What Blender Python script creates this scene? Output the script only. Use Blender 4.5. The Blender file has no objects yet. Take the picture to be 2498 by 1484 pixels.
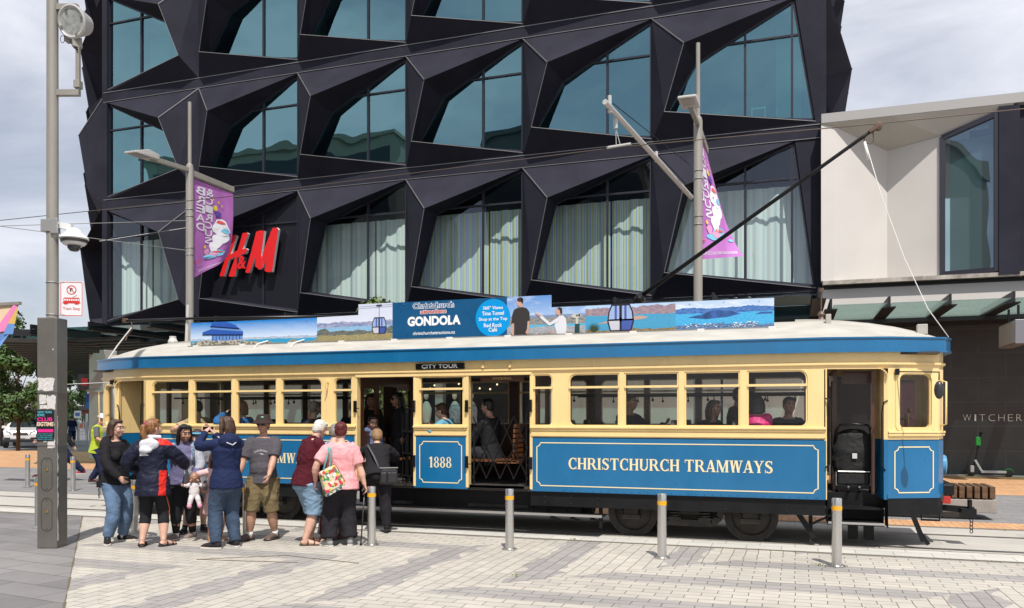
import bpy, bmesh, math, random
from mathutils import Vector, Matrix, noise as mnoise
import numpy as np
R = math.radians
random.seed(7)
sc = bpy.context.scene
C = sc.collection
# ------------------------------------------------------------------ camera, world, sun, exposure
TH = R(18.8)
cam_d = bpy.data.cameras.new("camera"); cam = bpy.data.objects.new("camera", cam_d); C.objects.link(cam)
cam.location = (0, 0, 1.75); cam.rotation_euler = (R(90), 0, TH)
cam_d.sensor_width = 36.0; cam_d.lens = 36.0 * 2028 / 2498
cam_d.shift_y = (1015 - 742) / 2498
cam_d.clip_start = 0.1; cam_d.clip_end = 6000
sc.camera = cam
SUN_EL, SUN_AZ = 58.0, 153.4
w = bpy.data.worlds.new("World"); sc.world = w; w.use_nodes = True
def build_world():
    nt = w.node_tree; nt.nodes.clear(); N = nt.nodes.new; L = nt.links.new
    out = N('ShaderNodeOutputWorld'); bg = N('ShaderNodeBackground'); sky = N('ShaderNodeTexSky')
    sky.sky_type = 'NISHITA'; sky.sun_disc = False; sky.sun_elevation = R(SUN_EL); sky.sun_rotation = R(SUN_AZ)
    sky.air_density = 1.0; sky.dust_density = 1.2; sky.ozone_density = 1.0
    tc = N('ShaderNodeTexCoord'); mp = N('ShaderNodeMapping'); mp.inputs['Scale'].default_value = (1.0, 1.0, 3.2)
    L(tc.outputs['Generated'], mp.inputs['Vector'])
    nz = N('ShaderNodeTexNoise'); nz.inputs['Scale'].default_value = 2.2; nz.inputs['Detail'].default_value = 9; nz.inputs['Roughness'].default_value = 0.56
    nz.inputs['Distortion'].default_value = 0.35
    L(mp.outputs[0], nz.inputs['Vector'])
    rp = N('ShaderNodeValToRGB'); rp.color_ramp.elements[0].position = 0.37; rp.color_ramp.elements[1].position = 0.60
    rp.color_ramp.elements[0].color = (.40, .40, .40, 1); rp.color_ramp.elements[1].color = (1, 1, 1, 1)
    L(nz.outputs[0], rp.inputs[0])
    # the upper sky behind the photographer is bluer and thinner in cloud
    mx = N('ShaderNodeMix'); mx.data_type = 'RGBA'
    L(rp.outputs[0], mx.inputs[0]); L(sky.outputs[0], mx.inputs[6]); mx.inputs[7].default_value = (10.2, 10.45, 11.5, 1)
    L(mx.outputs[2], bg.inputs[0]); bg.inputs[1].default_value = 0.088; L(bg.outputs[0], out.inputs[0])
build_world()
sd = bpy.data.lights.new("sun", 'SUN'); sun = bpy.data.objects.new("sun", sd); C.objects.link(sun)
sd.energy = 4.8; sd.angle = R(0.5); sd.color = (1.0, 0.962, 0.905)
_ce = math.cos(R(SUN_EL)); S_DIR = Vector((math.sin(R(SUN_AZ)) * _ce, math.cos(R(SUN_AZ)) * _ce, math.sin(R(SUN_EL))))
sun.rotation_euler = S_DIR.to_track_quat('Z', 'Y').to_euler(); sun.location = (20, -30, 50)
vs = sc.view_settings; sc.display_settings.display_device = 'sRGB'
vs.view_transform = 'Standard'; vs.look = 'None'; vs.exposure = 0.0; vs.gamma = 1.0; vs.use_curve_mapping = False
cy = sc.cycles; cy.max_bounces = 8; cy.diffuse_bounces = 3; cy.glossy_bounces = 4; cy.transmission_bounces = 6
cy.transparent_max_bounces = 24; cy.caustics_reflective = False; cy.caustics_refractive = False
cy.use_denoising = True; cy.sample_clamp_indirect = 6.0

# ------------------------------------------------------------------ materials
MATS = {}
def srgb(r, g, b):
    f = lambda c: (c / 255 / 12.92) if c / 255 <= .04045 else ((c / 255 + .055) / 1.055) ** 2.4
    return (f(r), f(g), f(b))
def mat(name, col, rough=.5, metal=0.0, noise=None, bump=None, spec=.5, coat=0.0, coords='Object', streak=None):
    if name in MATS: return MATS[name]
    m = bpy.data.materials.new(name); m.use_nodes = True; nt = m.node_tree; N = nt.nodes.new; L = nt.links.new
    b = nt.nodes['Principled BSDF']
    b.inputs['Base Color'].default_value = (*col, 1); b.inputs['Roughness'].default_value = rough; b.inputs['Metallic'].default_value = metal
    b.inputs['Specular IOR Level'].default_value = spec; b.inputs['Coat Weight'].default_value = coat; b.inputs['Coat Roughness'].default_value = .06
    tc = None
    def vec(scale3=None):
        nonlocal tc
        if tc is None: tc = N('ShaderNodeTexCoord')
        o = tc.outputs[coords]
        if scale3:
            mp = N('ShaderNodeMapping'); mp.inputs['Scale'].default_value = scale3; L(o, mp.inputs[0]); o = mp.outputs[0]
        return o
    if noise:
        sca, amt = noise[0], noise[1]; s3 = noise[2] if len(noise) > 2 else None
        nz = N('ShaderNodeTexNoise'); nz.inputs['Scale'].default_value = sca; nz.inputs['Detail'].default_value = 6; nz.inputs['Roughness'].default_value = .6
        L(vec(s3), nz.inputs['Vector'])
        mr = N('ShaderNodeMapRange'); mr.inputs[1].default_value = .3; mr.inputs[2].default_value = .7; mr.inputs[3].default_value = 1 - amt; mr.inputs[4].default_value = 1 + amt
        L(nz.outputs[0], mr.inputs[0])
        mx = N('ShaderNodeMix'); mx.data_type = 'RGBA'; mx.blend_type = 'MULTIPLY'; mx.inputs[0].default_value = 1; mx.inputs[6].default_value = (*col, 1)
        L(mr.outputs[0], mx.inputs[7]); L(mx.outputs[2], b.inputs['Base Color'])
        rr = N('ShaderNodeMapRange'); rr.inputs[1].default_value = .3; rr.inputs[2].default_value = .7
        rr.inputs[3].default_value = max(.03, rough - .08); rr.inputs[4].default_value = min(1, rough + .1); L(nz.outputs[0], rr.inputs[0]); L(rr.outputs[0], b.inputs['Roughness'])
    if bump:
        n2 = N('ShaderNodeTexNoise'); n2.inputs['Scale'].default_value = bump[0]; n2.inputs['Detail'].default_value = 4
        L(vec(bump[2] if len(bump) > 2 else None), n2.inputs['Vector'])
        bp = N('ShaderNodeBump'); bp.inputs['Strength'].default_value = bump[1]; bp.inputs['Distance'].default_value = .02
        L(n2.outputs[0], bp.inputs['Height']); L(bp.outputs[0], b.inputs['Normal'])
    MATS[name] = m; return m
def glass(name, tint, refl, gloss=(1, 1, 1), wobble=0.0, rough=0.0, ior_fac=True):
    if name in MATS: return MATS[name]
    m = bpy.data.materials.new(name); m.use_nodes = True; nt = m.node_tree; nt.nodes.clear(); N = nt.nodes.new; L = nt.links.new
    o = N('ShaderNodeOutputMaterial'); mx = N('ShaderNodeMixShader'); tr = N('ShaderNodeBsdfTransparent'); gl = N('ShaderNodeBsdfGlossy')
    tr.inputs[0].default_value = (*tint, 1); gl.inputs[0].default_value = (*gloss, 1); gl.inputs['Roughness'].default_value = rough
    lw = N('ShaderNodeLayerWeight'); lw.inputs[0].default_value = .25
    mr = N('ShaderNodeMapRange'); mr.inputs[3].default_value = refl; mr.inputs[4].default_value = min(1, refl + .6)
    L(lw.outputs['Facing'], mr.inputs[0]); mr.inputs[1].default_value = .35; mr.inputs[2].default_value = 1.0
    L(mr.outputs[0], mx.inputs[0]); L(tr.outputs[0], mx.inputs[1]); L(gl.outputs[0], mx.inputs[2]); L(mx.outputs[0], o.inputs[0])
    if wobble:
        tc = N('ShaderNodeTexCoord'); nz = N('ShaderNodeTexNoise'); nz.inputs['Scale'].default_value = .55; nz.inputs['Detail'].default_value = 1
        L(tc.outputs['Object'], nz.inputs['Vector']); bp = N('ShaderNodeBump'); bp.inputs['Strength'].default_value = wobble; bp.inputs['Distance'].default_value = .1
        L(nz.outputs[0], bp.inputs['Height']); L(bp.outputs[0], gl.inputs['Normal'])
    MATS[name] = m; return m
def emis(name, col, st):
    if name in MATS: return MATS[name]
    m = bpy.data.materials.new(name); m.use_nodes = True; b = m.node_tree.nodes['Principled BSDF']
    b.inputs['Base Color'].default_value = (*col, 1); b.inputs['Emission Color'].default_value = (*col, 1); b.inputs['Emission Strength'].default_value = st
    MATS[name] = m; return m

# ------------------------------------------------------------------ mesh helpers
ORG = {}
def V3(*a): return Vector(a)
def empty(name, loc, rz=0.0, label=None, cat=None, group=None, kind=None):
    o = bpy.data.objects.new(name, None); C.objects.link(o); o.location = loc; o.rotation_euler = (0, 0, rz); o.empty_display_size = .1
    ORG[o.name] = Vector(loc) if abs(rz) < 1e-9 else Vector((0, 0, 0)); tag(o, label, cat, group, kind); return o
def tag(o, label=None, cat=None, group=None, kind=None):
    if label: o['label'] = label
    if cat: o['category'] = cat
    if group: o['group'] = group
    if kind: o['kind'] = kind
    return o
def link_mesh(name, me, mats, parent=None, smooth=None, bevel=0.0):
    o = bpy.data.objects.new(name, me); C.objects.link(o)
    for m in (mats if isinstance(mats, (list, tuple)) else [mats]): me.materials.append(m)
    if parent is not None: o.parent = parent
    ORG[o.name] = ORG.get(parent.name, Vector((0, 0, 0))) if parent is not None else Vector((0, 0, 0))
    if smooth:
        me.polygons.foreach_set('use_smooth', [True] * len(me.polygons))
        if smooth is not True: me.set_sharp_from_angle(angle=R(smooth))
    if bevel:
        b = o.modifiers.new('bevel', 'BEVEL'); b.width = bevel; b.segments = 2; b.limit_method = 'ANGLE'; b.angle_limit = R(35)
    return o
class MB:
    def __init__(s): s.v = []; s.f = []; s.m = []
    def add(s, vs_, fs, mi=0):
        k = len(s.v); s.v += [tuple(p) for p in vs_]; s.f += [tuple(i + k for i in f) for f in fs]; s.m += [mi] * len(fs); return s
    def box(s, lo, hi, mi=0):
        x0, y0, z0 = lo; x1, y1, z1 = hi
        return s.add([(x0, y0, z0), (x1, y0, z0), (x1, y1, z0), (x0, y1, z0), (x0, y0, z1), (x1, y0, z1), (x1, y1, z1), (x0, y1, z1)],
                     [(0, 3, 2, 1), (4, 5, 6, 7), (0, 1, 5, 4), (1, 2, 6, 5), (2, 3, 7, 6), (3, 0, 4, 7)], mi)
    def cbox(s, c, d, mi=0, M=None):
        a, b, e = d[0] / 2, d[1] / 2, d[2] / 2; q = [(-a, -b, -e), (a, -b, -e), (a, b, -e), (-a, b, -e), (-a, -b, e), (a, -b, e), (a, b, e), (-a, b, e)]
        if M is not None: q = [M @ Vector(p) for p in q]
        return s.add([(p[0] + c[0], p[1] + c[1], p[2] + c[2]) for p in q], [(0, 3, 2, 1), (4, 5, 6, 7), (0, 1, 5, 4), (1, 2, 6, 5), (2, 3, 7, 6), (3, 0, 4, 7)], mi)
    def beam(s, p0, p1, w_, h_, mi=0, up=(0, 0, 1)):
        p0, p1 = Vector(p0), Vector(p1); t = (p1 - p0).normalized(); u = Vector(up); r = t.cross(u)
        if r.length < 1e-4: r = t.cross(Vector((0, 1, 0)))
        r.normalize(); u = r.cross(t); r *= w_ / 2; u *= h_ / 2
        return s.add([p0 - r - u, p0 + r - u, p0 + r + u, p0 - r + u, p1 - r - u, p1 + r - u, p1 + r + u, p1 - r + u],
                     [(0, 1, 2, 3), (7, 6, 5, 4), (0, 4, 5, 1), (1, 5, 6, 2), (2, 6, 7, 3), (3, 7, 4, 0)], mi)
    def tube(s, pts, rad, n=10, mi=0, caps=True, closed=False):
        pts = [Vector(p) for p in pts]; rs = rad if isinstance(rad, (list, tuple)) else [rad] * len(pts)
        rings = []; prev = None; k0 = len(s.v)
        for i, p in enumerate(pts):
            if closed: t = pts[(i + 1) % len(pts)] - pts[i - 1]
            else: t = pts[min(i + 1, len(pts) - 1)] - pts[max(i - 1, 0)]
            t.normalize()
            if prev is None:
                a = Vector((0, 0, 1)) if abs(t.z) < .9 else Vector((0, 1, 0)); r = t.cross(a).normalized()
            else:
                r = prev - t * prev.dot(t); r.normalize()
            prev = r; u = t.cross(r)
            rr = rs[i]; rx, ry = rr if isinstance(rr, tuple) else (rr, rr)
            s.v += [tuple(p + r * (rx * math.cos(2 * math.pi * j / n)) + u * (ry * math.sin(2 * math.pi * j / n))) for j in range(n)]
        m = len(pts)
        for i in range(m if closed else m - 1):
            for j in range(n):
                a = k0 + i * n; b = k0 + ((i + 1) % m) * n
                s.f.append((a + j, a + (j + 1) % n, b + (j + 1) % n, b + j)); s.m.append(mi)
        if caps and not closed:
            s.f.append(tuple(k0 + j for j in range(n - 1, -1, -1))); s.m.append(mi)
            s.f.append(tuple(k0 + (m - 1) * n + j for j in range(n))); s.m.append(mi)
        return s
    def cyl(s, p0, p1, r0, r1=None, n=16, mi=0): return s.tube([p0, p1], [r0, r0 if r1 is None else r1], n, mi)
    def lathe(s, c, prof, n=20, mi=0, axis='z', cap=True):
        k0 = len(s.v); c = Vector(c)
        for (r, h) in prof:
            for j in range(n):
                a = 2 * math.pi * j / n; x, y = r * math.cos(a), r * math.sin(a)
                q = {'z': (x, y, h), 'y': (x, h, y), 'x': (h, x, y)}[axis]; s.v.append((c.x + q[0], c.y + q[1], c.z + q[2]))
        for i in range(len(prof) - 1):
            for j in range(n):
                a = k0 + i * n; b = a + n; s.f.append((a + j, a + (j + 1) % n, b + (j + 1) % n, b + j)); s.m.append(mi)
        if cap:
            s.f.append(tuple(k0 + j for j in range(n - 1, -1, -1))); s.m.append(mi)
            e = k0 + (len(prof) - 1) * n; s.f.append(tuple(e + j for j in range(n))); s.m.append(mi)
        return s
    def ball(s, c, r, n=12, mi=0, M=None):
        rx, ry, rz = r if isinstance(r, (list, tuple)) else (r, r, r); h = max(4, n // 2); k0 = len(s.v); c = Vector(c)
        def put(x, y, z):
            q = Vector((x * rx, y * ry, z * rz)); q = M @ q if M is not None else q; s.v.append(tuple(c + q))
        put(0, 0, -1)
        for i in range(1, h):
            t = -math.pi / 2 + math.pi * i / h
            for j in range(n): put(math.cos(t) * math.cos(2 * math.pi * j / n), math.cos(t) * math.sin(2 * math.pi * j / n), math.sin(t))
        put(0, 0, 1); top = len(s.v) - 1
        for j in range(n):
            s.f.append((k0, k0 + 1 + (j + 1) % n, k0 + 1 + j)); s.m.append(mi)
            e = k0 + 1 + (h - 2) * n; s.f.append((e + j, e + (j + 1) % n, top)); s.m.append(mi)
        for i in range(h - 2):
            for j in range(n):
                a = k0 + 1 + i * n; b = a + n; s.f.append((a + j, a + (j + 1) % n, b + (j + 1) % n, b + j)); s.m.append(mi)
        return s
    def prism(s, poly, axis_o, ax, ay, thick, mi=0, side_mi=None):
        """poly 2D -> plane at axis_o spanned by ax, ay; extruded by vector thick"""
        o, ax, ay, t = Vector(axis_o), Vector(ax), Vector(ay), Vector(thick); n = len(poly); k = len(s.v)
        area = sum(poly[i][0] * poly[(i + 1) % n][1] - poly[(i + 1) % n][0] * poly[i][1] for i in range(n))
        if area < 0: poly = poly[::-1]
        s.v += [tuple(o + ax * x + ay * y) for x, y in poly] + [tuple(o + ax * x + ay * y + t) for x, y in poly]
        sm = mi if side_mi is None else side_mi
        flip = ax.cross(ay).dot(t) > 0
        F = [tuple(range(n)), tuple(range(2 * n - 1, n - 1, -1))] + [(i, n + i, n + (i + 1) % n, (i + 1) % n) for i in range(n)]
        if flip: F = [f[::-1] for f in F]
        s.f += [tuple(k + i for i in f) for f in F]; s.m += [mi, mi] + [sm] * n
        return s
    def face(s, pts, mi=0): return s.add(pts, [tuple(range(len(pts)))], mi)
    def build(s, name, mats, parent=None, smooth=None, bevel=0.0, label=None, cat=None, group=None, kind=None, local=False):
        me = bpy.data.meshes.new(name); vs_ = s.v
        if parent is not None and not local:
            o = ORG.get(parent.name, Vector((0, 0, 0)))
            if o.length: vs_ = [(x - o.x, y - o.y, z - o.z) for x, y, z in vs_]
        me.from_pydata(vs_, [], s.f)
        ml = mats if isinstance(mats, (list, tuple)) else [mats]
        ob = link_mesh(name, me, ml, parent, smooth, bevel)
        if len(ml) > 1: me.polygons.foreach_set('material_index', s.m)
        me.update(); tag(ob, label, cat, group, kind); return ob
# scratch scene for evaluating fonts, curves and remesh modifiers
TMP = bpy.data.scenes.new('scratch')
def evaluate(ob):
    TMP.collection.objects.link(ob); vl = TMP.view_layers[0]; vl.update(); dg = vl.depsgraph
    me = bpy.data.meshes.new_from_object(ob.evaluated_get(dg)); TMP.collection.objects.unlink(ob); bpy.data.objects.remove(ob); return me
def text2d(txt, bold=0.0, space=1.0):
    """flat text as (verts2d, faces), cap height and width measured"""
    cu = bpy.data.curves.new('t', 'FONT'); cu.body = txt; cu.offset = bold; cu.space_character = space; cu.resolution_u = 3
    me = evaluate(bpy.data.objects.new('t', cu)); v = [(p.co.x, p.co.y) for p in me.vertices]; f = [tuple(p.vertices) for p in me.polygons]
    bpy.data.meshes.remove(me); return v, f
def put_text(mb, txt, o, ax, ay, width, height, bold=0.0, mi=0, space=1.0, fn=None, anchor='l'):
    """text scaled into width x height (either may be None) with its lower left at o"""
    v, f = text2d(txt, bold, space)
    x0 = min(p[0] for p in v); x1 = max(p[0] for p in v); y0 = min(p[1] for p in v); y1 = max(p[1] for p in v)
    sx = width / (x1 - x0) if width else None; sy = height / (y1 - y0) if height else sx; sx = sx or sy
    wd = (x1 - x0) * sx; sh = {'l': 0, 'c': -wd / 2, 'r': -wd}[anchor]
    o, ax, ay = Vector(o), Vector(ax), Vector(ay); pts = []
    for x, y in v:
        a, b = (x - x0) * sx + sh, (y - y0) * sy
        pts.append(tuple(fn(a, b)) if fn else tuple(o + ax * a + ay * b))
    mb.add(pts, f, mi); return wd
def plate(outer, holes, o, ax, ay, thick):
    """flat plate with holes (2D outlines) as (verts, faces); front at o-plane, thickness along -normal"""
    cu = bpy.data.curves.new('p', 'CURVE'); cu.dimensions = '2D'; cu.fill_mode = 'BOTH'; cu.extrude = .5
    for poly in [outer] + holes:
        sp = cu.splines.new('POLY'); sp.points.add(len(poly) - 1); sp.use_cyclic_u = True
        for p, q in zip(sp.points, poly): p.co = (q[0], q[1], 0, 1)
    me = evaluate(bpy.data.objects.new('p', cu)); o, ax, ay, t = Vector(o), Vector(ax), Vector(ay), Vector(thick)
    v = [tuple(o + ax * p.co.x + ay * p.co.y + t * (.5 - p.co.z)) for p in me.vertices]; f = [tuple(p.vertices) for p in me.polygons]
    if ax.cross(ay).dot(t) > 0: f = [q[::-1] for q in f]
    bpy.data.meshes.remove(me); return v, f
def rrect(x0, z0, x1, z1, r=(0, 0, 0, 0), n=5):
    """rounded rectangle outline; r = bl, br, tr, tl"""
    P = []
    for (cx, cz, a0, rr) in ((x0, z0, 180, r[0]), (x1, z0, 270, r[1]), (x1, z1, 0, r[2]), (x0, z1, 90, r[3])):
        if rr <= 0: P.append((cx, cz)); continue
        ox = cx + (rr if cx == x0 else -rr); oz = cz + (rr if cz == z0 else -rr)
        for k in range(n + 1):
            a = R(a0 + 90 * k / n); P.append((ox + rr * math.cos(a), oz + rr * math.sin(a)))
    return P
def remesh(mb, voxel, smooth_it=2):
    me = bpy.data.meshes.new('r'); me.from_pydata(mb.v, [], mb.f); ob = bpy.data.objects.new('r', me)
    m = ob.modifiers.new('r', 'REMESH'); m.mode = 'VOXEL'; m.voxel_size = voxel; m.adaptivity = 0
    if smooth_it:
        s_ = ob.modifiers.new('s', 'SMOOTH'); s_.factor = .5; s_.iterations = smooth_it
    out = evaluate(ob); bpy.data.meshes.remove(me); return out
# seriffed capitals and digits, drawn as polygons on a unit cap height
def serif_glyph(ch):
    T, t, sv, sh = .20, .085, .07, .055
    P = []
    def rect(x0, y0, x1, y1): P.append([(x0, y0), (x1, y0), (x1, y1), (x0, y1)])
    def stem(x, y0=0, y1=1, th=T, ser=(1, 1)):
        rect(x, y0, x + th, y1)
        if ser[0]: rect(x - sh, y0, x + th + sh, y0 + sv)
        if ser[1]: rect(x - sh, y1 - sv, x + th + sh, y1)
    def bar(x0, y0, x1, y1, th): # slanted stroke measured horizontally
        P.append([(x0, y0), (x0 + th, y0), (x1 + th, y1), (x1, y1)])
    def arc(cx, cy_, rx, ry, a0, a1, tv, thn, n=14):
        q = []
        for k in range(n + 1):
            a = R(a0 + (a1 - a0) * k / n); q.append(((cx + rx * math.cos(a), cy_ + ry * math.sin(a)), (cx + (rx - tv) * math.cos(a), cy_ + (ry - thn) * math.sin(a))))
        for k in range(n): P.append([q[k][0], q[k + 1][0], q[k + 1][1], q[k][1]])
    if ch == 'C':
        arc(.47, .5, .45, .52, 50, 310, T * 1.02, t); rect(.72, .66, .78, 1.0); rect(.72, .0, .78, .24); wdt = .84
    elif ch == 'H': stem(.07); stem(.62); rect(.27, .46, .62, .46 + t); wdt = .90
    elif ch == 'R':
        stem(.07); rect(.27, 1 - t, .45, 1); rect(.27, .45, .45, .45 + t); arc(.45, .725, .31, .275, -90, 90, T, t)
        bar(.68, 0, .40, .47, .22); rect(.66, 0, .96, sv); wdt = .93
    elif ch == 'I': stem(.07); wdt = .36
    elif ch == 'S':
        arc(.36, .735, .30, .275, 35, 255, .17, t); arc(.38, .275, .31, .29, -145, 75, .18, t)
        P.append([(.17, .62), (.3, .72), (.58, .42), (.45, .32)]); rect(.58, .72, .64, 1); rect(.05, 0, .11, .28); wdt = .74
    elif ch == 'T': stem(.32, ser=(1, 0)); rect(.02, 1 - t, .82, 1); rect(.02, .74, .08, 1); rect(.76, .74, .82, 1); wdt = .86
    elif ch == 'U':
        stem(.07, .3, 1, ser=(0, 1)); stem(.68, .3, 1, th=t * 1.1, ser=(0, 1)); arc(.42, .32, .35, .34, 180, 360, T * .8, t * 1.2); wdt = .86
    elif ch == 'A':
        bar(.06, 0, .38, 1, t); bar(.60, 0, .33, 1, T * 1.05); rect(.2, .27, .66, .27 + t); rect(-.02, 0, .22, sv); rect(.5, 0, .88, sv); wdt = .86
    elif ch == 'M':
        stem(.08, th=t); stem(.82, ser=(1, 1)); bar(.48, 0, .1, 1, T); bar(.48, 0, .84, 1, t); rect(.02, 1 - sv, .3, 1); wdt = 1.12
    elif ch == 'W':
        bar(.22, 0, .04, 1, T); bar(.24, 0, .46, 1, t); bar(.66, 0, .46, 1, T); bar(.70, 0, .98, 1, t); rect(-.02, 1 - sv, .3, 1); rect(.84, 1 - sv, 1.14, 1); rect(.4, 1 - sv, .7, 1); wdt = 1.12
    elif ch == 'Y': stem(.32, 0, .45, ser=(1, 0)); bar(.32, .42, .04, 1, T); bar(.4, .42, .68, 1, t); rect(-.02, 1 - sv, .3, 1); rect(.56, 1 - sv, .86, 1); wdt = .84
    elif ch == '1': stem(.2, ser=(1, 0)); P.append([(.2, 1), (.2, .84), (.03, .78), (.03, .84)]); wdt = .56
    elif ch == '8': arc(.33, .75, .27, .25, 0, 360, .15, .06, 24); arc(.33, .27, .32, .28, 0, 360, .18, .07, 24); wdt = .70
    else: return [], .34
    return P, wdt
def put_serif(mb, txt, o, ax, ay, width, height, nrm, mi=0, anchor='l'):
    x = 0; polys = []
    for ch in txt:
        P, wd = serif_glyph(ch); polys += [[(a + x, b) for a, b in p] for p in P]; x += wd + .05
    sx = width / x; o, ax, ay, nrm = Vector(o), Vector(ax), Vector(ay), Vector(nrm); s0 = {'l': 0, 'c': -width / 2}[anchor]
    for i, p in enumerate(polys):
        ar = sum(p[k][0] * p[(k + 1) % len(p)][1] - p[(k + 1) % len(p)][0] * p[k][1] for k in range(len(p)))
        if ar < 0: p = p[::-1]
        k = .0002 * (i % 9)
        mb.face([o + ax * (a * sx + s0) + ay * (b * height) + nrm * k for a, b in p], mi)
def copy_tree(o, loc, rz=None, label=None, group=None):
    c = o.copy(); C.objects.link(c); c.location = loc
    if rz is not None: c.rotation_euler = (0, 0, rz)
    if label: c['label'] = label
    if group: c['group'] = group
    def rec(src, dst):
        for ch in list(src.children):
            d = ch.copy(); C.objects.link(d); d.parent = dst; rec(ch, d)
    rec(o, c); return c
# ------------------------------------------------------------------ ground, paving, tracks
class NT:
    def __init__(s, name):
        s.m = bpy.data.materials.new(name); s.m.use_nodes = True; s.nt = s.m.node_tree; s.b = s.nt.nodes['Principled BSDF']; MATS[name] = s.m
    def n(s, typ): return s.nt.nodes.new(typ)
    def l(s, a, b): s.nt.links.new(a, b)
    def coords(s, kind='Object'): return s.n('ShaderNodeTexCoord').outputs[kind]
    def sep(s, v):
        q = s.n('ShaderNodeSeparateXYZ'); s.l(v, q.inputs[0]); return q.outputs
    def comb(s, x=0, y=0, z=0):
        q = s.n('ShaderNodeCombineXYZ')
        for i, a in enumerate((x, y, z)): s.put(q.inputs[i], a)
        return q.outputs[0]
    def put(s, inp, a):
        if isinstance(a, (int, float)): inp.default_value = a
        elif isinstance(a, (tuple, list)): inp.default_value = (*a, 1) if len(a) == 3 and inp.type == 'RGBA' else a
        else: s.l(a, inp)
    def ma(s, op, a, b=0.0, c=0.0, clamp=False):
        q = s.n('ShaderNodeMath'); q.operation = op; q.use_clamp = clamp
        for i, x in enumerate((a, b, c)): s.put(q.inputs[i], x)
        return q.outputs[0]
    def mix(s, f, a, b, blend='MIX'):
        q = s.n('ShaderNodeMix'); q.data_type = 'RGBA'; q.blend_type = blend; s.put(q.inputs[0], f); s.put(q.inputs[6], a); s.put(q.inputs[7], b); return q.outputs[2]
    def noise(s, vec, scale, detail=5, rough=.55, dist=0.0):
        q = s.n('ShaderNodeTexNoise'); s.l(vec, q.inputs['Vector']); q.inputs['Scale'].default_value = scale; q.inputs['Detail'].default_value = detail
        q.inputs['Roughness'].default_value = rough; q.inputs['Distortion'].default_value = dist; return q.outputs[0]
    def rng(s, v, a, b, c, d):
        q = s.n('ShaderNodeMapRange'); s.put(q.inputs[0], v)
        for i, x in enumerate((a, b, c, d)): q.inputs[i + 1].default_value = x
        return q.outputs[0]
    def brick(s, vec, bw, rh, mortar, c1, c2, cm, offset=.5, bias=0.0):
        q = s.n('ShaderNodeTexBrick'); s.l(vec, q.inputs['Vector']); q.inputs['Scale'].default_value = 1; q.inputs['Brick Width'].default_value = bw
        q.inputs['Row Height'].default_value = rh; q.inputs['Mortar Size'].default_value = mortar; q.inputs['Mortar Smooth'].default_value = .3
        q.inputs['Bias'].default_value = bias; q.offset = offset
        for k, c in (('Color1', c1), ('Color2', c2), ('Mortar', cm)): s.put(q.inputs[k], c)
        return q.outputs['Color'], q.outputs['Fac']
    def vmul(s, v, sc3):
        q = s.n('ShaderNodeMapping'); s.l(v, q.inputs[0]); q.inputs['Scale'].default_value = sc3; return q.outputs[0]
    def bump(s, h, st, dist=.01):
        q = s.n('ShaderNodeBump'); q.inputs['Strength'].default_value = st; q.inputs['Distance'].default_value = dist; s.l(h, q.inputs['Height']); s.l(q.outputs[0], s.b.inputs['Normal'])
    def col(s, c): s.put(s.b.inputs['Base Color'], c)
    def rough(s, r): s.put(s.b.inputs['Roughness'], r)

def sett_material():
    t = NT('granite_setts'); v = t.coords(); x, y, z = t.sep(v)
    wob = t.noise(v, 1.3, 2); wx = t.ma('ADD', x, t.rng(wob, 0, 1, -.03, .03)); wy = t.ma('ADD', y, t.rng(wob, 0, 1, .03, -.03))
    ww = t.ma('SUBTRACT', y, x)
    zone = t.ma('MODULO', t.ma('FLOOR', t.ma('ADD', t.ma('DIVIDE', t.ma('SUBTRACT', ww, 7.65), 3.45), 20.0)), 2.0)   # 0 -> laid along the street
    pa = t.comb(wx, wy, 0); pb = t.comb(wy, wx, 0)
    ca, fa = t.brick(pa, .29, .150, .0055, (1.06, 1.05, 1.03), (.92, .92, .92), (.34, .31, .27)); cb, fb = t.brick(pb, .29, .150, .0055, (1.06, 1.05, 1.03), (.92, .92, .92), (.34, .31, .27))
    cc = t.mix(zone, ca, cb); ff = t.ma('ADD', t.ma('MULTIPLY', t.ma('SUBTRACT', 1.0, zone), fa), t.ma('MULTIPLY', zone, fb))
    jag = t.rng(t.noise(t.vmul(v, (3.2, 3.2, 1)), 1.0, 0), .3, .7, -.07, .07)
    ba = t.ma('LESS_THAN', t.ma('MODULO', t.ma('ADD', t.ma('SUBTRACT', y, 8.745), 24.75), 1.238), .42)
    bb = t.ma('LESS_THAN', t.ma('MODULO', t.ma('ADD', t.ma('ADD', t.ma('ADD', x, 2.95), jag), 29.2), 1.46), .45)
    band = t.ma('ADD', t.ma('MULTIPLY', t.ma('SUBTRACT', 1.0, zone), ba), t.ma('MULTIPLY', zone, bb))
    base = t.mix(band, (.485, .452, .398), (.330, .310, .296))
    st = t.noise(v, .55, 8, .68); fine = t.noise(v, 120, 3)
    base = t.mix(1.0, base, t.rng(st, .3, .7, .80, 1.12), 'MULTIPLY'); base = t.mix(1.0, base, t.rng(fine, .25, .75, .86, 1.12), 'MULTIPLY')
    c = t.mix(1.0, base, cc, 'MULTIPLY')
    spots = t.ma('MAXIMUM', t.ma('GREATER_THAN', t.noise(v, 14, 2), .725), t.ma('GREATER_THAN', t.noise(v, 5.5, 3), .735)); c = t.mix(t.ma('MULTIPLY', spots, .45), c, (.16, .14, .12))
    t.col(c); t.rough(.82); t.bump(t.ma('ADD', t.ma('MULTIPLY', ff, -1.0), t.ma('MULTIPLY', fine, .25)), .55, .006); return t.m
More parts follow.
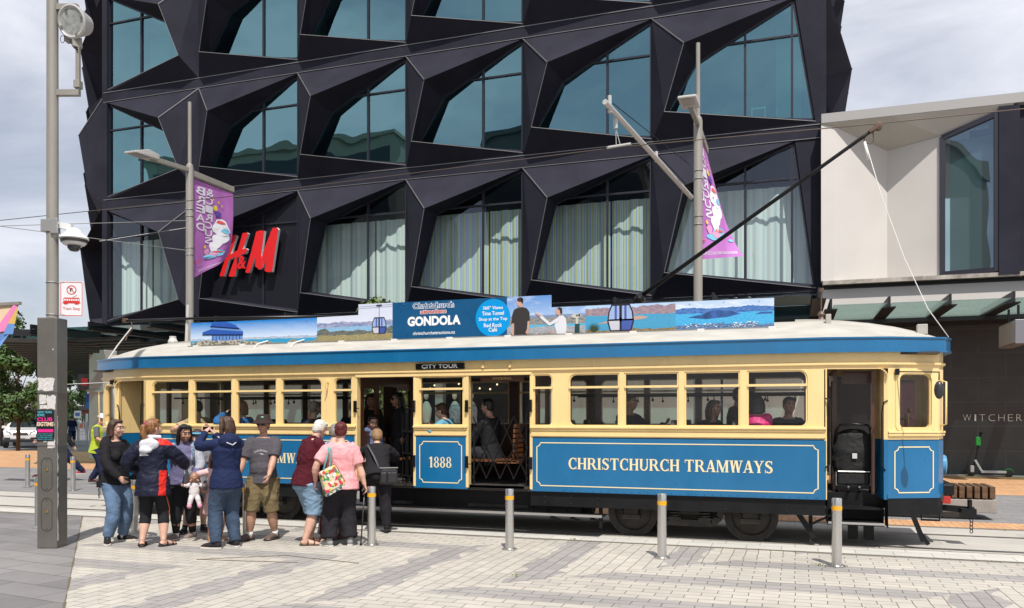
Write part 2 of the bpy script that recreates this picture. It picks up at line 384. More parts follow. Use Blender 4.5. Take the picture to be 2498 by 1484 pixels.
def slab_material(name, base, dark, bw, rh, rot=0.0, mort=.006, rough=.75, contrast=.10, jc=(.5, .5, .5)):
    t = NT(name); v0 = t.coords()
    mp = t.n('ShaderNodeMapping'); mp.inputs['Rotation'].default_value = (0, 0, rot); t.l(v0, mp.inputs[0]); v = mp.outputs[0]
    c, f = t.brick(v, bw, rh, mort, base, dark, tuple(a * b for a, b in zip(base, jc)), .37)
    st = t.noise(v0, 1.1, 6, .62); fi = t.noise(v0, 60, 3)
    c = t.mix(1.0, c, t.rng(st, .28, .72, 1 - contrast, 1 + contrast), 'MULTIPLY'); c = t.mix(1.0, c, t.rng(fi, .25, .75, .9, 1.1), 'MULTIPLY')
    t.col(c); t.rough(rough); t.bump(t.ma('ADD', t.ma('MULTIPLY', f, -1.0), t.ma('MULTIPLY', fi, .2)), .4, .005); return t.m
M_SETT = sett_material()
M_SLAB = slab_material('basalt_slabs', (.245, .23, .222), (.165, .158, .156), .92, .42, R(8), .007, .7, .2, (.30, .30, .30))
M_FARPAVE = slab_material('grey_paving', (.25, .24, .235), (.205, .20, .20), .6, .3, 0, .006)
M_BRICKP = slab_material('orange_brick_paving', (.60, .34, .17), (.50, .27, .135), .23, .11, R(90), .006, .8, .12)
M_TRACK = slab_material('track_concrete', (.47, .44, .39), (.42, .395, .355), 1.9, .36, 0, .004, .8, .10)
M_EDGE = slab_material('pale_edging', (.56, .535, .485), (.50, .48, .435), .45, .3, 0, .006, .8, .08)
M_ROAD = slab_material('road_asphalt', (.165, .165, .17), (.15, .15, .155), 40, 40, 0, 0, .85, .12)
M_STEELR = mat('rail_steel', (.30, .28, .26), .38, .9, noise=(6, .25))
M_GROOVE = mat('rail_groove', (.02, .018, .016), .9)
M_MOSS = mat('joint_dirt', (.14, .115, .07), .95, noise=(30, .5))
def sheet(name, pts, z, m, label=None):
    mb = MB(); mb.face([(x, y, z) for x, y in pts]); return mb.build(name, m, kind='structure')
sheet('ground', [(-1500, -200), (1500, -200), (1500, 3000), (-1500, 3000)], -.012, M_ROAD)
sheet('paving_grey', [(-26, 13.9), (40, 13.9), (40, 40), (-26, 21.2)], -.004, M_FARPAVE)
sheet('paving_far', [(-60, 12.0), (-12, 12.0), (-12, 21.2), (-60, 21.2)], -.008, M_FARPAVE)
sheet('paving_setts', [(-.45 - 5.5, 5.5), (-.45 - 1, 1.0), (25, -2), (25, 11.30), (-.45 - 11.30, 11.30)], .0, M_SETT)
sheet('paving_slabs', [(-.45 - 5.5, 5.5), (-.45 - 11.30, 11.30), (-45, 11.30), (-45, -2), (-.45 - 1, 1.0)], .0, M_SLAB)
sheet('tram_track', [(-60, 11.30), (40, 11.30), (40, 14.55), (-60, 14.55)], .0, M_TRACK)
mb = MB()
for y0, y1 in ((11.30, 11.36), (11.92, 11.96), (14.47, 14.52)): mb.face([(-60, y0, .003), (40, y0, .003), (40, y1, .003), (-60, y1, .003)])
mb.build('track_joint', M_MOSS, kind='structure')
sheet('track_edging', [(-60, 11.365), (40, 11.365), (40, 11.915), (-60, 11.915)], .004, M_EDGE)
for yr in (12.13, 13.57):
    mb = MB()
    mb.box((-60, yr - .045, -.02), (40, yr + .012, .006)); mb.box((-60, yr + .05, -.02), (40, yr + .075, .005)); mb.box((-60, yr + .0125, -.02), (40, yr + .0495, .0025), 1)
    mb.build('tram_rail', [M_STEELR, M_GROOVE], kind='structure')
sheet('brick_strip', [(-5.9, 14.62), (40, 14.62), (40, 15.42), (-5.9, 15.42)], .0, M_BRICKP)
sheet('brick_band', [(-13.2, 14.62), (-12.1, 14.62), (-12.1, 14.95), (-13.2, 14.95)], .0, M_BRICKP)
sheet('brick_footpath', [(-14, 20.9), (40, 20.9), (40, 27.2), (-14, 27.2)], .0, M_BRICKP)
sheet('brick_crossing', [(-60, 21.3), (-17.5, 21.3), (-17.5, 23.6), (-26, 31.5), (-75, 33.5)], .0, M_BRICKP)
# a joint line between slabs and setts, and a manhole cover set into the setts
mb = MB()
for k in range(24):
    a, b_ = 5.55 + k * .24, 5.55 + (k + 1) * .24; j = .012 + .008 * math.sin(k * 1.7)
    mb.face([(-.45 - a - j, a, .004), (-.45 - a + j * .6, a, .004), (-.45 - b_ + j, b_, .004), (-.45 - b_ - j, b_, .004)])
mb.build('paving_joint', M_MOSS, kind='structure')
mb = MB()
for p, q in (((-6.9, 8.35), (-5.6, 8.55)), ((-6.9, 8.35), (-6.05, 8.95)), ((-6.05, 8.95), (-4.9, 8.75))):
    mb.beam((*p, .003), (*q, .003), .022, .004)
mb.build('manhole_edge', M_MOSS, kind='structure')
# low kerb along the far footpath
mb = MB(); mb.box((.9, 27.2, 0), (40, 27.45, .03)); mb.build('kerb', mat('kerb_stone', (.45, .43, .4), .8, noise=(5, .15)), kind='structure')
# distant hills down the side street
def hills():
    mb = MB(); n = 90; rows = []
    for k, (d, hh) in enumerate(((1200, 0), (1700, 1.0), (2300, .55))):
        row = []
        for i in range(n):
            a = -70 + 55 * i / (n - 1); x, y = d * math.sin(R(a)), d * math.cos(R(a))
            h = .36 * hh * (150 + 120 * mnoise.noise((a * .09, k * .3, 1)) + 45 * mnoise.noise((a * .4, k, 5)) + 15 * mnoise.noise((a * 1.3, k, 2))); row.append((x, y, h - 3))
        rows.append(row)
    mb.v = [p for r in rows for p in r]
    for k in range(2):
        for i in range(n - 1): mb.f.append((k * n + i, k * n + i + 1, (k + 1) * n + i + 1, (k + 1) * n + i)); mb.m.append(0)
    mb.build('hills', mat('dry_hill_grass', (.34, .31, .30), .95, noise=(.012, .25)), smooth=True, kind='structure')
hills()
# ------------------------------------------------------------------ the black faceted building
M_CLAD = mat('black_cladding', (.031, .031, .043), .56, .0, noise=(.6, .22), spec=.03)
M_SEAM = mat('cladding_seam', (.26, .25, .245), .4, .5)
M_FRAME = mat('dark_window_frame', (.030, .029, .042), .4, .3)
M_GLTEAL = glass('teal_window_glass', (.22, .48, .46), .36, (.42, .78, .86), .14)
M_GLCLEAR = glass('shop_window_glass', (.86, .93, .915), .09, (.75, .85, 1.0), .15)
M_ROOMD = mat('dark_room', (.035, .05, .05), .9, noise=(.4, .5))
M_ROOMW = mat('white_column', (.72, .78, .74), .8)
def curtain_material(name, stripes):
    t = NT(name); v = t.coords(); x, y, z = t.sep(v)
    n1 = t.noise(t.comb(x, 0, 0), 16, 2, .7); n2 = t.noise(t.comb(t.ma('ADD', x, 7.3), 0, 0), 5, 3)
    c = t.mix(t.rng(n1, .32, .68, 0, 1), (.70, .755, .72), (.80, .83, .785)); c = t.mix(t.rng(n2, .5, .62, 0, .7), c, (.42, .52, .60))
    if stripes:
        a = t.ma('SINE', t.ma('MULTIPLY', x, 55.0)); c = t.mix(t.ma('GREATER_THAN', a, .55), c, (.30, .40, .74)); c = t.mix(t.ma('LESS_THAN', a, -.62), c, (.55, .58, .16))
    t.col(c); t.rough(.9); return t.m
M_CURT = curtain_material('pale_curtain', False); M_CURTS = curtain_material('striped_curtain', True)
blk = empty('office_building', (-13.4, 29, 0), 0, 'tall black building of jutting faceted panels and teal windows', 'building')
FY = 27.6
clad = MB(); seams = MB()
ROWS = [(5.64, 10.40), (10.84, 14.92), (15.34, 19.42)]
COLS = [(-27.4, -22.7), (-22.7, -18.1), (-18.1, -13.5), (-13.5, -9.0), (-9.0, -4.5), (-4.5, .92)]
def cell(o, ux, nn, w_, z0, z1, mirror=False, last=False, window=None, front=True):
    o, ux, nn = Vector((*o, 0)), Vector((*ux, 0)), Vector((*nn, 0))
    wb = w_ - .92 if last else w_
    def P(s, d, z):
        s = (w_ - s) if mirror else s
        return o + ux * s + nn * d + Vector((0, 0, z))
    A, B, D = P(0, 0, z1), P(wb, 0, z1), P(0, 0, z0); Cc = P(wb + (.62 if last else 0), 0, z0 + .10)
    Pq, Q = P(1.17, .95, z1 - 1.36), P(.50, .60, z0 + .74)
    D2 = P(wb + (.62 if last else 0), 0, z0)
    sp, zp, sq, zq_ = (1.19, 1.30, .46, .86) if z0 < 6 else (1.43, 1.66, .42, .80)
    def tri(*p): clad.face(list(p) if not mirror else list(p)[::-1])
    tri(A, Pq, B); tri(A, Q, Pq); tri(A, D, Q); tri(D, D2, Cc, Q)
    if last: tri(B, D2, P(w_, 0, z0), P(w_, 0, z1))
    Bi, Pi, Qi, Ci = P(wb - .05, -.12, z1 - .10), P(sp, -.12, z1 - zp), P(sq, -.12, z0 + zq_), P(wb + (.55 if last else -.05), -.12, z0 + .2)
    tri(B, Pq, Pi, Bi); tri(Pq, Q, Qi, Pi); tri(Q, Cc, Ci, Qi); tri(Cc, B, Bi, Ci)
    for p, q in ((A, Pq),): seams.beam(p + nn * .012, q + nn * .012, .028, .028)
    if front: seams.beam(Q + nn * .006, Cc + nn * .006, .018, .018); seams.beam(Pq + nn * .004, Q + nn * .004, .014, .014)
    if window is None: return
    fr = MB(); ring = [Bi, Pi, Qi, Ci]
    for i in range(4): fr.beam(ring[i] + nn * .01, ring[(i + 1) % 4] + nn * .01, .05, .08, up=nn)
    # mullion and transom clipped to the opening
    dd = .0
    zt = lambda s: (z1 - zp) + (s - sp) / (wb - .05 - sp) * (zp - .10)
    zb = lambda s: (z0 + zq_) + (s - sq) / (wb - .05 - sq) * (.2 - zq_)
    for s in ([2.98] if not last else [2.98, 4.41]): fr.beam(P(s, -.11, zb(s)), P(s, -.11, zt(s)), .07, .07, up=nn)
    zq = z1 - 1.15; sl = sp + max(0, zp - 1.15) / (zp - .1) * (wb - .05 - sp)
    fr.beam(P(sl, -.11, zq), P(wb + (.22 if last else -.05), -.11, zq), .06, .06, up=nn)
    w = fr.build('window', M_FRAME, blk)
    pn = MB(); pts = [P(wb - .05, -.14, z1 - .10), P(sp, -.14, z1 - zp), P(sq, -.14, z0 + zq_), P(wb + (.55 if last else -.05), -.14, z0 + .2)]
    pn.face(pts if not mirror else pts[::-1]); pn.build('pane', window, w)
    if window is M_GLCLEAR:
        for (s0, s1, m_) in ((.15, 2.95, M_CURTS if wb == 4.5 and o.x > -14 and o.x < -8 else M_CURT), (3.0, wb + (.6 if last else -.02), M_CURTS if o.x > -14 and o.x < -8 else M_CURT)):
            cu = MB(); n = 60; k0 = 0; zt_, zb_ = z1 - 1.22, z0 + .05
            for i in range(n + 1):
                s = s0 + (s1 - s0) * i / n; d = -.75 + .018 * math.sin(s * 13 + o.x) + .012 * math.sin(s * 29 + 1.3 * o.x) + .05 * mnoise.noise((s * 3, o.x, 0))
                cu.v += [tuple(P(s, d, zb_)), tuple(P(s, d, zt_))]
            for i in range(n): cu.f.append((2 * i, 2 * i + 2, 2 * i + 3, 2 * i + 1)); cu.m.append(0)
            cu.build('curtain', m_, w, smooth=True)
for r, (z0, z1) in enumerate(ROWS):
    for c, (x0, x1) in enumerate(COLS):
        win = M_GLCLEAR if r == 0 else M_GLTEAL
        if r == 0 and c == 1: win = mat('black_sign_panel', (.018, .018, .026), .22, .2, spec=.6)
        cell((x0, FY), (1, 0), (0, -1), x1 - x0, z0, z1, mirror=(c == 0), last=(c == 5), window=win)
# floor bands, corner strip, upper part out of frame
for z1, z2 in ((10.40, 10.84), (14.92, 15.34), (19.42, 19.86)):
    clad.box((-27.55, FY - .02, z1), (.92, FY + .3, z2)); seams.beam((-27.55, FY - .03, z2 - .01), (.92, FY - .03, z2 - .01), .022, .022); seams.beam((-27.55, FY - .03, z1 + .01), (.92, FY - .03, z1 + .01), .018, .018)
clad.box((-27.62, FY - .03, 4.7), (-27.36, FY + .3, 24)); clad.box((-27.4, FY, 19.86), (.92, FY + .3, 26)); clad.box((-27.4, FY + .02, 4.75), (.92, FY + .3, 5.64))
# right flank and left flank, seen edge on with their facets jutting out
for r, (z0, z1) in enumerate(ROWS + [(19.86, 24)]):
    for c in range(3 if r else 0): cell((.92, FY + c * 4.6), (0, 1), (1, 0), 4.6, z0 - .2, z1 + .2, mirror=(c + r) % 2 == 1, window=None, front=False)
    for c in range(4):
        u = Vector((-.700, .714)); nn = Vector((-.714, -.700)); p = Vector((-27.6, FY)) + u * (4.3 * (3 - c))
        cell(p + u * 4.3, -u, nn, 4.3, z0 - .2, z1 + .2, mirror=(c + r) % 2 == 0, window=None, front=False)
uu = Vector((-.700, .714))
p1 = Vector((-27.6, FY)) + uu * 17.2
for a, b_ in (((-27.6, FY), p1), ):
    clad.add([(a[0], a[1], 4.7), (b_[0], b_[1], 4.7), (b_[0], b_[1], 5.5), (a[0], a[1], 5.5)], [(0, 1, 2, 3)])
clad.build('faceted_cladding', M_CLAD, blk); seams.build('panel_seam', M_SEAM, blk)
# floors and back walls of the rooms behind the glass
mb = MB()
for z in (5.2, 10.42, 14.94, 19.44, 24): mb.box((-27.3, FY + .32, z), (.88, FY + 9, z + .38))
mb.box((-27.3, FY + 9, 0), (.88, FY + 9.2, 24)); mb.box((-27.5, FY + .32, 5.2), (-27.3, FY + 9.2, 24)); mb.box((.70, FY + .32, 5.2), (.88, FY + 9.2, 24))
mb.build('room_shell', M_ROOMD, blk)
for (x, y, wd, z0, z1) in ((-27.0, 29.2, .75, 10.9, 14.0), (-26.4, 29.0, 1.0, 15.4, 18.0), (-.6, 28.9, .8, 10.9, 14.8), (-3.3, 33, .6, 15.4, 19), (-11.5, 31, .9, 15.4, 19.3), (-12.6, 31.2, .7, 15.4, 19.3), (-20, 31, .8, 15.4, 19.2), (-16.5, 30, 1.6, 15.4, 16.5), (-25, 31, .5, 10.9, 13.5)):
    mb = MB(); mb.box((x, y, z0), (x + wd, y + .4, z1)); mb.build('column', M_ROOMW, blk)
# pale curtains tracks; chairs in the right hand upper window
for x in (-2.6, -1.35, -3.4):
    mb = MB()
    for a in (0, .42): mb.beam((x + a, 28.6, 10.9), (x + a, 28.6, 11.95), .04, .04)
    mb.beam((x, 28.6, 11.9), (x + .42, 28.6, 11.9), .05, .05); mb.beam((x, 28.6, 11.4), (x + .42, 28.6, 11.4), .04, .04)
    mb.build('chair_back', M_ROOMW, blk)
# ground floor frontage under the canopy
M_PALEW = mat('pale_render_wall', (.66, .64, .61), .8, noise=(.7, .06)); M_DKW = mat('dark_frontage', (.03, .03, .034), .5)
M_GREYW = mat('grey_stone_pier', (.42, .405, .39), .8, noise=(2, .1))
for (x0, x1) in ((-26.6, -21.6), (-20.9, -17.3), (-16.9, -14.9), (-8.35, -5.2), (-5.12, -2.2), (-2.12, .55)):
    mb = MB(); mb.box((x0, 26.6, 0), (x1, 26.9, 4.2)); mb.build('wall_panel', M_PALEW, blk)
mb = MB(); mb.box((-27.4, 26.95, 0), (.9, 27.2, 4.7)); mb.build('shopfront', M_DKW, blk)
mb = MB(); mb.box((-27.02, 26.3, 0), (-26.2, 26.94, 4.4)); mb.box((-27.08, 26.24, 2.7), (-26.15, 26.3, 2.8)); mb.build('corner_pier', M_GREYW, blk, bevel=.02)
for x in (-14.7, -11.8, -9.0):
    mb = MB(); mb.box((x, 26.4, 0), (x + .28, 26.7, 4.3)); mb.build('door_post', mat('pale_post', (.6, .6, .58), .5), blk)
mb = MB(); mb.box((-6.0, 26.56, .9), (-5.2, 26.59, 1.5)); mb.build('red_notice', mat('red_notice', (.75, .09, .03), .6), blk)
mb = MB(); mb.box((-2.9, 26.56, .9), (-2.6, 26.59, 1.5)); mb.build('red_notice', mat('red_notice', (.75, .09, .03), .6), blk)
# fairy lights and shop dummies behind the shop window
mb = MB()
for k in range(18):
    x = -14.2 + k * .31 + random.uniform(-.06, .06); mb.ball((x, 26.2 + random.uniform(0, .5), 2.82 + .12 * math.sin(k * .8) + random.uniform(-.08, .08)), .035, 6)
mb.build('string_light', emis('warm_bulb', (1, .78, .45), 1.6), blk)
M_DUMMY = mat('white_dummy', (.72, .68, .62), .6); M_DUMC = mat('dummy_clothes', (.35, .36, .42), .9, noise=(9, .6))
for (x, mC, lb) in ((-11.9, M_DUMMY, 'plain white shop dummy at the left behind the tram windows'), (-10.85, M_DUMC, 'shop dummy in patterned clothes behind the 1888 window'), (-10.25, M_DUMC, 'shop dummy in patterned clothes nearest the lattice gate')):
    e = empty('shop_dummy', (x, 25.9, 0), 0, lb, 'mannequin', 'dummies in the shop window'); zb = .45
    mb = MB(); mb.cbox((x, 25.9, .22), (.5, .4, .44)); mb.build('plinth', M_DKW, e)
    mb = MB(); mb.tube([(x, 25.9, zb), (x, 25.9, zb + .9), (x, 25.9, zb + 1.25), (x, 25.9, zb + 1.55), (x, 25.9, zb + 1.72), (x, 25.9, zb + 1.8)], [(.03, .03), (.04, .04), (.17, .11), (.2, .12), (.12, .08), (.05, .05)], 12, 0); mb.ball((x, 25.88, zb + 1.98), (.085, .1, .13)); mb.build('torso', M_DUMMY, e, smooth=True)
    if mC is M_DUMC:
        mb = MB(); mb.tube([(x, 25.9, zb + .75), (x, 25.9, zb + 1.2), (x, 25.9, zb + 1.5), (x, 25.9, zb + 1.68)], [(.24, .17), (.19, .13), (.215, .135), (.15, .1)], 12); mb.build('dress', M_DUMC, e, smooth=True)
# the red lettered shop sign
def shop_sign():
    s = empty('shop_sign', (-20.2, 27.35, 7.2), 0, 'red italic H&M letters with white edges on the black panel', 'sign')
    k = 2.72 / 440.0
    f = lambda p: (-21.54 + (p[0] - 1100) * k, 7.26 + (852 - p[1]) * (1.66 / 325))
    red = mat('sign_red', (.72, .012, .015), .4); wht = mat('sign_edge_white', (.75, .75, .75), .5)
    L_ = {'letter': [[(1102, 850), (1138, 852), (1182, 705), (1234, 548), (1224, 541), (1200, 541), (1178, 610), (1146, 720)],
                    [(1172, 852), (1186, 860), (1218, 860), (1252, 730), (1320, 540), (1310, 530), (1278, 532), (1262, 590), (1220, 720)],
                    [(1150, 742), (1160, 705), (1225, 665), (1305, 650), (1312, 660), (1300, 690), (1235, 700)]],
          'letter_m': [[(1298, 832), (1306, 838), (1330, 838), (1385, 690), (1424, 545), (1410, 523), (1380, 530), (1340, 690)],
                     [(1385, 535), (1410, 523), (1440, 528), (1418, 700), (1428, 806), (1408, 820), (1372, 795)],
                     [(1392, 818), (1428, 806), (1470, 700), (1542, 528), (1532, 511), (1500, 512), (1440, 660)],
                     [(1440, 832), (1466, 844), (1496, 842), (1516, 700), (1542, 528), (1520, 512), (1484, 540), (1462, 700)]]}
    for nm, polys in L_.items():
        mb = MB()
        for i, p in enumerate(polys): mb.prism([f(q) for q in p], (0, 27.36 + .003 * i, 0), (1, 0, 0), (0, 0, 1), (0, .13, 0), 0, 1)
        mb.build('letter', [red, wht], s)
    mb = MB(); put_text(mb, '&', (*[f((1246, 808))[0]], 27.28, f((1246, 808))[1]), (1, 0, .0), (.12, 0, 1), .40, .50, .03); mb.build('letter', red, s)
    mb = MB(); mb.box((-20.66, 27.30, 7.5), (-20.28, 27.44, 7.95)); mb.build('letter_backing', M_FRAME, s)
shop_sign()
# flood lamps on the wall below the windows
for x in (-18.6, -17.9, -17.3, -1.75, -1.35):
    e = empty('wall_floodlight', (x, 27.2, 5.2), 0, 'small round black wall lamp above the canopy, ' + {-18.6: 'leftmost beneath the red letters', -17.9: 'middle of three beneath the red letters', -17.3: 'rightmost of three beneath the red letters', -1.75: 'nearest the trolley pole base', -1.35: 'just beside the trolley pole'}[x], 'lamp', 'flood lamps above the canopy')
    mb = MB(); mb.lathe((x, 26.6, 5.25), [(.02, .2), (.12, .18), (.16, .02), (.16, -.12), (.13, -.14)], 14, axis='y'); mb.beam((x, 26.8, 5.2), (x, 27.6, 5.2), .06, .06); mb.build('housing', mat('black_lamp', (.02, .02, .022), .3), e, smooth=40)
    mb = MB(); mb.lathe((x, 26.455, 5.25), [(.01, 0), (.125, 0), (.125, .01)], 14, axis='y'); mb.build('lens', mat('lamp_lens', (.25, .26, .28), .1, .6), e)
# ------------------------------------------------------------------ the beige corner building and the dark shop wall
M_BEIGE = mat('beige_render', (.62, .585, .545), .8, noise=(.6, .05)); M_SOFF = mat('soffit_render', (.60, .565, .51), .8, noise=(.8, .06))
def wall_mat():
    t = NT('dark_tile_wall'); v = t.coords(); x, y, z = t.sep(v); c, f = t.brick(t.comb(x, z, 0), 1.45, .72, .012, (.040, .038, .040), (.034, .032, .034), (.062, .058, .056), .5)
    t.col(t.mix(1.0, c, t.rng(t.noise(v, 3, 5), .3, .7, .85, 1.15), 'MULTIPLY')); t.rough(.55); return t.m
M_DTILE = wall_mat()
bg = empty('shop_building', (8, 29, 0), 0, 'beige rendered shop with folded upper walls and a dark ground floor', 'building')
WP = [(.755, 27.02), (1.13, 27.1), (2.70, 28.1), (4.10, 27.45), (5.48, 27.1), (5.9, 27.0)]; WZ = [10.62, 10.55, 9.96, 10.05, 10.50, 10.62]
for i in range(3):
    mb = MB(); (xa, ya), (xb, yb) = WP[i], WP[i + 1]; z0 = 5.86
    mb.add([(xa, ya, z0), (xb, yb, z0), (xb, yb, WZ[i + 1]), (xa, ya, WZ[i])], [(0, 1, 2, 3)]); mb.add([(xa, ya + .3, z0), (xb, yb + .3, z0), (xb, yb + .3, WZ[i + 1]), (xa, ya + .3, WZ[i])], [(3, 2, 1, 0)])
    mb.build('wall', M_BEIGE, bg)
mb = MB(); mb.add([(.77, 27.0, 10.66), (14, 27.0, 10.66), (14, 38, 10.66), (.77, 38, 10.66), (.77, 27.0, 10.92), (14, 27.0, 10.92), (14, 38, 11.5), (.77, 38, 11.5)], [(0, 3, 2, 1), (4, 5, 6, 7), (0, 1, 5, 4), (1, 2, 6, 5), (2, 3, 7, 6), (3, 0, 4, 7)]); mb.build('roof', M_SOFF, bg)
mb = MB(); mb.box((.76, 26.985, 10.66), (14, 27.0, 10.94)); mb.build('roof_edge', mat('roof_edge_metal', (.36, .345, .33), .5, .2), bg)
mb = MB()
for i in range(5):
    (xa, ya), (xb, yb) = WP[i], WP[i + 1]; mb.add([(xa, 26.995, 10.655), (xb, 26.995, 10.655), (xb, yb + .02, WZ[i + 1]), (xa, ya + .02, WZ[i])], [(0, 1, 2, 3)])
mb.build('soffit', M_SOFF, bg)
# tall ribbed window, its dark column, the slab edge and fascia below
fr = MB()
a0, a1 = Vector((4.13, 27.44, 0)), Vector((5.48, 27.1, 0))
up = Vector((0, 0, 1))
fr.beam(a0 + up * 5.95, a1 + up * 5.95, .14, .14); fr.beam(a0 + up * 9.98, a1 + up * 10.42, .14, .14)
for p in (a0, a1): fr.beam(p + up * 5.9, p + up * (10.0 if p is a0 else 10.45), .14, .14, up=(0, 1, 0))
wn = fr.build('window', M_FRAME, bg)
mb = MB(); mb.add([a0 + up * 5.95, a1 + up * 5.95, a1 + up * 10.42, a0 + up * 9.98], [(0, 1, 2, 3)]); mb.build('pane', glass('ribbed_window_glass', (.42, .58, .60), .24, (.62, .78, .95), .2), wn)
mb = MB(); n = 52
for i in range(n):
    p = a0.lerp(a1, (i + .5) / n) + Vector((.25, .27, 0)); mb.box((p.x - .009, p.y - .02, 6.0), (p.x + .009, p.y + .02, 9.95))
mb.build('blind', mat('grey_blind', (.20, .27, .28), .7), wn)
mb = MB(); mb.add([tuple(a0 + Vector((1, 1.6, 5.9))), tuple(a1 + Vector((1, 1.6, 5.9))), tuple(a1 + Vector((1, 1.6, 10.6))), tuple(a0 + Vector((1, 1.6, 10.6)))], [(0, 1, 2, 3)]); mb.build('room_shell', mat('shop_room_dark', (.03, .045, .055), .8), bg)
mb = MB(); mb.box((5.52, 26.99, 5.8), (6.05, 28.3, 10.6)); mb.build('dark_column', M_CLAD, bg); mb = MB(); mb.box((6.05, 27.2, 5.8), (9, 28.0, 10.6)); mb.build('wall', M_CLAD, bg)
mb = MB(); mb.box((.80, 27.02, 5.74), (14, 30.2, 5.86)); mb.build('ledge', mat('weathered_ledge', (.35, .31, .27), .9, noise=(3, .5)), bg)
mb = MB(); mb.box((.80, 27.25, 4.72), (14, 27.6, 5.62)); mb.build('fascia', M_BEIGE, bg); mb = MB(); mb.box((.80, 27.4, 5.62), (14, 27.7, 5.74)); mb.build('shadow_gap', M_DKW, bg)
mb = MB(); mb.box((.95, 27.6, 0), (14, 27.9, 4.72)); mb.build('tile_wall', M_DTILE, bg)
mb = MB(); mb.box((.98, 27.52, 0), (2.1, 27.6, 2.9)); mb.build('doorway', M_DKW, bg); mb = MB(); mb.box((2.75, 27.52, 0), (3.55, 27.6, 2.75)); mb.build('red_door', mat('maroon_poster', (.12, .03, .045), .4), bg)
sg = empty('wall_lettering', (4.7, 27.55, 1.6), 0, 'thin pale letters spelling WITCHERY on the dark tiled wall', 'sign')
x = 4.70
for ch, wd in zip('WITCHERY', (.22, .045, .15, .17, .16, .13, .14, .15)):
    mb = MB(); put_text(mb, ch, (x, 27.575, 1.60), (1, 0, 0), (0, 0, 1), wd, .195, -.022); mb.build('letter', mat('pale_letter', (.62, .6, .56), .4, .3), sg); x += wd + .085
# ------------------------------------------------------------------ glass street canopy on dark brackets
M_BEAM = mat('canopy_steel', (.018, .018, .02), .45, .3); M_CGD = glass('dark_canopy_glass', (.40, .55, .52), .08, (.7, .85, .9))
M_CGL = glass('canopy_glass', (.72, .82, .78), .06, (.8, .9, .9))
_n = M_CGL.node_tree; _o = _n.nodes['Material Output']; _s = _o.inputs[0].links[0].from_socket; _m = _n.nodes.new('ShaderNodeMixShader'); _d = _n.nodes.new('ShaderNodeBsdfTranslucent'); _d.inputs[0].default_value = (.36, .42, .40, 1)
_m.inputs[0].default_value = .35; _n.links.new(_s, _m.inputs[1]); _n.links.new(_d.outputs[0], _m.inputs[2]); _n.links.new(_m.outputs[0], _o.inputs[0])
def canopy(x0, x1, y0, y1, step, label, louvre, extra=()):
    e = empty('glass_canopy', ((x0 + x1) / 2, y1, 4.6), 0, label, 'canopy', 'street canopies')
    n = int(round((x1 - x0) / step))
    for i in range(n + 1):
        x = x0 + (x1 - x0) * i / n; mb = MB(); mb.box((x - .16, y0 + .05, 4.555), (x + .16, y1, 4.585)); mb.box((x - .03, y0, 4.585), (x + .03, y1, 4.84)); mb.build('bracket', M_BEAM, e)
    for i in range(n):
        xa, xb = x0 + (x1 - x0) * i / n, x0 + (x1 - x0) * (i + 1) / n; mb = MB(); mb.box((xa + .06, y0, 4.66), (xb - .06, y1 - .02, 4.68)); mb.build('glass_panel', M_CGD if louvre else M_CGL, e)
    mb = MB(); mb.box((x0 - .1, y1 - 1.35, 4.42), (x1 + .1, y1, 4.54)); mb.build('gutter_soffit', M_BEAM, e)
    if louvre:
        k = 0; y = y0 + .7
        while y < y1 - 1.5:
            mb = MB(); mb.box((x0 + .45 * (y - y0), y, 4.30 - .05 * k), (min(x1, -21.2 + .3 * k), y + .22, 4.40 - .05 * k)); mb.build('louvre', mat('louvre_wood', (.022, .018, .017), .6, noise=(6, .3)), e); y += .46; k += 1
    return e
canopy(.9, 12.2, 23.5, 27.4, 1.42, 'glass street canopy on dark steel brackets in front of the dark tiled wall', False)
canopy(-24.4, .55, 21.3, 26.6, 2.4, 'long glass street canopy with dark louvres below the black building', True)
sb = empty('hanging_sign', (5.35, 25.0, 4.1), 0, 'grey box sign hanging under a canopy bracket above the lettering', 'sign')
mb = MB(); mb.box((5.18, 23.6, 3.55), (5.5, 25.3, 4.15)); mb.build('box', mat('grey_sign_box', (.22, .22, .24), .4, .3), sb, bevel=.01)
mb = MB(); mb.box((5.165, 23.65, 3.58), (5.18, 25.27, 4.12)); mb.build('sign_face', mat('pale_sign_face', (.42, .41, .40), .5), sb); mb = MB(); mb.beam((5.34, 24, 4.15), (5.34, 24, 4.56), .05, .05); mb.beam((5.34, 25, 4.15), (5.34, 25, 4.56), .05, .05); mb.build('hanger', M_BEAM, sb)
cs = empty('glass_canopy', (-32, 30, 4.6), 0, 'dark louvred canopy running back along the left flank of the black building', 'canopy', 'street canopies')
fu, fn_ = Vector((-.700, .714, 0)), Vector((-.714, -.700, 0)); f0 = Vector((-27.4, 27.4, 0)) - fu * 6.3
for k in range(32):
    a = f0 + fu * (1.05 * k) + fn_ * .1 + V3(0, 0, 4.30); mb = MB(); mb.beam(a, a + fn_ * 2.95, .30, .13); mb.build('louvre', mat('louvre_wood', (.022, .018, .017), .6, noise=(6, .3)), cs)
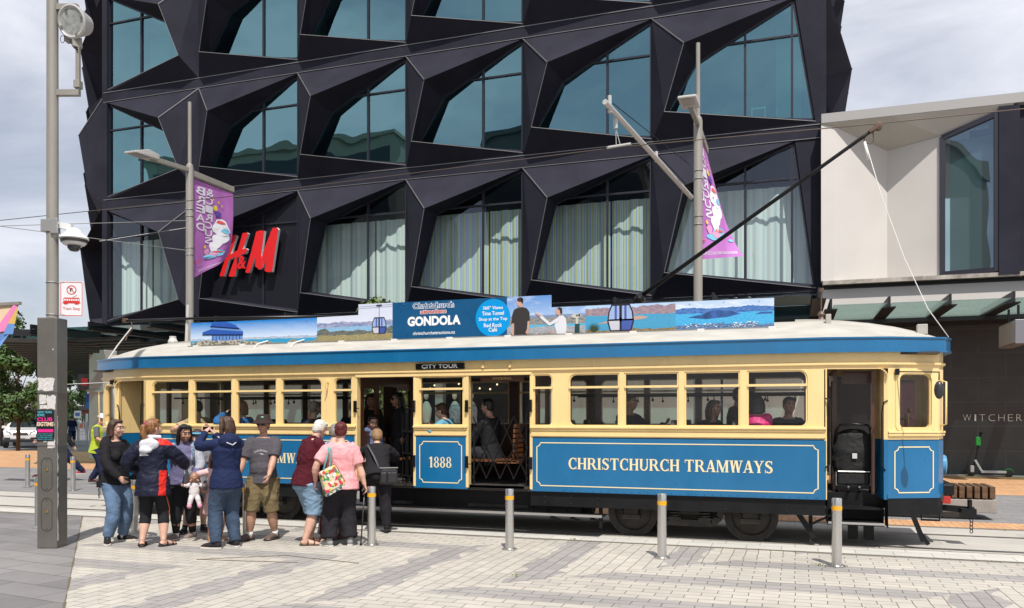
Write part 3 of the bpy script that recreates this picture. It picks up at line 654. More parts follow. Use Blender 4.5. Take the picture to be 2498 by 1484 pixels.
for k in range(8):
    a = f0 + fu * (4.2 * k) + V3(0, 0, 4.66); b_ = a + fu * 4.1; mb = MB(); mb.add([a, b_, b_ + fn_ * 3.15, a + fn_ * 3.15, a + V3(0, 0, .02), b_ + V3(0, 0, .02), b_ + fn_ * 3.15 + V3(0, 0, .02), a + fn_ * 3.15 + V3(0, 0, .02)], [(0, 3, 2, 1), (4, 5, 6, 7), (0, 1, 5, 4), (1, 2, 6, 5), (2, 3, 7, 6), (3, 0, 4, 7)]); mb.build('glass_panel', M_CGD, cs)
    mb = MB(); mb.beam(a + V3(0, 0, -.1), a + fn_ * 3.0 + V3(0, 0, -.1), .10, .22); mb.build('bracket', M_BEAM, cs)
# buildings across the street, seen only as reflections in the windows
def refl_building(x0, x1, y0, y1, h, m, lab):
    e = empty('street_building', ((x0 + x1) / 2, y1, 0), 0, lab, 'building'); mb = MB(); mb.box((x0, y0, 0), (x1, y1, h)); mb.box((x0 - .3, y0, h), (x1 + .3, y1 + .3, h + .5)); mb.build('wall', m, e)
    for fl in range(int(h // 3.8)):
        mb = MB(); mb.box((x0 + .6, y1 - .05, 1.2 + fl * 3.8), (x1 - .6, y1 + .04, 3.2 + fl * 3.8)); mb.build('window_band', mat('reflected_window', (.03, .05, .06), .1), e)
refl_building(-62, -34, -26, -12, 27, mat('pale_green_wall', (.36, .38, .30), .8), 'pale green block mirrored in the second storey windows')
refl_building(-26, -21, -26, -13, 26, mat('dark_grey_wall', (.10, .11, .11), .6), 'narrow dark grey block mirrored in the middle windows')
refl_building(-20, -12, -28, -15, 23, mat('tan_wall', (.30, .28, .22), .8), 'tan block mirrored in the right hand windows')
# ------------------------------------------------------------------ the tram
CX, CYT = -5.22, 12.85
M_BLUE = mat('tram_blue_paint', (.008, .135, .305), .24, noise=(2.2, .08, (1, 1, .35)), coat=.35, bump=(1.6, .05))
M_YEL = mat('tram_cream_paint', (.86, .63, .285), .30, noise=(2.6, .06, (1, 1, .4)), coat=.25, bump=(2.2, .04))
M_LINE = mat('cream_lining', (.82, .70, .42), .5)
M_ROOF = mat('roof_canvas', (.44, .415, .365), .75, noise=(2.2, .14, (1, 3, 3)), bump=(3, .15))
M_BLACK = mat('black_underframe', (.008, .008, .009), .5, noise=(4, .4), spec=.25)
M_GREASE = mat('dusty_iron', (.036, .032, .029), .65, noise=(7, .5), spec=.3)
M_WOODV = mat('varnished_wood', (.075, .027, .012), .35, noise=(5, .35, (1, 1, 7)), coat=.3)
M_WOODS = mat('seat_wood', (.14, .052, .02), .4, noise=(6, .3))
M_FLOOR = mat('tram_floor', (.05, .045, .04), .8, noise=(5, .3))
M_CEIL = mat('tram_ceiling', (.06, .045, .032), .7)
M_CHROME = mat('worn_metal', (.55, .54, .52), .32, .85)
M_TGLASS = glass('tram_window_glass', (.90, .93, .92), .035, (1, 1, 1))
M_BLKP = mat('black_enamel', (.008, .008, .009), .3, spec=.3)
tram = empty('tram', (CX, CYT, 0), 0, 'vintage blue and cream tram with picture boards along its roof', 'tram')
HALF = [(5.6, 11.75), (6.37, 11.92), (7.02, 12.24), (7.10, 12.42)]      # plan of one quarter: offset from the middle, y
def plan(off=0.0, n_end=1):
    """closed plan outline (near left -> near right -> far right -> far left), pushed outwards by off"""
    q = [(CX + a, y) for a, y in HALF]; near = [(2 * CX - x, y) for x, y in q[::-1]] + q; far = [(x, 2 * CYT - y) for x, y in near[::-1]]
    P = near + far; out = []
    for i, p in enumerate(P):
        a, b_ = Vector(P[i - 1]), Vector(P[(i + 1) % len(P)]); p = Vector(p); t1 = (p - a).normalized(); t2 = (b_ - p).normalized()
        n1, n2 = Vector((t1.y, -t1.x)), Vector((t2.y, -t2.x)); m = (n1 + n2).normalized(); out.append(tuple(p + m * off / max(.5, m.dot(n1))))
    return out
def ring_band(mb, off, z0, z1, thick=.04, mi=0):
    A, B = plan(off), plan(off - thick); n = len(A); k = len(mb.v)
    mb.v += [(x, y, z0) for x, y in A] + [(x, y, z1) for x, y in A] + [(x, y, z0) for x, y in B] + [(x, y, z1) for x, y in B]
    for i in range(n):
        j = (i + 1) % n
        for q in ((i, j, n + j, n + i), (2 * n + j, 2 * n + i, 3 * n + i, 3 * n + j), (n + i, n + j, 3 * n + j, 3 * n + i), (j, i, 2 * n + i, 2 * n + j)): mb.f.append(tuple(k + a for a in q)); mb.m.append(mi)
# roof band, letterboard and mouldings
mb = MB(); ring_band(mb, .085, 2.60, 2.775, .10); ring_band(mb, .098, 2.585, 2.615, .1); ring_band(mb, .1, 2.765, 2.785, .1); mb.build('roof_band', M_BLUE, tram, smooth=30)
mb = MB(); ring_band(mb, .0, 2.37, 2.60, .05); mb.build('letterboard', M_YEL, tram, smooth=30)
mb = MB(); ring_band(mb, .028, 2.425, 2.452, .03); ring_band(mb, .014, 2.412, 2.425, .016); mb.build('drip_moulding', M_YEL, tram, smooth=30)
# domed roof
def roof():
    mb = MB(); n = 44; m = 18; rows = []
    P = plan(.07); near = P[:8]
    def ys(x):
        for (xa, ya), (xb, yb) in zip(near, near[1:]):
            if xa <= x <= xb: return ya + (yb - ya) * (x - xa) / (xb - xa)
        return near[0][1]
    xa, xb = near[0][0] + .001, near[-1][0] - .001
    for i in range(n + 1):
        f = i / n; s = 2 * f - 1; x = (xa + xb) / 2 + (xb - xa) / 2 * math.sin(s * math.pi / 2) if False else xa + (xb - xa) * f
        e = min(1.0, (1 - abs(s)) * 7.2 / 1.75); crown = .325 * (1 - (1 - e) ** 2.2) + .012; y0 = ys(x); hw = CYT - y0
        rows.append([(x, CYT + hw * t, 2.775 + crown * (1 - abs(t) ** 2.3)) for t in (2 * j / m - 1 for j in range(m + 1))])
    mb.v = [p for r in rows for p in r]
    for i in range(n):
        for j in range(m): a = i * (m + 1) + j; mb.f.append((a, a + m + 1, a + m + 2, a + 1)); mb.m.append(0)
    r = mb.build('roof', M_ROOF, tram, smooth=True)
    # curved roof boards at the ends, ribs, rails for the boards and the ladder hoops
    for sgn in (-1, 1):
        mb = MB(); pts = [(CX + sgn * (6.9 - k * .14), 12.78, 2.83 + .27 * (1 - (1 - k / 12) ** 2)) for k in range(13)]
        for p, q in zip(pts, pts[1:]): mb.beam(p, q, .5, .05)
        mb.build('trolley_board', M_ROOF, r)
    mb = MB(); mb.box((.40, 12.2, 3.0), (.47, 12.36, 3.15)); mb.box((1.55, 12.3, 2.84), (1.68, 12.4, 2.98)); mb.build('roof_vent', M_ROOF, r, bevel=.01)
    for x in (-8.55,):
        mb = MB()
        for dx in (0, .72): mb.tube([(x + dx - .12, 11.9, 2.88), (x + dx - .08, 11.95, 2.97), (x + dx + .02, 12.1, 3.03), (x + dx + .12, 12.28, 3.045)], .012, 6)
        mb.beam((x - .28, 11.92, 2.875), (x + .75, 11.92, 2.875), .025, .02); mb.beam((x, 12.2, 3.045), (x + 1.05, 12.2, 3.045), .05, .015); mb.build('ladder_hoop', mat('white_rail', (.7, .69, .66), .4, .3), r)
roof()
# ---- near and far side sections
WIN_L = [(-10.66, -9.87), (-9.78, -8.99), (-8.90, -8.11), (-8.02, -7.25)]
SM_L = [(-7.03, -6.70)]
MIDW = [(-5.52, -4.78)]
WIN_R = [(2 * CX - b_, 2 * CX - a) for a, b_ in WIN_L[::-1]]; WIN_R = [(-3.13, -2.38), (-2.31, -1.54), (-1.46, -.71), (-.62, .16)]
SM_R = [(-3.67, -3.37)]
ZW0, ZW1, ZR = 1.605, 2.365, 2.165
def win_part(o, ax, nrm, s0, s1, r4=(0, 0, 0, 0), z0=ZW0, z1=ZW1, rail=True, parent=None, pane=True):
    """a window in a side plane: thin frame + transom rail, pane child"""
    mb = MB(); fw = .022; outer = rrect(s0 + .001, z0 + .001, s1 - .001, z1 - .001, r4); inner = rrect(s0 + fw, z0 + fw * .7, s1 - fw, z1 - fw, tuple(max(0, q - fw) for q in r4))
    v, f = plate(outer, [inner], Vector(o) - Vector(nrm) * .012, ax, (0, 0, 1), Vector(nrm) * -.04); mb.add(v, f)
    if rail:
        O, A, N_ = Vector(o), Vector(ax), Vector(nrm); mb.beam(O + A * (s0 + .004) + Vector((0, 0, ZR)) - N_ * .008, O + A * (s1 - .004) + Vector((0, 0, ZR)) - N_ * .008, .04, .032)
    w = mb.build('window', M_YEL, parent or tram, smooth=40)
    if pane:
        mb = MB(); O, A, N_ = Vector(o) - Vector(nrm) * .035, Vector(ax), Vector(nrm); mb.face([O + A * p[0] + Vector((0, 0, p[1])) for p in outer]); mb.build('pane', M_TGLASS, w)
    return w
def side(y, ny, near):
    o, ax, nrm = (0, y, 0), (1, 0, 0), (0, ny, 0)
    secs = [(-10.82, -6.63, WIN_L + SM_L), (-3.70, .38, SM_R + WIN_R), (-5.60, -4.72, MIDW)]
    if not near: secs += [(-6.63, -5.60, [(-6.5, -5.7)]), (-4.72, -3.70, [(-4.6, -3.8)])]
    for x0, x1, wins in secs:
        holes = []; rad = {}
        for k, (a, b_) in enumerate(wins):
            r4 = [0, 0, 0, 0]; grp = WIN_L if (a, b_) in WIN_L else WIN_R if (a, b_) in WIN_R else None
            if grp:
                if (a, b_) == grp[0]: r4 = [.09, 0, 0, .11]
                if (a, b_) == grp[-1]: r4 = [0, .09, .11, 0]
            elif (a, b_) in SM_L: r4 = [.07, 0, 0, .08]
            elif (a, b_) in SM_R: r4 = [0, .07, .08, 0]
            rad[(a, b_)] = tuple(r4); holes.append(rrect(a, ZW0, b_, ZW1, r4))
        mb = MB(); v, f = plate(rrect(x0, 1.44, x1, 2.37), holes, o, ax, (0, 0, 1), Vector(nrm) * -.05); mb.add(v, f)
        mb.build('window_wall', M_YEL, tram, smooth=30)
        if not near: mb = MB(); v, f = plate(rrect(x0, .66, x1, 2.56), holes, Vector(o) - Vector(nrm) * .054, ax, (0, 0, 1), Vector(nrm) * -.01); mb.add(v, f); mb.build('inner_lining', M_WOODV, tram)
        for (a, b_) in wins: win_part(o, ax, nrm, a, b_, rad[(a, b_)])
        mb = MB(); e = .03
        mb.box((x0 - .01, min(y + ny * .052, y), 1.565), (x1 + .01, max(y + ny * .052, y), 1.602)); mb.box((x0, min(y + ny * .034, y), 1.53), (x1, max(y + ny * .034, y), 1.565)); mb.box((x0, min(y + ny * .02, y), 1.45), (x1, max(y + ny * .02, y), 1.53))
        mb.build('waist_sill', M_YEL, tram, bevel=.008)
        # blue panel with lining, lettering and rivets
        mb = MB(); mb.box((x0 - .01, min(y + ny * .002, y - ny * .045), .635), (x1 + .01, max(y + ny * .002, y - ny * .045), 1.425)); mb.box((x0 - .01, min(y - ny * .02, y - ny * .04), 1.425), (x1 + .01, max(y - ny * .02, y - ny * .04), 1.45))
        pan = mb.build('lower_panel', M_BLUE, tram, bevel=.006)
        a, b_, c, d = x0 + .09, x1 - .09, .725, 1.355; g_ = y + ny * .006
        lining(pan, [(a, g_), (b_, g_)], c, d, near)
        if near:
            mb = MB(); nn = Vector((0, -1, 0))
            if x1 - x0 > 3: put_serif(mb, 'CHRISTCHURCH TRAMWAYS', ((x0 + x1) / 2 - .04, y - .006, .975), (1, 0, 0), (0, 0, 1), 2.86, .165, nn, anchor='c')
            else: put_serif(mb, '1888', ((x0 + x1) / 2, y - .006, .955), (1, 0, 0), (0, 0, 1), .39, .165, nn, anchor='c')
            mb.build('lettering', M_LINE, pan)
            if x1 - x0 > 3:
                mb = MB(); k = x0 + .5
                while k < x1 - .05: mb.lathe((k, y - .002, .668), [(.0095, 0), (.0085, -.006), (.003, -.010)], 8, axis='y'); k += .112
                mb.build('rivet_row', M_BLUE, pan, smooth=True)
def lining(parent, ends, c, d, near=True, y_of=None):
    """cream line with scooped corners on a flat panel from ends[0] to ends[1] (plan points)"""
    A, B = Vector((*ends[0], 0)), Vector((*ends[1], 0)); ax = (B - A).normalized(); Lg = (B - A).length; r = .055; w_ = .0075; pts = []
    for cx_, cz, a0, a1 in ((0, c, 90, 0), (Lg, c, 180, 90), (Lg, d, 270, 180), (0, d, 360, 270)):
        for k in range(5): a = R(a0 + (a1 - a0) * k / 4); pts.append((cx_ + r * math.cos(a), cz + r * math.sin(a)))
    mb = MB(); n = len(pts); cen = (Lg / 2, (c + d) / 2); k0 = 0
    for i, p in enumerate(pts):
        a, b_ = Vector(pts[i - 1]), Vector(pts[(i + 1) % n]); t = (b_ - a).normalized(); nn = Vector((t.y, -t.x))
        for sg in (-1, 1): q = Vector(p) + nn * w_ * sg; mb.v.append(tuple(A + ax * q.x + Vector((0, 0, q.y))))
    for i in range(n): j = (i + 1) % n; mb.f.append((2 * i, 2 * j, 2 * j + 1, 2 * i + 1)); mb.m.append(0)
    mb.build('lining', M_LINE, parent)
side(11.75, -1, True); side(13.95, 1, False)
# ---- cab ends: a slanted panel, glazed; and the flat ends
def cabs():
    for sx in (-1, 1):
        for sy in (-1, 1):
            q = [Vector((CX + sx * a, CYT + sy * (CYT - y) if sy > 0 else y, 0)) for a, y in HALF]
            for (pa, pb, win) in ((q[1], q[2], True), (q[2], q[3], False)):
                P0, P1 = (pa, pb) if (pb - pa).x > 0 else (pb, pa); ax = (P1 - P0).normalized(); Lg = (P1 - P0).length; nrm = Vector((ax.y, -ax.x, 0)) if sy < 0 else Vector((-ax.y, ax.x, 0))
                holes = [rrect(.16, 1.585, Lg - .10, 2.315, (.07, .07, .09, .09))] if win else []
                mb = MB(); v, f = plate(rrect(0, 1.44, Lg, 2.37), holes, P0, ax, (0, 0, 1), nrm * -.045); mb.add(v, f); mb.build('window_wall', M_YEL, tram, smooth=30)
                if win:
                    win_part(P0, ax, nrm, .16, Lg - .10, (.07, .07, .09, .09), 1.585, 2.315, rail=False)
                    mb = MB(); v, f = plate(rrect(.11, 1.545, Lg - .05, 2.355, (.09,) * 4), [rrect(.165, 1.59, Lg - .105, 2.31, (.07, .07, .09, .09))], P0 + nrm * .012, ax, (0, 0, 1), nrm * -.012); mb.add(v, f); mb.build('window_surround', M_YEL, tram, smooth=30)
                mb = MB(); v, f = plate(rrect(-.001, .665, Lg + .001, 1.425), [], P0 + nrm * .002, ax, (0, 0, 1), nrm * -.05); mb.add(v, f)
                v, f = plate(rrect(0, 1.425, Lg, 1.445), [], P0 - nrm * .02, ax, (0, 0, 1), nrm * -.02); mb.add(v, f); pan = mb.build('lower_panel', M_BLUE, tram)
                if win: e0, e1 = P0 + ax * .10 + nrm * .006, P0 + ax * (Lg - .08) + nrm * .006; lining(pan, [(e0.x, e0.y), (e1.x, e1.y)], .74, 1.34)
                mb = MB()
                for z, d in ((1.50, .02), (1.535, .028)): mb.beam(P0 + nrm * d / 2 + V3(0, 0, z), P1 + nrm * d / 2 + V3(0, 0, z), d + .01, .03)
                mb.build('waist_sill', M_YEL, tram, bevel=.006)
                mb = MB(); mb.beam(P0 + V3(0, 0, .55) - nrm * .03, P1 + V3(0, 0, .55) - nrm * .03, .05, .22); mb.build('skirt', M_BLACK, tram)
        # flat end with three windows
        xe = CX + sx * 7.10; y0, y1 = 12.42, 13.28; nrm = Vector((sx, 0, 0)); o = Vector((xe, y0, 0)); holes = [rrect(.06, 1.6, .80, 2.3, (.06,) * 4)]
        mb = MB(); v, f = plate(rrect(0, 1.44, .86, 2.37), holes, o, (0, 1, 0), (0, 0, 1), nrm * -.045); mb.add(v, f); mb.build('window_wall', M_YEL, tram); win_part(o, (0, 1, 0), nrm, .06, .80, (.06,) * 4, 1.6, 2.3, rail=False)
        mb = MB(); v, f = plate(rrect(0, .665, .86, 1.43), [], o, (0, 1, 0), (0, 0, 1), nrm * -.05); mb.add(v, f); mb.build('lower_panel', M_BLUE, tram)
        # headlamp in a blue shell
        mb = MB(); mb.lathe((xe, CYT - .1, 1.08), [(.13, -.05 * sx), (.135, .07 * sx), (.12, .085 * sx)] if sx > 0 else [(.12, -.085), (.135, -.07), (.13, .05)], 20, axis='x'); hl = mb.build('headlamp', mat('blue_lamp_shell', (.10, .30, .50), .2), tram, smooth=40)
        mb = MB(); mb.lathe((xe, CYT - .1, 1.08), [(.02, .09 * sx), (.112, .088 * sx)], 20, axis='x'); mb.build('lens', mat('lamp_glass', (.6, .62, .6), .05, .5), hl)
        mb = MB(); mb.box((xe - .02 if sx > 0 else xe - .15, 12.45, .68), (xe + .15 if sx > 0 else xe + .02, 13.25, .84)); mb.build('bumper', M_BLKP, tram, bevel=.03)
        mb = MB(); mb.box((xe - .02 if sx > 0 else xe - .1, 12.45, .57), (xe + .1 if sx > 0 else xe + .02, 12.58, .67)); mb.build('tail_lamp', mat('red_lens', (.45, .03, .02), .2), tram, bevel=.01)
        mb = MB(); mb.beam((xe - sx * .3, CYT, .50), (xe + sx * .42, CYT - .15, .47), .1, .08); mb.box((xe + sx * .3 - .06, CYT - .33, .38), (xe + sx * .3 + .12, CYT - .17, .50)); mb.cyl((xe + sx * .35, CYT - .25, .48), (xe + sx * .35, CYT - .25, .62), .03)
        for k in range(4): mb.tube([(xe + sx * .37 + .018 * math.cos(a), CYT - .25 + (.0 if k % 2 else .018 * math.sin(a)), .345 - k * .05 + .028 * math.sin(a)) for a in [j * math.pi / 4 for j in range(8)]], .006, 5, closed=True)
        mb.build('coupling', M_BLACK, tram)
        # end grab rail
        mb = MB(); p = Vector((CX + sx * 7.05, 12.30, 0)); d = Vector((sx * .06, -.06, 0)); mb.tube([p + V3(0, 0, 1.62), p + d + V3(0, 0, 1.64), p + d + V3(0, 0, 2.2), p + V3(0, 0, 2.22)], .013, 8); mb.build('grab_rail', M_YEL, tram, smooth=True)
cabs()
# corner pillars, door openings and their jambs
mb = MB()
for x in (CX - 5.6, CX + 5.6):
    for y in (11.75, 13.95): mb.box((x - .02, min(y, y + (.14 if y < 12 else -.14)), .64), (x + .02, max(y, y + (.14 if y < 12 else -.14)), 2.37))
mb.build('door_jamb', M_YEL, tram, bevel=.005)
for sx in (-1, 1):
    # end doorway jambs (cream above, blue below) and side rails
    a, b_ = Vector((CX + sx * 5.60, 11.75, 0)), Vector((CX + sx * 6.37, 11.92, 0))
    mb = MB(); mb.beam(b_ + V3(-sx * .02, .02, 1.44), b_ + V3(-sx * .02, .02, 2.37), .05, .05, up=(0, 1, 0)); mb.add([tuple(b_ + V3(-.01 * sx, .0, 1.44)), tuple(b_ + V3(-.12 * sx, .45, 1.44)), tuple(b_ + V3(-.12 * sx, .45, 2.37)), tuple(b_ + V3(-.01 * sx, 0, 2.37))], [(0, 1, 2, 3)])
    for k in range(6): # rounded head of the doorway
        t0 = R(15 * k); mb.box((min(b_.x - sx * .11 * (1 - math.sin(t0)), b_.x), 11.86, 2.37 - .11 * (1 - math.cos(R(15 * (k + 1))) ) - .002 * k), (max(b_.x - sx * .11 * (1 - math.sin(t0)), b_.x), 11.9, 2.371 + .0005 * k))
    mb.build('door_jamb', M_YEL, tram)
    mb = MB(); mb.beam(b_ + V3(-sx * .02, .02, .65), b_ + V3(-sx * .02, .02, 1.44), .05, .05, up=(0, 1, 0)); mb.add([tuple(b_ + V3(-.01 * sx, 0, .65)), tuple(b_ + V3(-.12 * sx, .45, .65)), tuple(b_ + V3(-.12 * sx, .45, 1.43)), tuple(b_ + V3(-.01 * sx, 0, 1.43))], [(0, 1, 2, 3)]); mb.build('door_jamb', M_BLUE, tram)
    mb = MB(); mb.tube([b_ + V3(-sx * .0, -.01, 1.95), b_ + V3(-sx * .05, -.03, 1.93), b_ + V3(-sx * .07, -.03, 1.8), b_ + V3(-sx * .07, -.03, 1.1), b_ + V3(-.03 * sx, -.01, 1.03)], .01, 6)
    mb.tube([a + V3(0, -.02, 1.98), a + V3(sx * .04, -.04, 1.96), a + V3(sx * .05, -.04, 1.8), a + V3(sx * .05, -.04, 1.12), a + V3(0, -.02, 1.06)], .01, 6); mb.build('grab_rail', M_BLKP, tram, smooth=True)
    mb = MB(); mb.box((min(CX + sx * 5.64, CX + sx * 6.33), 11.86, .30), (max(CX + sx * 5.64, CX + sx * 6.33), 12.3, .34)); mb.box((min(CX + sx * 5.64, CX + sx * 6.33), 12.0, .5), (max(CX + sx * 5.64, CX + sx * 6.33), 12.4, .53)); mb.box((min(CX + sx * 5.62, CX + sx * 6.36), 12.28, .30), (max(CX + sx * 5.62, CX + sx * 6.36), 12.3, .70))
    for x in (5.63, 6.37): mb.add([(CX + sx * x, 11.82, .28), (CX + sx * x, 12.3, .28), (CX + sx * x, 12.3, .72), (CX + sx * x, 11.9, .72)], [(0, 1, 2, 3)])
    st = mb.build('entrance_step', M_BLACK, tram)
    mb = MB(); mb.box((min(CX + sx * 5.64, CX + sx * 6.33), 11.845, .315), (max(CX + sx * 5.64, CX + sx * 6.33), 11.859, .345)); mb.build('step_edge', M_CHROME, st)
    # interior bulkhead beside the doorway
    xb = CX + sx * 5.72; mb = MB(); v, f = plate(rrect(12.42, .7, 13.8, 2.40), [rrect(12.5, .74, 13.1, 2.25), rrect(13.2, 1.5, 13.7, 2.2, (.04,) * 4)], (xb, 0, 0), (0, 1, 0), (0, 0, 1), (.05, 0, 0)); mb.add(v, f); mb.build('bulkhead', M_WOODV, tram)
# header over the middle doors, jambs inside, lattice gates
mb = MB(); mb.box((-6.64, 11.735, 2.36), (-3.69, 11.80, 2.41)); mb.build('door_header', M_YEL, tram, bevel=.006)
for x in (-6.63, -5.60, -4.72, -3.70):
    s = 1 if x in (-6.63, -4.72) else -1
    mb = MB(); mb.box((x - .022, 11.745, .66), (x + .022, 11.86, 2.37)); mb.build('door_post', M_YEL, tram, bevel=.005)
    mb = MB()
    for z in (1.9, 1.05): mb.box((x - .02, 11.70, z - .09), (x + .02, 11.745, z + .09)); mb.beam((x, 11.72, z - .03), (x + s * .07, 11.72, z - .03), .014, .014)
    mb.build('gate_latch', M_BLKP, tram)
def gate(x0, x1, folded):
    mb = MB(); n = 5; y = 11.83
    if folded:
        for k in range(7): x = x1 - .03 * k; mb.beam((x, y + .02 * (k % 3), .72), (x, y + .02 * (k % 3), 1.78 + .1 * (k % 2)), .014, .02)
        for z in (.8, 1.15, 1.5): mb.beam((x1, y, z), (x1 - .2, y, z + .02), .03, .03)
    else:
        w_ = (x1 - x0) / 4; rows = [(.78, 1.28), (1.28, 1.72)]
        for k in range(5):
            mb.beam((x0 + w_ * k, y, .80), (x0 + w_ * k, y, .84), .03, .03)
        for k in range(-1, 4):
            for (za, zb, d) in ((.80, 1.74, 2), ):
                xa, xb = x0 + w_ * k, x0 + w_ * (k + 2); 
                def clip(p, q):
                    (ax_, az), (bx, bz) = p, q
                    if ax_ < x0: t = (x0 - ax_) / (bx - ax_); ax_, az = x0, az + (bz - az) * t
                    if bx > x1: t = (x1 - ax_) / (bx - ax_); bx, bz = x1, az + (bz - az) * t
                    return (ax_, y, az), (bx, y, bz)
                mb.beam(*clip((xa, za), (xb, zb)), .018, .008, up=(0, 1, 0)); p, q = clip((xa, zb), (xb, za)); mb.beam((p[0], y + .012, p[2]), (q[0], y + .012, q[2]), .018, .008, up=(0, 1, 0))
        mb.cyl((x1 - .02, y, .7), (x1 - .02, y, 1.8), .012); mb.cyl((x0 + .02, y, .7), (x0 + .02, y, 1.6), .012)
    mb.build('lattice_gate', M_BLKP, tram)
gate(-6.60, -5.66, True); gate(-4.66, -3.78, False)
mb = MB(); mb.box((-5.565, 11.71, 2.468), (-4.76, 11.755, 2.555)); db = mb.build('destination_board', M_BLKP, tram, bevel=.005)
mb = MB(); put_text(mb, 'CITY TOUR', (-5.16, 11.705, 2.483), (1, 0, 0), (0, 0, 1), .60, .058, .012, anchor='c'); mb.build('lettering', mat('sign_white', (.78, .78, .76), .5), db)
for x in (-4.45, -4.02, -7.14): mb = MB(); mb.box((x - .02, 11.70, 2.47 if x > -7 else 2.28), (x + .02, 11.75, 2.53 if x > -7 else 2.32)); mb.build('bracket', M_YEL, tram, bevel=.004)
mb = MB(); mb.tube([(-7.14, 11.72, 2.30), (-7.13, 11.70, 2.2), (-7.17, 11.70, 2.08)], [.012, .012, .006], 6); mb.build('flag_holder', M_YEL, tram)
nb = MB(); nb.box((-4.55, 11.86, 2.27), (-3.85, 11.885, 2.36)); nbo = nb.build('notice_board', M_WOODV, tram); nb = MB(); put_text(nb, 'SMOKING', (-4.2, 11.857, 2.30), (1, 0, 0), (0, 0, 1), .30, .038, .01, anchor='c'); nb.build('lettering', mat('gilt_letter', (.50, .36, .14), .5), nbo)
# ---- floor, ceiling, seats, standing rails
mb = MB(); mb.box((CX - 7.1, 12.35, .62), (CX + 7.1, 13.9, .70)); mb.box((CX - 5.6, 11.80, .62), (CX + 5.6, 12.349, .70)); mb.build('floor', M_FLOOR, tram)
mb = MB(); mb.box((CX - 7.0, 12.0, 2.56), (CX + 7.0, 13.7, 2.59)); mb.box((-6.6, 11.82, 2.42), (-3.7, 13.9, 2.44)); mb.build('ceiling', M_CEIL, tram)
mb = MB()
for y in (11.83, 13.83): mb.box((CX - 5.6, y, 2.37), (CX + 5.6, y + .04, 2.56))
mb.build('advert_panel', M_WOODV, tram)
for x in (-6.66, -3.68):
    mb = MB(); v, f = plate(rrect(11.85, .7, 13.85, 2.42), [rrect(12.5, .74, 13.15, 2.25), rrect(11.98, 1.5, 12.4, 2.2, (.05,) * 4), rrect(13.25, 1.5, 13.7, 2.2, (.05,) * 4)], (x, 0, 0), (0, 1, 0), (0, 0, 1), (.05, 0, 0)); mb.add(v, f); mb.build('bulkhead', M_WOODV, tram)
seat_x = [(-10.4, 1), (-9.55, 1), (-8.7, 1), (-7.85, 1), (-3.0, -1), (-2.2, -1), (-1.4, -1), (-.55, -1)]
for y in (11.81, ):
    for x0, x1 in ((-10.8, -6.65), (-3.68, .36), (-5.58, -4.74)): mb = MB(); mb.box((x0, y, .7), (x1, y + .03, 1.56)); mb.build('inner_lining', M_WOODV, tram)
mb = MB(); mb.box((-6.63, 13.80, .7), (-3.7, 13.83, 1.56)); mb.build('inner_lining', M_WOODV, tram)
M_LEATH = mat('black_leather', (.03, .026, .025), .35)
for x, s in seat_x:
    for y in (12.15, 13.5):
        mb = MB(); mb.box((x - .2, y - .33, 1.06), (x + .2, y + .33, 1.13)); mb.box((x - .18, y - .3, .7), (x + .18, y + .3, 1.06)); st = mb.build('seat', M_WOODS if y > 13 else M_LEATH, tram, bevel=.02)
        mb = MB(); xb = x + .24 * s
        for dy in (-.16, .16):
            v, f = plate(rrect(y + dy - .14, 1.12, y + dy + .14, 1.69, (.03, .03, .10, .10)), [], (xb - .03, 0, 0), (0, 1, 0), (0, 0, 1), (.07, 0, 0)); mb.add(v, f)
        mb.build('backrest', M_LEATH, st, bevel=.015)
for y in (12.2, 13.5):
    mb = MB(); x = -6.0
    while x < -4: mb.box((x, y - .3, 1.05), (x + .06, y + .3, 1.08)); x += .075
    for k in range(7): mb.box((-4.05 + .004 * k, y - .3, 1.12 + .075 * k), (-4.02 + .004 * k, y + .3, 1.175 + .075 * k))
    mb.box((-4.3, y - .3, 1.03), (-3.95, y + .3, 1.07)); mb.build('slatted_seat', M_WOODS, tram)
for (xa, xb) in ((-10.7, -7.2), (-3.4, .2)):
    for y, z in ((12.35, 2.07), (13.35, 2.07)):
        mb = MB(); mb.tube([(xa, y, z), (xb, y, z)], .016, 8)
        for k in range(9):
            x = xa + (xb - xa) * (k + .5) / 9; mb.cyl((x, y, z), (x, y, z - .07), .008, n=6); mb.ball((x, y, z - .085), .022, 8)
        mb.build('hand_rail', M_BLKP, tram)
# driver's controller and folding door in the right cab
mb = MB(); mb.box((1.35, 12.6, .7), (1.6, 12.85, 1.6)); mb.cyl((1.47, 12.72, 1.6), (1.47, 12.72, 1.78), .03); mb.beam((1.3, 12.65, 1.7), (1.55, 12.75, 1.72), .04, .03); mb.ball((1.5, 12.7, 1.83), .03); mb.build('controller', mat('brass', (.25, .16, .06), .35, .9), tram)
mb = MB(); mb.box((.97, 12.1, .7), (1.01, 12.2, 2.37)); mb.box((.62, 12.45, 2.2), (1.0, 12.5, 2.37)); mb.build('door_leaf', M_WOODV, tram)
# ---- mirrors
def mirror(p, d):
    mb = MB(); p = Vector(p); q = p + Vector(d); mb.cbox(p, (.05, .06, .08)); mb.tube([p, p.lerp(q, .6) + V3(0, 0, .0), q + V3(0, 0, .0), q + V3(0, 0, -.10)], .009, 6); m_ = mb.build('mirror_arm', M_BLKP, tram)
    mb = MB(); mb.ball(q + V3(0, 0, -.22), (.058, .045, .115), 12); mb.build('mirror', mat('mirror_shell', (.03, .03, .033), .35), m_, smooth=True)
mirror((1.27, 11.95, 2.33), (.41, -.56, -.04)); mirror((CX - 6.55, 11.98, 2.36), (-.55, -.5, -.05))
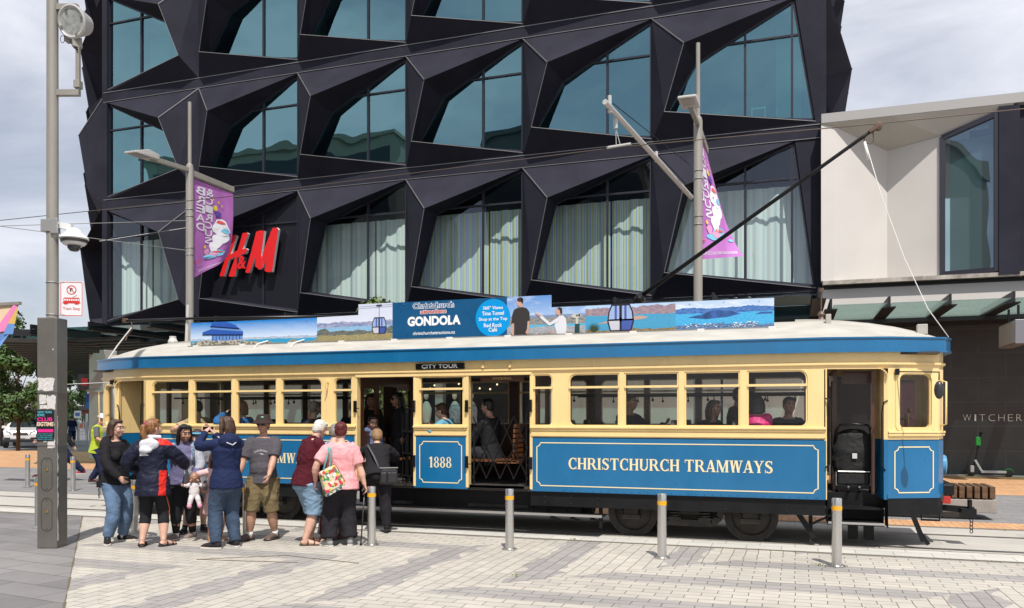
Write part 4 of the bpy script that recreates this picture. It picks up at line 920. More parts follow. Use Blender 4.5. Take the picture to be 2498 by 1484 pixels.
# ---- underframe
mb = MB(); mb.box((-10.82, 11.79, .42), (-6.66, 11.83, .634)); mb.box((-3.72, 11.79, .42), (.38, 11.83, .634)); mb.box((-6.66, 11.92, .36), (-3.72, 11.95, .66)); mb.box((-10.82, 13.87, .42), (.38, 13.91, .634))
mb.box((CX - 7.0, 12.3, .5), (CX + 7.0, 13.4, .62)); mb.box((-6.6, 12.0, .28), (-3.0, 13.7, .62)); mb.build('underframe', M_BLACK, tram)
mb = MB()
for xx in (-3.5, -3.1, -2.7, -1.7, -.9, -.1): mb.ball((xx, 11.787, .56), .01, 6); mb.ball((xx, 11.787, .47), .01, 6)
mb.build('bolt_row', M_GREASE, tram)
mb = MB(); mb.box((-7.4, 11.62, .30), (-2.6, 11.90, .325)); rb = mb.build('running_board', M_BLACK, tram); mb = MB(); mb.box((-7.4, 11.606, .300), (-2.6, 11.62, .335)); mb.build('step_edge', M_CHROME, rb)
mb = MB()
for x in (-5.6, -4.72): mb.box((min(x, x + .9), 11.78, .66), (max(x, x + .9), 11.83, .705))
mb.box((-6.6, 11.78, .655), (-3.75, 11.85, .70)); mb.build('sill_plate', M_GREASE, tram)
def bogie(x0, x1):
    mb = MB(); z = .40; y = 11.98
    pts = [(x0 + .35, z + .2), (x0 + .42, z - .08), (x0 + .52, z - .16), (x1 - .52, z - .16), (x1 - .42, z - .08), (x1 - .35, z + .2)]
    for (a, b_) in zip(pts, pts[1:]): mb.beam((a[0], y, a[1]), (b_[0], y, b_[1]), .09, .12, up=(0, 1, 0))
    for xx in (x0 + .62, x1 - .62):
        for k in range(6): mb.tube([(xx + .075 * math.cos(a), y + .02 + .075 * math.sin(a), .32 + k * .042 + .02 * a / 6.28) for a in [j * math.pi / 5 for j in range(10)]], .015, 5, closed=True)
        mb.cbox((xx, y + .02, .30), (.18, .16, .03))
    for xx in (x0, x1):
        mb.cbox((xx, y - .02, .40), (.20, .14, .26)); mb.cbox((xx, y - .05, .30), (.26, .12, .06)); mb.cbox((xx, y - .06, .47), (.16, .1, .08)); mb.beam((xx, y, .28), (xx + .28, y, .45), .035, .03); mb.beam((xx, y, .28), (xx - .28, y, .45), .035, .03); mb.beam((xx + .28, y, .45), (xx + .45, y, .46), .04, .04)
    mb.beam((x0 + .5, y + .04, .26), (x0 + .9, y + .04, .5), .03, .03); mb.beam((x1 - .5, y + .04, .26), (x1 - .9, y + .04, .5), .03, .03); mb.cbox(((x0 + x1) / 2, y + .5, .36), (.7, .6, .3)); mb.cbox(((x0 + x1) / 2, y + .1, .45), (.35, .2, .2))
    mb.beam((x0 - .5, y, .5), (x0 - .3, y, .42), .04, .04); mb.beam((x0 - .46, y, .5), (x0 - .46, y, .1), .05, .05)
    b_ = mb.build('bogie', M_GREASE, tram, smooth=30)
    for xx in (x0, x1):
        for yy in (12.13, 13.57):
            mb = MB(); mb.lathe((xx, yy, .35), [(.10, .05), (.12, .055), (.26, .03), (.27, .04), (.345, .045), (.345, -.04), (.365, -.05), (.365, -.075), (.27, -.05), (.26, -.02), (.12, -.055), (.08, -.07)][::-1], 36, axis='y'); w = mb.build('wheel', M_GREASE, b_, smooth=30)
bogie(-2.24, -.58); bogie(2 * CX + .58, 2 * CX + 2.24)
for nm, fs in (('brake_rod', [lambda m: m.beam((.02, 11.95, .46), (.25, 11.95, .1), .05, .07), lambda m: m.beam((.12, 11.95, .24), (.46, 11.95, .42), .03, .03), lambda m: m.beam((.06, 12.0, .46), (.4, 12.0, .46), .03, .03), lambda m: m.beam((.2, 12.0, .46), (.2, 12.0, .2), .05, .05)]),
               ('lifeguard_bar', [lambda m: m.beam((1.45, 12.1, .5), (1.60, 12.1, .1), .06, .06), lambda m: m.beam((1.57, 12.1, .2), (1.66, 12.1, .06), .03, .05)]), ('tow_loop', [lambda m: m.tube([(1.60, 12.3, .5), (1.60, 12.3, .36), (1.82, 12.3, .36), (1.82, 12.3, .5)], .015, 6)]),
               ('brake_shoe', [lambda m: m.cbox((.75, 12.3, .18), (.12, .2, .22)), lambda m: m.beam((.75, 12.3, .2), (.75, 12.3, .5), .05, .05)]), ('brake_shoe', [lambda m: m.cbox((.95, 12.3, .18), (.12, .2, .22)), lambda m: m.beam((.95, 12.3, .2), (.95, 12.3, .5), .05, .05)])):
    mb = MB(); [f_(mb) for f_ in fs]; mb.build(nm, M_BLACK, tram)
mb = MB()
for k in range(3): mb.tube([(-3.5 + .3 * k, 11.9, .36), (-3.42 + .3 * k, 11.85, .30), (-3.36 + .3 * k, 11.86, .24)], .012, 5); mb.beam((-3.42 + .3 * k, 11.8, .26), (-3.28 + .3 * k, 11.86, .22), .02, .03)
mb.lathe((-3.3, 12.3, .45), [(.18, -.5), (.2, -.48), (.2, .4), (.18, .42)], 16, axis='x'); mb.build('air_pipe', M_BLACK, tram)
# ---- trolley poles and rope
mb = MB(); mb.box((-2.9, 12.7, 3.06), (-2.0, 13.0, 3.16)); mb.lathe((-2.42, 12.85, 3.1), [(.14, 0), (.12, .12), (.07, .2), (.07, .42), (.04, .45)], 14); mb.beam((-2.9, 12.85, 3.45), (-2.2, 12.85, 3.55), .12, .06); mb.ball((-2.28, 12.8, 3.56), .08); mb.build('trolley_base', M_BLKP, tram)
mb = MB(); mb.tube([(-2.42, 12.85, 3.50), (.9, 12.85, 5.72), (1.06, 12.85, 5.83)], [.034, .026, .022], 10); tp = mb.build('trolley_pole', M_BLACK, tram, smooth=True)
mb = MB(); mb.lathe((1.12, 12.85, 5.86), [(.03, -.045), (.055, -.04), (.04, 0), (.055, .04), (.03, .045)], 18, axis='y'); mb.beam((1.0, 12.85, 5.79), (1.14, 12.85, 5.87), .1, .04); mb.tube([(.95, 12.85, 5.75), (.93, 12.85, 5.66), (1.02, 12.85, 5.62), (1.06, 12.85, 5.66), (1.05, 12.85, 5.8)], .009, 6); mb.build('trolley_wheel', mat('rusty_iron', (.13, .085, .06), .6, .5), tp, smooth=40)
mb = MB(); mb.tube([(.95, 12.85, 5.66), (1.15, 12.75, 4.85), (1.42, 12.6, 3.95), (1.70, 12.45, 3.2), (1.92, 12.25, 2.79)], .0055, 6); mb.tube([(.94, 12.85, 5.66), (.99, 12.84, 5.4)], .02, 6); mb.build('rope', mat('white_rope', (.75, .74, .70), .8), tp, smooth=True)
mb = MB(); mb.tube([(-12.25, 12.85, 3.60), (-10.7, 12.85, 3.58), (-7.6, 12.85, 3.50)], [.02, .024, .03], 10); t2 = mb.build('trolley_pole', M_BLKP, tram, smooth=True)
mb = MB(); mb.lathe((-12.3, 12.85, 3.60), [(.03, -.04), (.05, -.035), (.035, 0), (.05, .035), (.03, .04)], 16, axis='y'); mb.tube([(-12.15, 12.85, 3.58), (-12.1, 12.82, 3.42), (-12.2, 12.8, 3.3), (-12.15, 12.7, 3.2)], .012, 6); mb.build('trolley_wheel', mat('rusty_iron', (.13, .085, .06), .6, .5), t2)
mb = MB(); mb.tube([(-12.1, 12.8, 3.45), (-12.35, 12.7, 3.1), (-12.5, 12.6, 2.8)], .012, 6); mb.build('rope', mat('white_rope', (.75, .74, .70), .8), t2)
mb = MB(); mb.cyl((-10.9, 12.9, 3.05), (-10.86, 12.9, 3.85), .03); mb.box((-11.2, 12.8, 3.02), (-10.8, 13.0, 3.1)); mb.lathe((-10.95, 12.6, 3.03), [(.07, 0), (.09, .1), (.06, .16), (.06, .2)], 10); mb.build('pole_hook', mat('pale_hook', (.55, .53, .5), .5), tram)
mb = MB(); mb.lathe((.36, 12.85, 3.1), [(.04, 0), (.055, .04), (.03, .08), (.055, .12), (.03, .16), (.010, .17), (.010, .44), (.035, .45), (.035, .50)], 12); mb.build('pole_hook', mat('brown_insulator', (.12, .07, .05), .4), tram)
# ------------------------------------------------------------------ picture boards on the tram roof (flat prints)
BY = 12.10
def land(name, x0, x1, z0, z1, sky0, sky1, layers, cloud=0.0, sea=None):
    """printed landscape: sky gradient and rough ridges; layers = (height, amplitude, frequency, colour a, colour b)"""
    t = NT(name); v = t.coords(); x, y, z = t.sep(v); u = t.rng(x, x0 - CX, x1 - CX, 0, 1); h = t.rng(z, z0, z1, 0, 1)
    asp = (x1 - x0) / (z1 - z0); c = t.mix(h, sky0, sky1); p = t.comb(t.ma('MULTIPLY', u, asp), h, len(name) * 1.7)
    if cloud:
        cl = t.noise(t.vmul(p, (1, 3.2, 1)), 1.6, 6, .6); c = t.mix(t.rng(cl, .48, .68, 0, cloud), c, (.85, .87, .9))
    for i, (hh, amp, fr, ca, cb) in enumerate(layers):
        n = t.noise(t.comb(t.ma('MULTIPLY', u, asp), i * 3.7 + 1.1, len(name)), fr, 5, .6); e = t.ma('ADD', t.rng(n, .25, .75, -amp, amp), hh); m = t.ma('LESS_THAN', h, e)
        tx = t.noise(t.vmul(p, (1, 1.8, 1)), 7 + 3 * i, 5, .7); c = t.mix(m, c, t.mix(t.rng(tx, .38, .62, 0, 1), ca, cb))
    t.col(c); t.rough(.25); return t.m
def board(x0, x1, z1, m, y=BY, outline=None):
    mb = MB(); pts = outline or [(x0, 2.983), (x1, 2.983), (x1, z1), (x0, z1)]; mb.prism(pts, (0, y, 0), (1, 0, 0), (0, 0, 1), (0, .012, 0)); b = mb.build('picture_board', m, tram); return b
def flat(mb, pts, k=1, mi=0): mb.face([(x, BY - .0015 * k, z) for x, z in pts], mi)
SEA = (.03, .30, .52); DEEP = (.02, .12, .34)
b1 = board(-10.13, -7.56, 3.392, land('print_observatory', -10.13, -7.56, 2.983, 3.392, (.85, .93, .97), (.0, .20, .60), [(.30, .05, 3, (.30, .38, .52), (.55, .58, .62)), (.20, .03, 2, SEA, (.05, .36, .6)), (.08, .16, 1.3, (.42, .36, .27), (.20, .19, .13))], .08))
mb = MB()
X = lambda u: -10.13 + u * 2.57; Z = lambda h: 2.983 + h * .409
bl = [mat('print_blue', (.03, .10, .42), .3), mat('print_pale_blue', (.14, .28, .62), .3), mat('print_navy', (.01, .02, .07), .3)]
flat(mb, [(X(.175), Z(.15)), (X(.425), Z(.15)), (X(.425), Z(.45)), (X(.175), Z(.50))], 1, 1)
flat(mb, [(X(.10), Z(.46)), (X(.43), Z(.42)), (X(.43), Z(.55)), (X(.17), Z(.70)), (X(.10), Z(.58))], 2, 0)
flat(mb, [(X(.17), Z(.70)), (X(.43), Z(.55)), (X(.40), Z(.72)), (X(.17), Z(.86))], 3, 1); flat(mb, [(X(.165), Z(.80)), (X(.40), Z(.66)), (X(.37), Z(.84)), (X(.29), Z(.99)), (X(.18), Z(.97))], 4, 0)
flat(mb, [(X(.165), Z(.79)), (X(.40), Z(.65)), (X(.40), Z(.70)), (X(.165), Z(.84))], 5, 2); flat(mb, [(X(.10), Z(.45)), (X(.43), Z(.39)), (X(.43), Z(.43)), (X(.10), Z(.49))], 5, 2)
for k in range(9): u = .185 + k * .027; flat(mb, [(X(u), Z(.15)), (X(u + .004), Z(.15)), (X(u + .004), Z(.42)), (X(u), Z(.42))], 6, 2)
rk = [mat('print_rock', (.50, .44, .34), .4), mat('print_rock_dark', (.20, .18, .12), .4)]
mb.build('printed_observatory', bl, b1)
mb = MB(); random.seed(3)
for k in range(120):
    u = random.uniform(.02, .55); h = random.uniform(.0, .16 if u < .1 else .20) * (1 if u < .45 else .5); r = random.uniform(.012, .03); n = 6; flat(mb, [(X(u) + r * 1.3 * math.cos(a + k), Z(h) + max(-Z(h) + 2.986, r * .8 * math.sin(a + k))) for a in [j * 6.283 / n for j in range(n)]], 7 + k * .02, k % 2 if k % 3 else 0)
mb.build('printed_rocks', rk, b1)
b2 = board(-7.56, -6.16, 3.58, land('print_gondola_hill', -7.56, -6.16, 2.983, 3.58, (.72, .74, .82), (.62, .66, .80), [(.52, .06, 2.2, (.16, .22, .42), (.40, .40, .52)), (.40, .02, 1, (.22, .42, .62), (.30, .50, .68)), (.30, .13, 1.6, (.09, .11, .10), (.20, .20, .17)), (.16, .08, 2.4, (.42, .34, .18), (.24, .22, .10))], .2),
            outline=[(-7.56, 2.983), (-6.16, 2.983), (-6.16, 3.58), (-6.78, 3.58), (-6.78, 3.405), (-7.56, 3.395)])
def cabin(cx, cz, s, parent, two=True):
    P = lambda a, b_: (cx + a * s, cz + b_ * s); pm = [mat('print_cabin_blue', (.06, .10, .36), .3), mat('print_cabin_glass', (.32, .42, .66), .2), mat('print_cabin_dark', (.015, .015, .03), .3), mat('print_cabin_pale', (.55, .55, .62), .4)]
    mb = MB(); flat(mb, [P(-.40, -.5), P(.40, -.5), P(.5, -.15), P(.46, .2), P(.34, .5), P(-.34, .5), P(-.46, .2), P(-.5, -.15)], 1, 2)
    flat(mb, [P(-.36, -.46), P(-.04, -.46), P(-.04, -.12), P(-.45, -.12)], 2, 3); flat(mb, [P(.04, -.46), P(.36, -.46), P(.45, -.12), P(.04, -.12)], 2, 0)
    for a in (-1, 1): flat(mb, [P(a * .05, -.06), P(a * .44, -.06), P(a * .41, .2), P(a * .31, .43), P(a * .05, .43)], 2, 1); flat(mb, [P(a * .14, -.06), P(a * .22, -.06), P(a * .22, .43), P(a * .14, .43)], 3, 0)
    mb.build('printed_cabin', pm, parent)
mb = MB()
for dz in (.045, .075): flat(mb, [(-6.78, 3.58 - dz), (-6.16, 3.595 - dz), (-6.16, 3.599 - dz), (-6.78, 3.584 - dz)], 1)
flat(mb, [(-6.405, 3.36), (-6.395, 3.36), (-6.395, 3.56), (-6.405, 3.56)], 1); flat(mb, [(-6.45, 3.53), (-6.35, 3.53), (-6.35, 3.56), (-6.45, 3.56)], 2); mb.build('printed_cable', mat('print_cable', (.05, .05, .08), .4), b2)
cabin(-6.40, 3.22, .27, b2)
b3 = board(-6.16, -3.49, 3.58, mat('print_board_blue', (.008, .085, .205), .3, noise=(3, .05)), outline=[(-6.16, 2.983), (-4.20, 2.983), (-4.20, 3.58), (-6.16, 3.58)])
mb = MB(); nx = Vector((1, 0, 0)); nz = Vector((0, 0, 1)); WHT = mat('print_white', (.85, .85, .85), .4)
put_text(mb, 'GONDOLA', (-5.43, BY - .004, 3.185), nx, nz, .92, .155, .05, anchor='c'); put_text(mb, 'christchurchattractions.nz', (-5.43, BY - .004, 3.045), nx, nz, .73, .052, .012, anchor='c')
put_text(mb, 'Christchurch', (-5.44, BY - .003, 3.455), nx, nz, .72, .105, .075, anchor='c'); put_text(mb, 'attractions', (-5.44, BY - .003, 3.372), nx, nz, .46, .075, .07, anchor='c'); mb.build('lettering', WHT, b3)
mb = MB(); put_text(mb, 'Christchurch', (-5.44, BY - .005, 3.465), nx, nz, .70, .09, .012, anchor='c'); mb.build('lettering', mat('print_letter_blue', (.01, .08, .25), .4), b3)
mb = MB(); put_text(mb, 'attractions', (-5.44, BY - .006, 3.380), nx, Vector((.12, 0, 1)), .44, .06, .015, anchor='c'); mb.build('lettering', mat('print_letter_red', (.65, .05, .03), .4), b3)
b3b = board(-4.20, -3.49, 3.58, land('print_lookout', -4.20, -2.96, 2.983, 3.58, (.55, .68, .85), (.12, .28, .62), [(.50, .012, 2, (.16, .24, .42), (.24, .30, .46)), (.44, .02, 2, (.16, .17, .16), (.34, .33, .33)), (.26, .02, 1, (.06, .40, .62), (.10, .45, .66)), (.20, .04, 3, (.26, .28, .34), (.45, .44, .44)), (.04, .05, 3, (.30, .24, .16), (.2, .17, .1))], .5),
             outline=[(-4.20, 2.983), (-2.96, 2.983), (-2.96, 3.392), (-3.49, 3.392), (-3.49, 3.58), (-4.20, 3.58)])
mb = MB(); cx, cz, r = -4.43, 3.27, .292; flat(mb, [(cx + r * .98 * math.cos(a), cz + r * math.sin(a)) for a in [k * 2 * math.pi / 48 for k in range(48)]], 2); mb.build('printed_disc', mat('print_bright_blue', (.0, .29, .68), .3), b3)
mb = MB()
for k, s in enumerate(('360° Views', 'Time Tunnel', 'Shop at the Top', 'Red Rock', 'Café')):
    wd = (.33, .36, .47, .30, .14)[k]; put_text(mb, s, (cx, BY - .006, (3.40, 3.31, 3.215, 3.125, 3.055)[k]), nx, nz, wd, .062 if k != 0 else .055, .015, anchor='c')
mb.build('lettering', WHT, b3)
# two visitors printed on the lookout board, and a coin viewer
PM = [mat('print_skin', (.55, .33, .24), .5), mat('print_dark_shirt', (.03, .025, .025), .5), mat('print_white_top', (.68, .68, .72), .5), mat('print_hair', (.035, .02, .015), .5), mat('print_grey', (.52, .51, .46), .5), mat('print_green', (.012, .05, .05), .5)]
def ell(mb, cx, cz, rx, rz, k, mi): flat(mb, [(cx + rx * math.cos(a), cz + rz * math.sin(a)) for a in [j * math.pi / 8 for j in range(16)]], k, mi)
mb = MB()
flat(mb, [(-4.085, 2.985), (-3.88, 2.985), (-3.87, 3.20), (-3.83, 3.20), (-3.835, 3.33), (-3.88, 3.395), (-3.95, 3.415), (-4.02, 3.41), (-4.085, 3.38), (-4.115, 3.30), (-4.13, 3.17), (-4.08, 3.17)], 3, 1)
flat(mb, [(-4.115, 3.17), (-4.085, 3.17), (-4.10, 3.06), (-4.08, 2.985), (-4.11, 2.985), (-4.14, 3.06)], 4, 0); flat(mb, [(-3.86, 3.2), (-3.835, 3.2), (-3.84, 3.08), (-3.87, 3.0), (-3.90, 3.02), (-3.87, 3.09)], 4, 0)
flat(mb, [(-3.99, 3.41), (-3.94, 3.42), (-3.945, 3.47), (-4.0, 3.45)], 4, 0); ell(mb, -4.0, 3.49, .044, .06, 5, 0); ell(mb, -3.985, 3.532, .05, .035, 6, 3); ell(mb, -3.952, 3.505, .018, .03, 6, 3)
flat(mb, [(-3.40, 2.985), (-3.26, 2.985), (-3.25, 3.12), (-3.265, 3.22), (-3.31, 3.265), (-3.37, 3.26), (-3.41, 3.20), (-3.44, 3.12)], 3, 2); flat(mb, [(-3.40, 3.23), (-3.37, 3.18), (-3.52, 3.115), (-3.66, 3.235), (-3.69, 3.27), (-3.67, 3.29), (-3.63, 3.27), (-3.51, 3.16)], 5, 2); flat(mb, [(-3.66, 3.25), (-3.645, 3.275), (-3.70, 3.31), (-3.76, 3.32), (-3.715, 3.285)], 6, 0)
flat(mb, [(-3.38, 3.26), (-3.34, 3.26), (-3.345, 3.30), (-3.39, 3.29)], 5, 0); ell(mb, -3.385, 3.325, .036, .05, 6, 0); flat(mb, [(-3.42, 3.36), (-3.36, 3.39), (-3.32, 3.37), (-3.315, 3.30), (-3.345, 3.29), (-3.355, 3.34), (-3.39, 3.37)], 7, 3); ell(mb, -3.47, 3.02, .02, .03, 4, 0)
flat(mb, [(-3.13, 2.985), (-3.05, 2.985), (-3.05, 3.13), (-3.12, 3.13)], 3, 5); flat(mb, [(-3.11, 3.13), (-3.07, 3.13), (-3.07, 3.22), (-3.11, 3.22)], 3, 4); ell(mb, -3.10, 3.25, .08, .035, 4, 4); ell(mb, -3.055, 3.255, .016, .02, 5, 3); ell(mb, -3.09, 3.255, .012, .016, 5, 3)
mb.build('printed_people', PM, b3b)
b4 = board(-2.96, -1.63, 3.392, land('print_harbour', -2.96, -1.63, 2.983, 3.392, (.45, .60, .85), (.40, .58, .86), [(.92, .10, 1.5, (.40, .27, .27), (.22, .18, .26)), (.62, .03, 2, (.05, .30, .50), (.08, .34, .55)), (.10, .10, 1.8, (.36, .24, .12), (.12, .11, .04))], .2))
mb = MB(); flat(mb, [(-2.80, 3.11), (-2.35, 3.14), (-2.08, 3.17), (-2.02, 3.19), (-2.12, 3.215), (-2.4, 3.21)], 1); mb.build('printed_headland', mat('print_headland', (.50, .33, .26), .4), b4); cabin(-2.43, 3.20, .40, b4)
mb = MB()
for k in range(16): a = R(20 + k * 9); flat(mb, [(-2.84, 3.0), (-2.82, 3.0), (-2.83 + .13 * math.cos(a), 3.0 + .15 * math.sin(a))], 3 + k * .1)
mb.build('printed_flax', mat('print_flax', (.03, .05, .015), .5), b4)
b5 = board(-1.63, -.275, 3.392, land('print_bay', -1.63, -.275, 2.983, 3.392, (.72, .78, .84), (.45, .58, .76), [(.74, .07, 1.6, (.03, .12, .38), (.10, .22, .48)), (.56, .02, 2, (.03, .36, .66), (.10, .44, .72)), (.18, .12, 1.5, (.02, .08, .22), (.20, .30, .45))], .7))
mb = MB(); flat(mb, [(-1.46, 3.16), (-1.2, 3.13), (-.9, 3.15), (-.72, 3.19), (-.86, 3.235), (-1.1, 3.25), (-1.25, 3.20)], 1); flat(mb, [(-.52, 3.175), (-.3, 3.175), (-.3, 3.20), (-.45, 3.205)], 1); mb.build('printed_headland', mat('print_blue_headland', (.03, .09, .28), .4, noise=(9, .6)), b5)
mb = MB(); random.seed(5)
for k in range(60):
    x = random.choice((random.uniform(-1.5, -1.05), random.uniform(-.85, -.5))); z = random.uniform(3.0, 3.07); flat(mb, [(x, z), (x + .02, z), (x + .02, z + .008), (x, z + .008)], 2 + k * .01)
mb.build('printed_town', WHT, b5)
mb = MB(); mb.beam((-10.15, 12.06, 2.973), (-.25, 12.06, 2.973), .03, .025); br = mb.build('board_rail', mat('grey_rail', (.36, .35, .34), .4, .6), tram)
mb = MB()
for k in range(11): x = -9.95 + k * .965; mb.box((x - .05, 12.0, 2.945), (x + .05, 12.075, 2.985))
mb.build('board_clip', mat('white_clip', (.72, .71, .68), .5), br, bevel=.005)
mb = MB()
for x0, x1, z1 in ((-10.13, -7.56, 3.39), (-6.16, -4.2, 3.58), (-2.96, -1.63, 3.39), (-1.63, -.275, 3.39)):
    for x in (x0 + .2, (x0 + x1) / 2, x1 - .2): mb.ball((x, BY - .003, z1 - .035), .008, 6)
mb.build('board_screw', mat('screw_head', (.4, .4, .42), .3, .8), br)
# ------------------------------------------------------------------ street furniture
M_SS = mat('brushed_steel', (.60, .59, .57), .29, .92, noise=(2.0, .12, (60, 60, 1)), bump=(2, .08, (120, 120, 1)))
M_YBAND = mat('amber_band', (.78, .38, .012), .35)
M_GALV = mat('pole_grey_paint', (.30, .278, .245), .45, .15, noise=(2.5, .12, (1, 1, .3)))
M_POST = mat('brown_grey_post', (.135, .126, .11), .38, .15, noise=(1.6, .2), bump=(3, .06))
def bollard(x, y, lab, grp):
    b = empty('bollard', (x, y, 0), 0, lab, 'bollard', grp); mb = MB(); mb.lathe((x, y, 0), [(.056, .0), (.056, .655)], 28); mb.lathe((x, y, 0), [(.0565, .705), (.0565, .785), (.052, .795), (.04, .797), (.0, .797)], 28); mb.build('tube', M_SS, b, smooth=30)
    mb = MB(); mb.lathe((x, y, 0), [(.0585, .655), (.0585, .705)], 28); mb.build('reflective_band', M_YBAND, b, smooth=30)
    mb = MB(); mb.lathe((x, y, 0), [(.10, .003), (.10, .012), (.085, .020), (.06, .025)], 24)
    for k in range(4): a = R(45 + 90 * k); mb.lathe((x + .083 * math.cos(a), y + .083 * math.sin(a), 0), [(.008, .018), (.008, .028)], 6)
    mb.build('base_flange', M_SS, b, smooth=30); return b
b0 = bollard(-11.23, 9.95, 'steel bollard with amber band partly hidden behind the postered post', 'bollards along the near side of the track')
near = [(-9.40, 10.0, 'steel bollard behind the woman in the navy and red jacket'), (-7.51, 10.15, 'steel bollard behind the man in the bucket hat'), (-5.43, 10.05, 'steel bollard just right of the woman with the walking stick'), (-3.54, 10.3, 'steel bollard standing below the 1888 panel and open lattice gate'), (-1.55, 10.28, 'steel bollard in front of the tram wheels'), (.46, 10.37, 'steel bollard in front of the doorway with the pushchair')]
for x, y, l in near: copy_tree(b0, (x, y, 0), label=l)
for x, y, l in ((-17.93, 15.57, 'steel bollard beyond the track, left of the postered post'), (-16.03, 15.14, 'steel bollard beyond the track, beside the striding walker')): copy_tree(b0, (x, y, 0), label=l, group='bollards beyond the track')
# ---- the postered column with its mast
PX, PY = -9.385, 8.53
post = empty('service_column', (PX, PY, 0), R(18), 'square brown metal column with torn posters carrying a round mast', 'utility pole')
mb = MB(); h = .132; mb.box((-h, -h, 0), (h, h, 3.05)); cb = mb.build('box_column', M_POST, post, bevel=.012, local=True)
mb = MB(); mb.cyl((0, 0, 3.05), (0, 0, 9.2), .075, .07, 20); mb.build('mast', M_GALV, post, smooth=40, local=True)
mb = MB()
for zc in (.98, .45):
    o_, i_ = rrect(-.075, zc - .22, .075, zc + .22, (.074,) * 4, 7), rrect(-.069, zc - .214, .069, zc + .214, (.068,) * 4, 7)
    v, f = plate(o_, [i_], (0, -h - .004, 0), (1, 0, 0), (0, 0, 1), (0, .006, 0)); mb.add(v, f)
    for dz in (-.19, .19): mb.ball((0, -h - .003, zc + dz), .007, 6)
mb.build('access_hatch', mat('hatch_edge', (.05, .047, .042), .4), post, local=True)
mb = MB()
for zc in (1.04, .49): mb.lathe((0, -h - .006, zc), [(.001, -.004), (.022, -.002), (.022, .004)], 12, axis='y')
mb.build('lock', mat('brass_lock', (.55, .38, .14), .3, .9), post, local=True)
for z in (2.06, 1.36):
    mb = MB(); q = h + .006; mb.tube([(-q, -q, z), (q, -q, z), (q, q, z), (-q, q, z)], .006, 5, closed=True); mb.build('wire_tie', M_POST, post, local=True)
mb = MB(); random.seed(11)
def torn(cx_, cz, w_, hh, n=22, jag=.25, d=.003):
    pts = []
    for k in range(n):
        a = 2 * math.pi * k / n; r = 1 + jag * (random.random() - .6); sx = math.copysign(min(1, abs(math.cos(a)) * 1.35), math.cos(a)); sz = math.copysign(min(1, abs(math.sin(a)) * 1.35), math.sin(a)); pts.append((max(-h + .004, min(h - .004, cx_ + sx * w_ / 2 * r)), cz + sz * hh / 2 * r))
    mb.face([(x, -h - d, z) for x, z in pts])
torn(-.01, 2.17, .22, .17); torn(-.05, 1.97, .10, .12, d=.002); torn(.06, 1.93, .12, .18, d=.0025); torn(.0, 1.87, .2, .05, d=.0035); torn(.06, 1.39, .1, .13); torn(-.02, 1.42, .05, .03)
for z0, z1 in ((1.0, 1.75), (.1, .95)):
    n = 14; L_ = [(h + .0015, -h + .012 + .035 * random.random(), z0 + (z1 - z0) * k / n) for k in range(n + 1)]
    for k in range(n): mb.face([(h + .0025, -h + .005, L_[k][2]), (h + .0025, L_[k][1], L_[k][2]), (h + .0025, L_[k + 1][1], L_[k + 1][2]), (h + .0025, -h + .005, L_[k + 1][2])])
for z, r in ((2.62, .016), (1.62, .03)): mb.face([(.075, -h - .003, z), (.075 + r, -h - .003, z), (.075 + r, -h - .003, z + r), (.075, -h - .003, z + r)])
mb.build('torn_paper', mat('torn_paper', (.60, .57, .54), .9, noise=(30, .25)), post, local=True)
mb = MB(); mb.box((-h - .004, -h - .008, 1.42), (.098, -h - .004, 1.83)); po = mb.build('poster', mat('black_poster', (.012, .012, .016), .35), post, local=True)
cyan, pink, crm = mat('poster_cyan', (.10, .50, .58), .5), mat('poster_pink', (.75, .02, .24), .5), mat('poster_cream', (.75, .58, .40), .5)
mb = MB(); A, U = Vector((1, 0, 0)), Vector((0, 0, 1)); yq = -h - .010
put_text(mb, 'NEW YEARS', (-.115, yq, 1.785), A, U, .19, .03, .01); put_text(mb, 'EVE', (-.115, yq, 1.745), A, U, .09, .032, .02)
for k, s in enumerate(('LUSH NIGHTCLUB', '11 ALLEN STREET', 'DOORS OPEN LATE', 'NIGHTCLUB.CO.NZ')): put_text(mb, s, (-.12, yq, 1.505 - .024 * k), A, U, .20, .015, .0)
mb.build('lettering', cyan, po, local=True)
mb = MB(); put_text(mb, 'CLUB', (-.122, yq, 1.680), A, U, .2, .05, .03); mb.box((-.12, yq - .0, 1.535), (.09, yq + .002, 1.575)); mb.build('lettering', pink, po, local=True)
mb = MB(); put_text(mb, 'EIGTIME', (-.128, yq - .002, 1.615), A, Vector((.1, 0, 1)), .22, .055, .04); mb.build('lettering', crm, po, local=True)
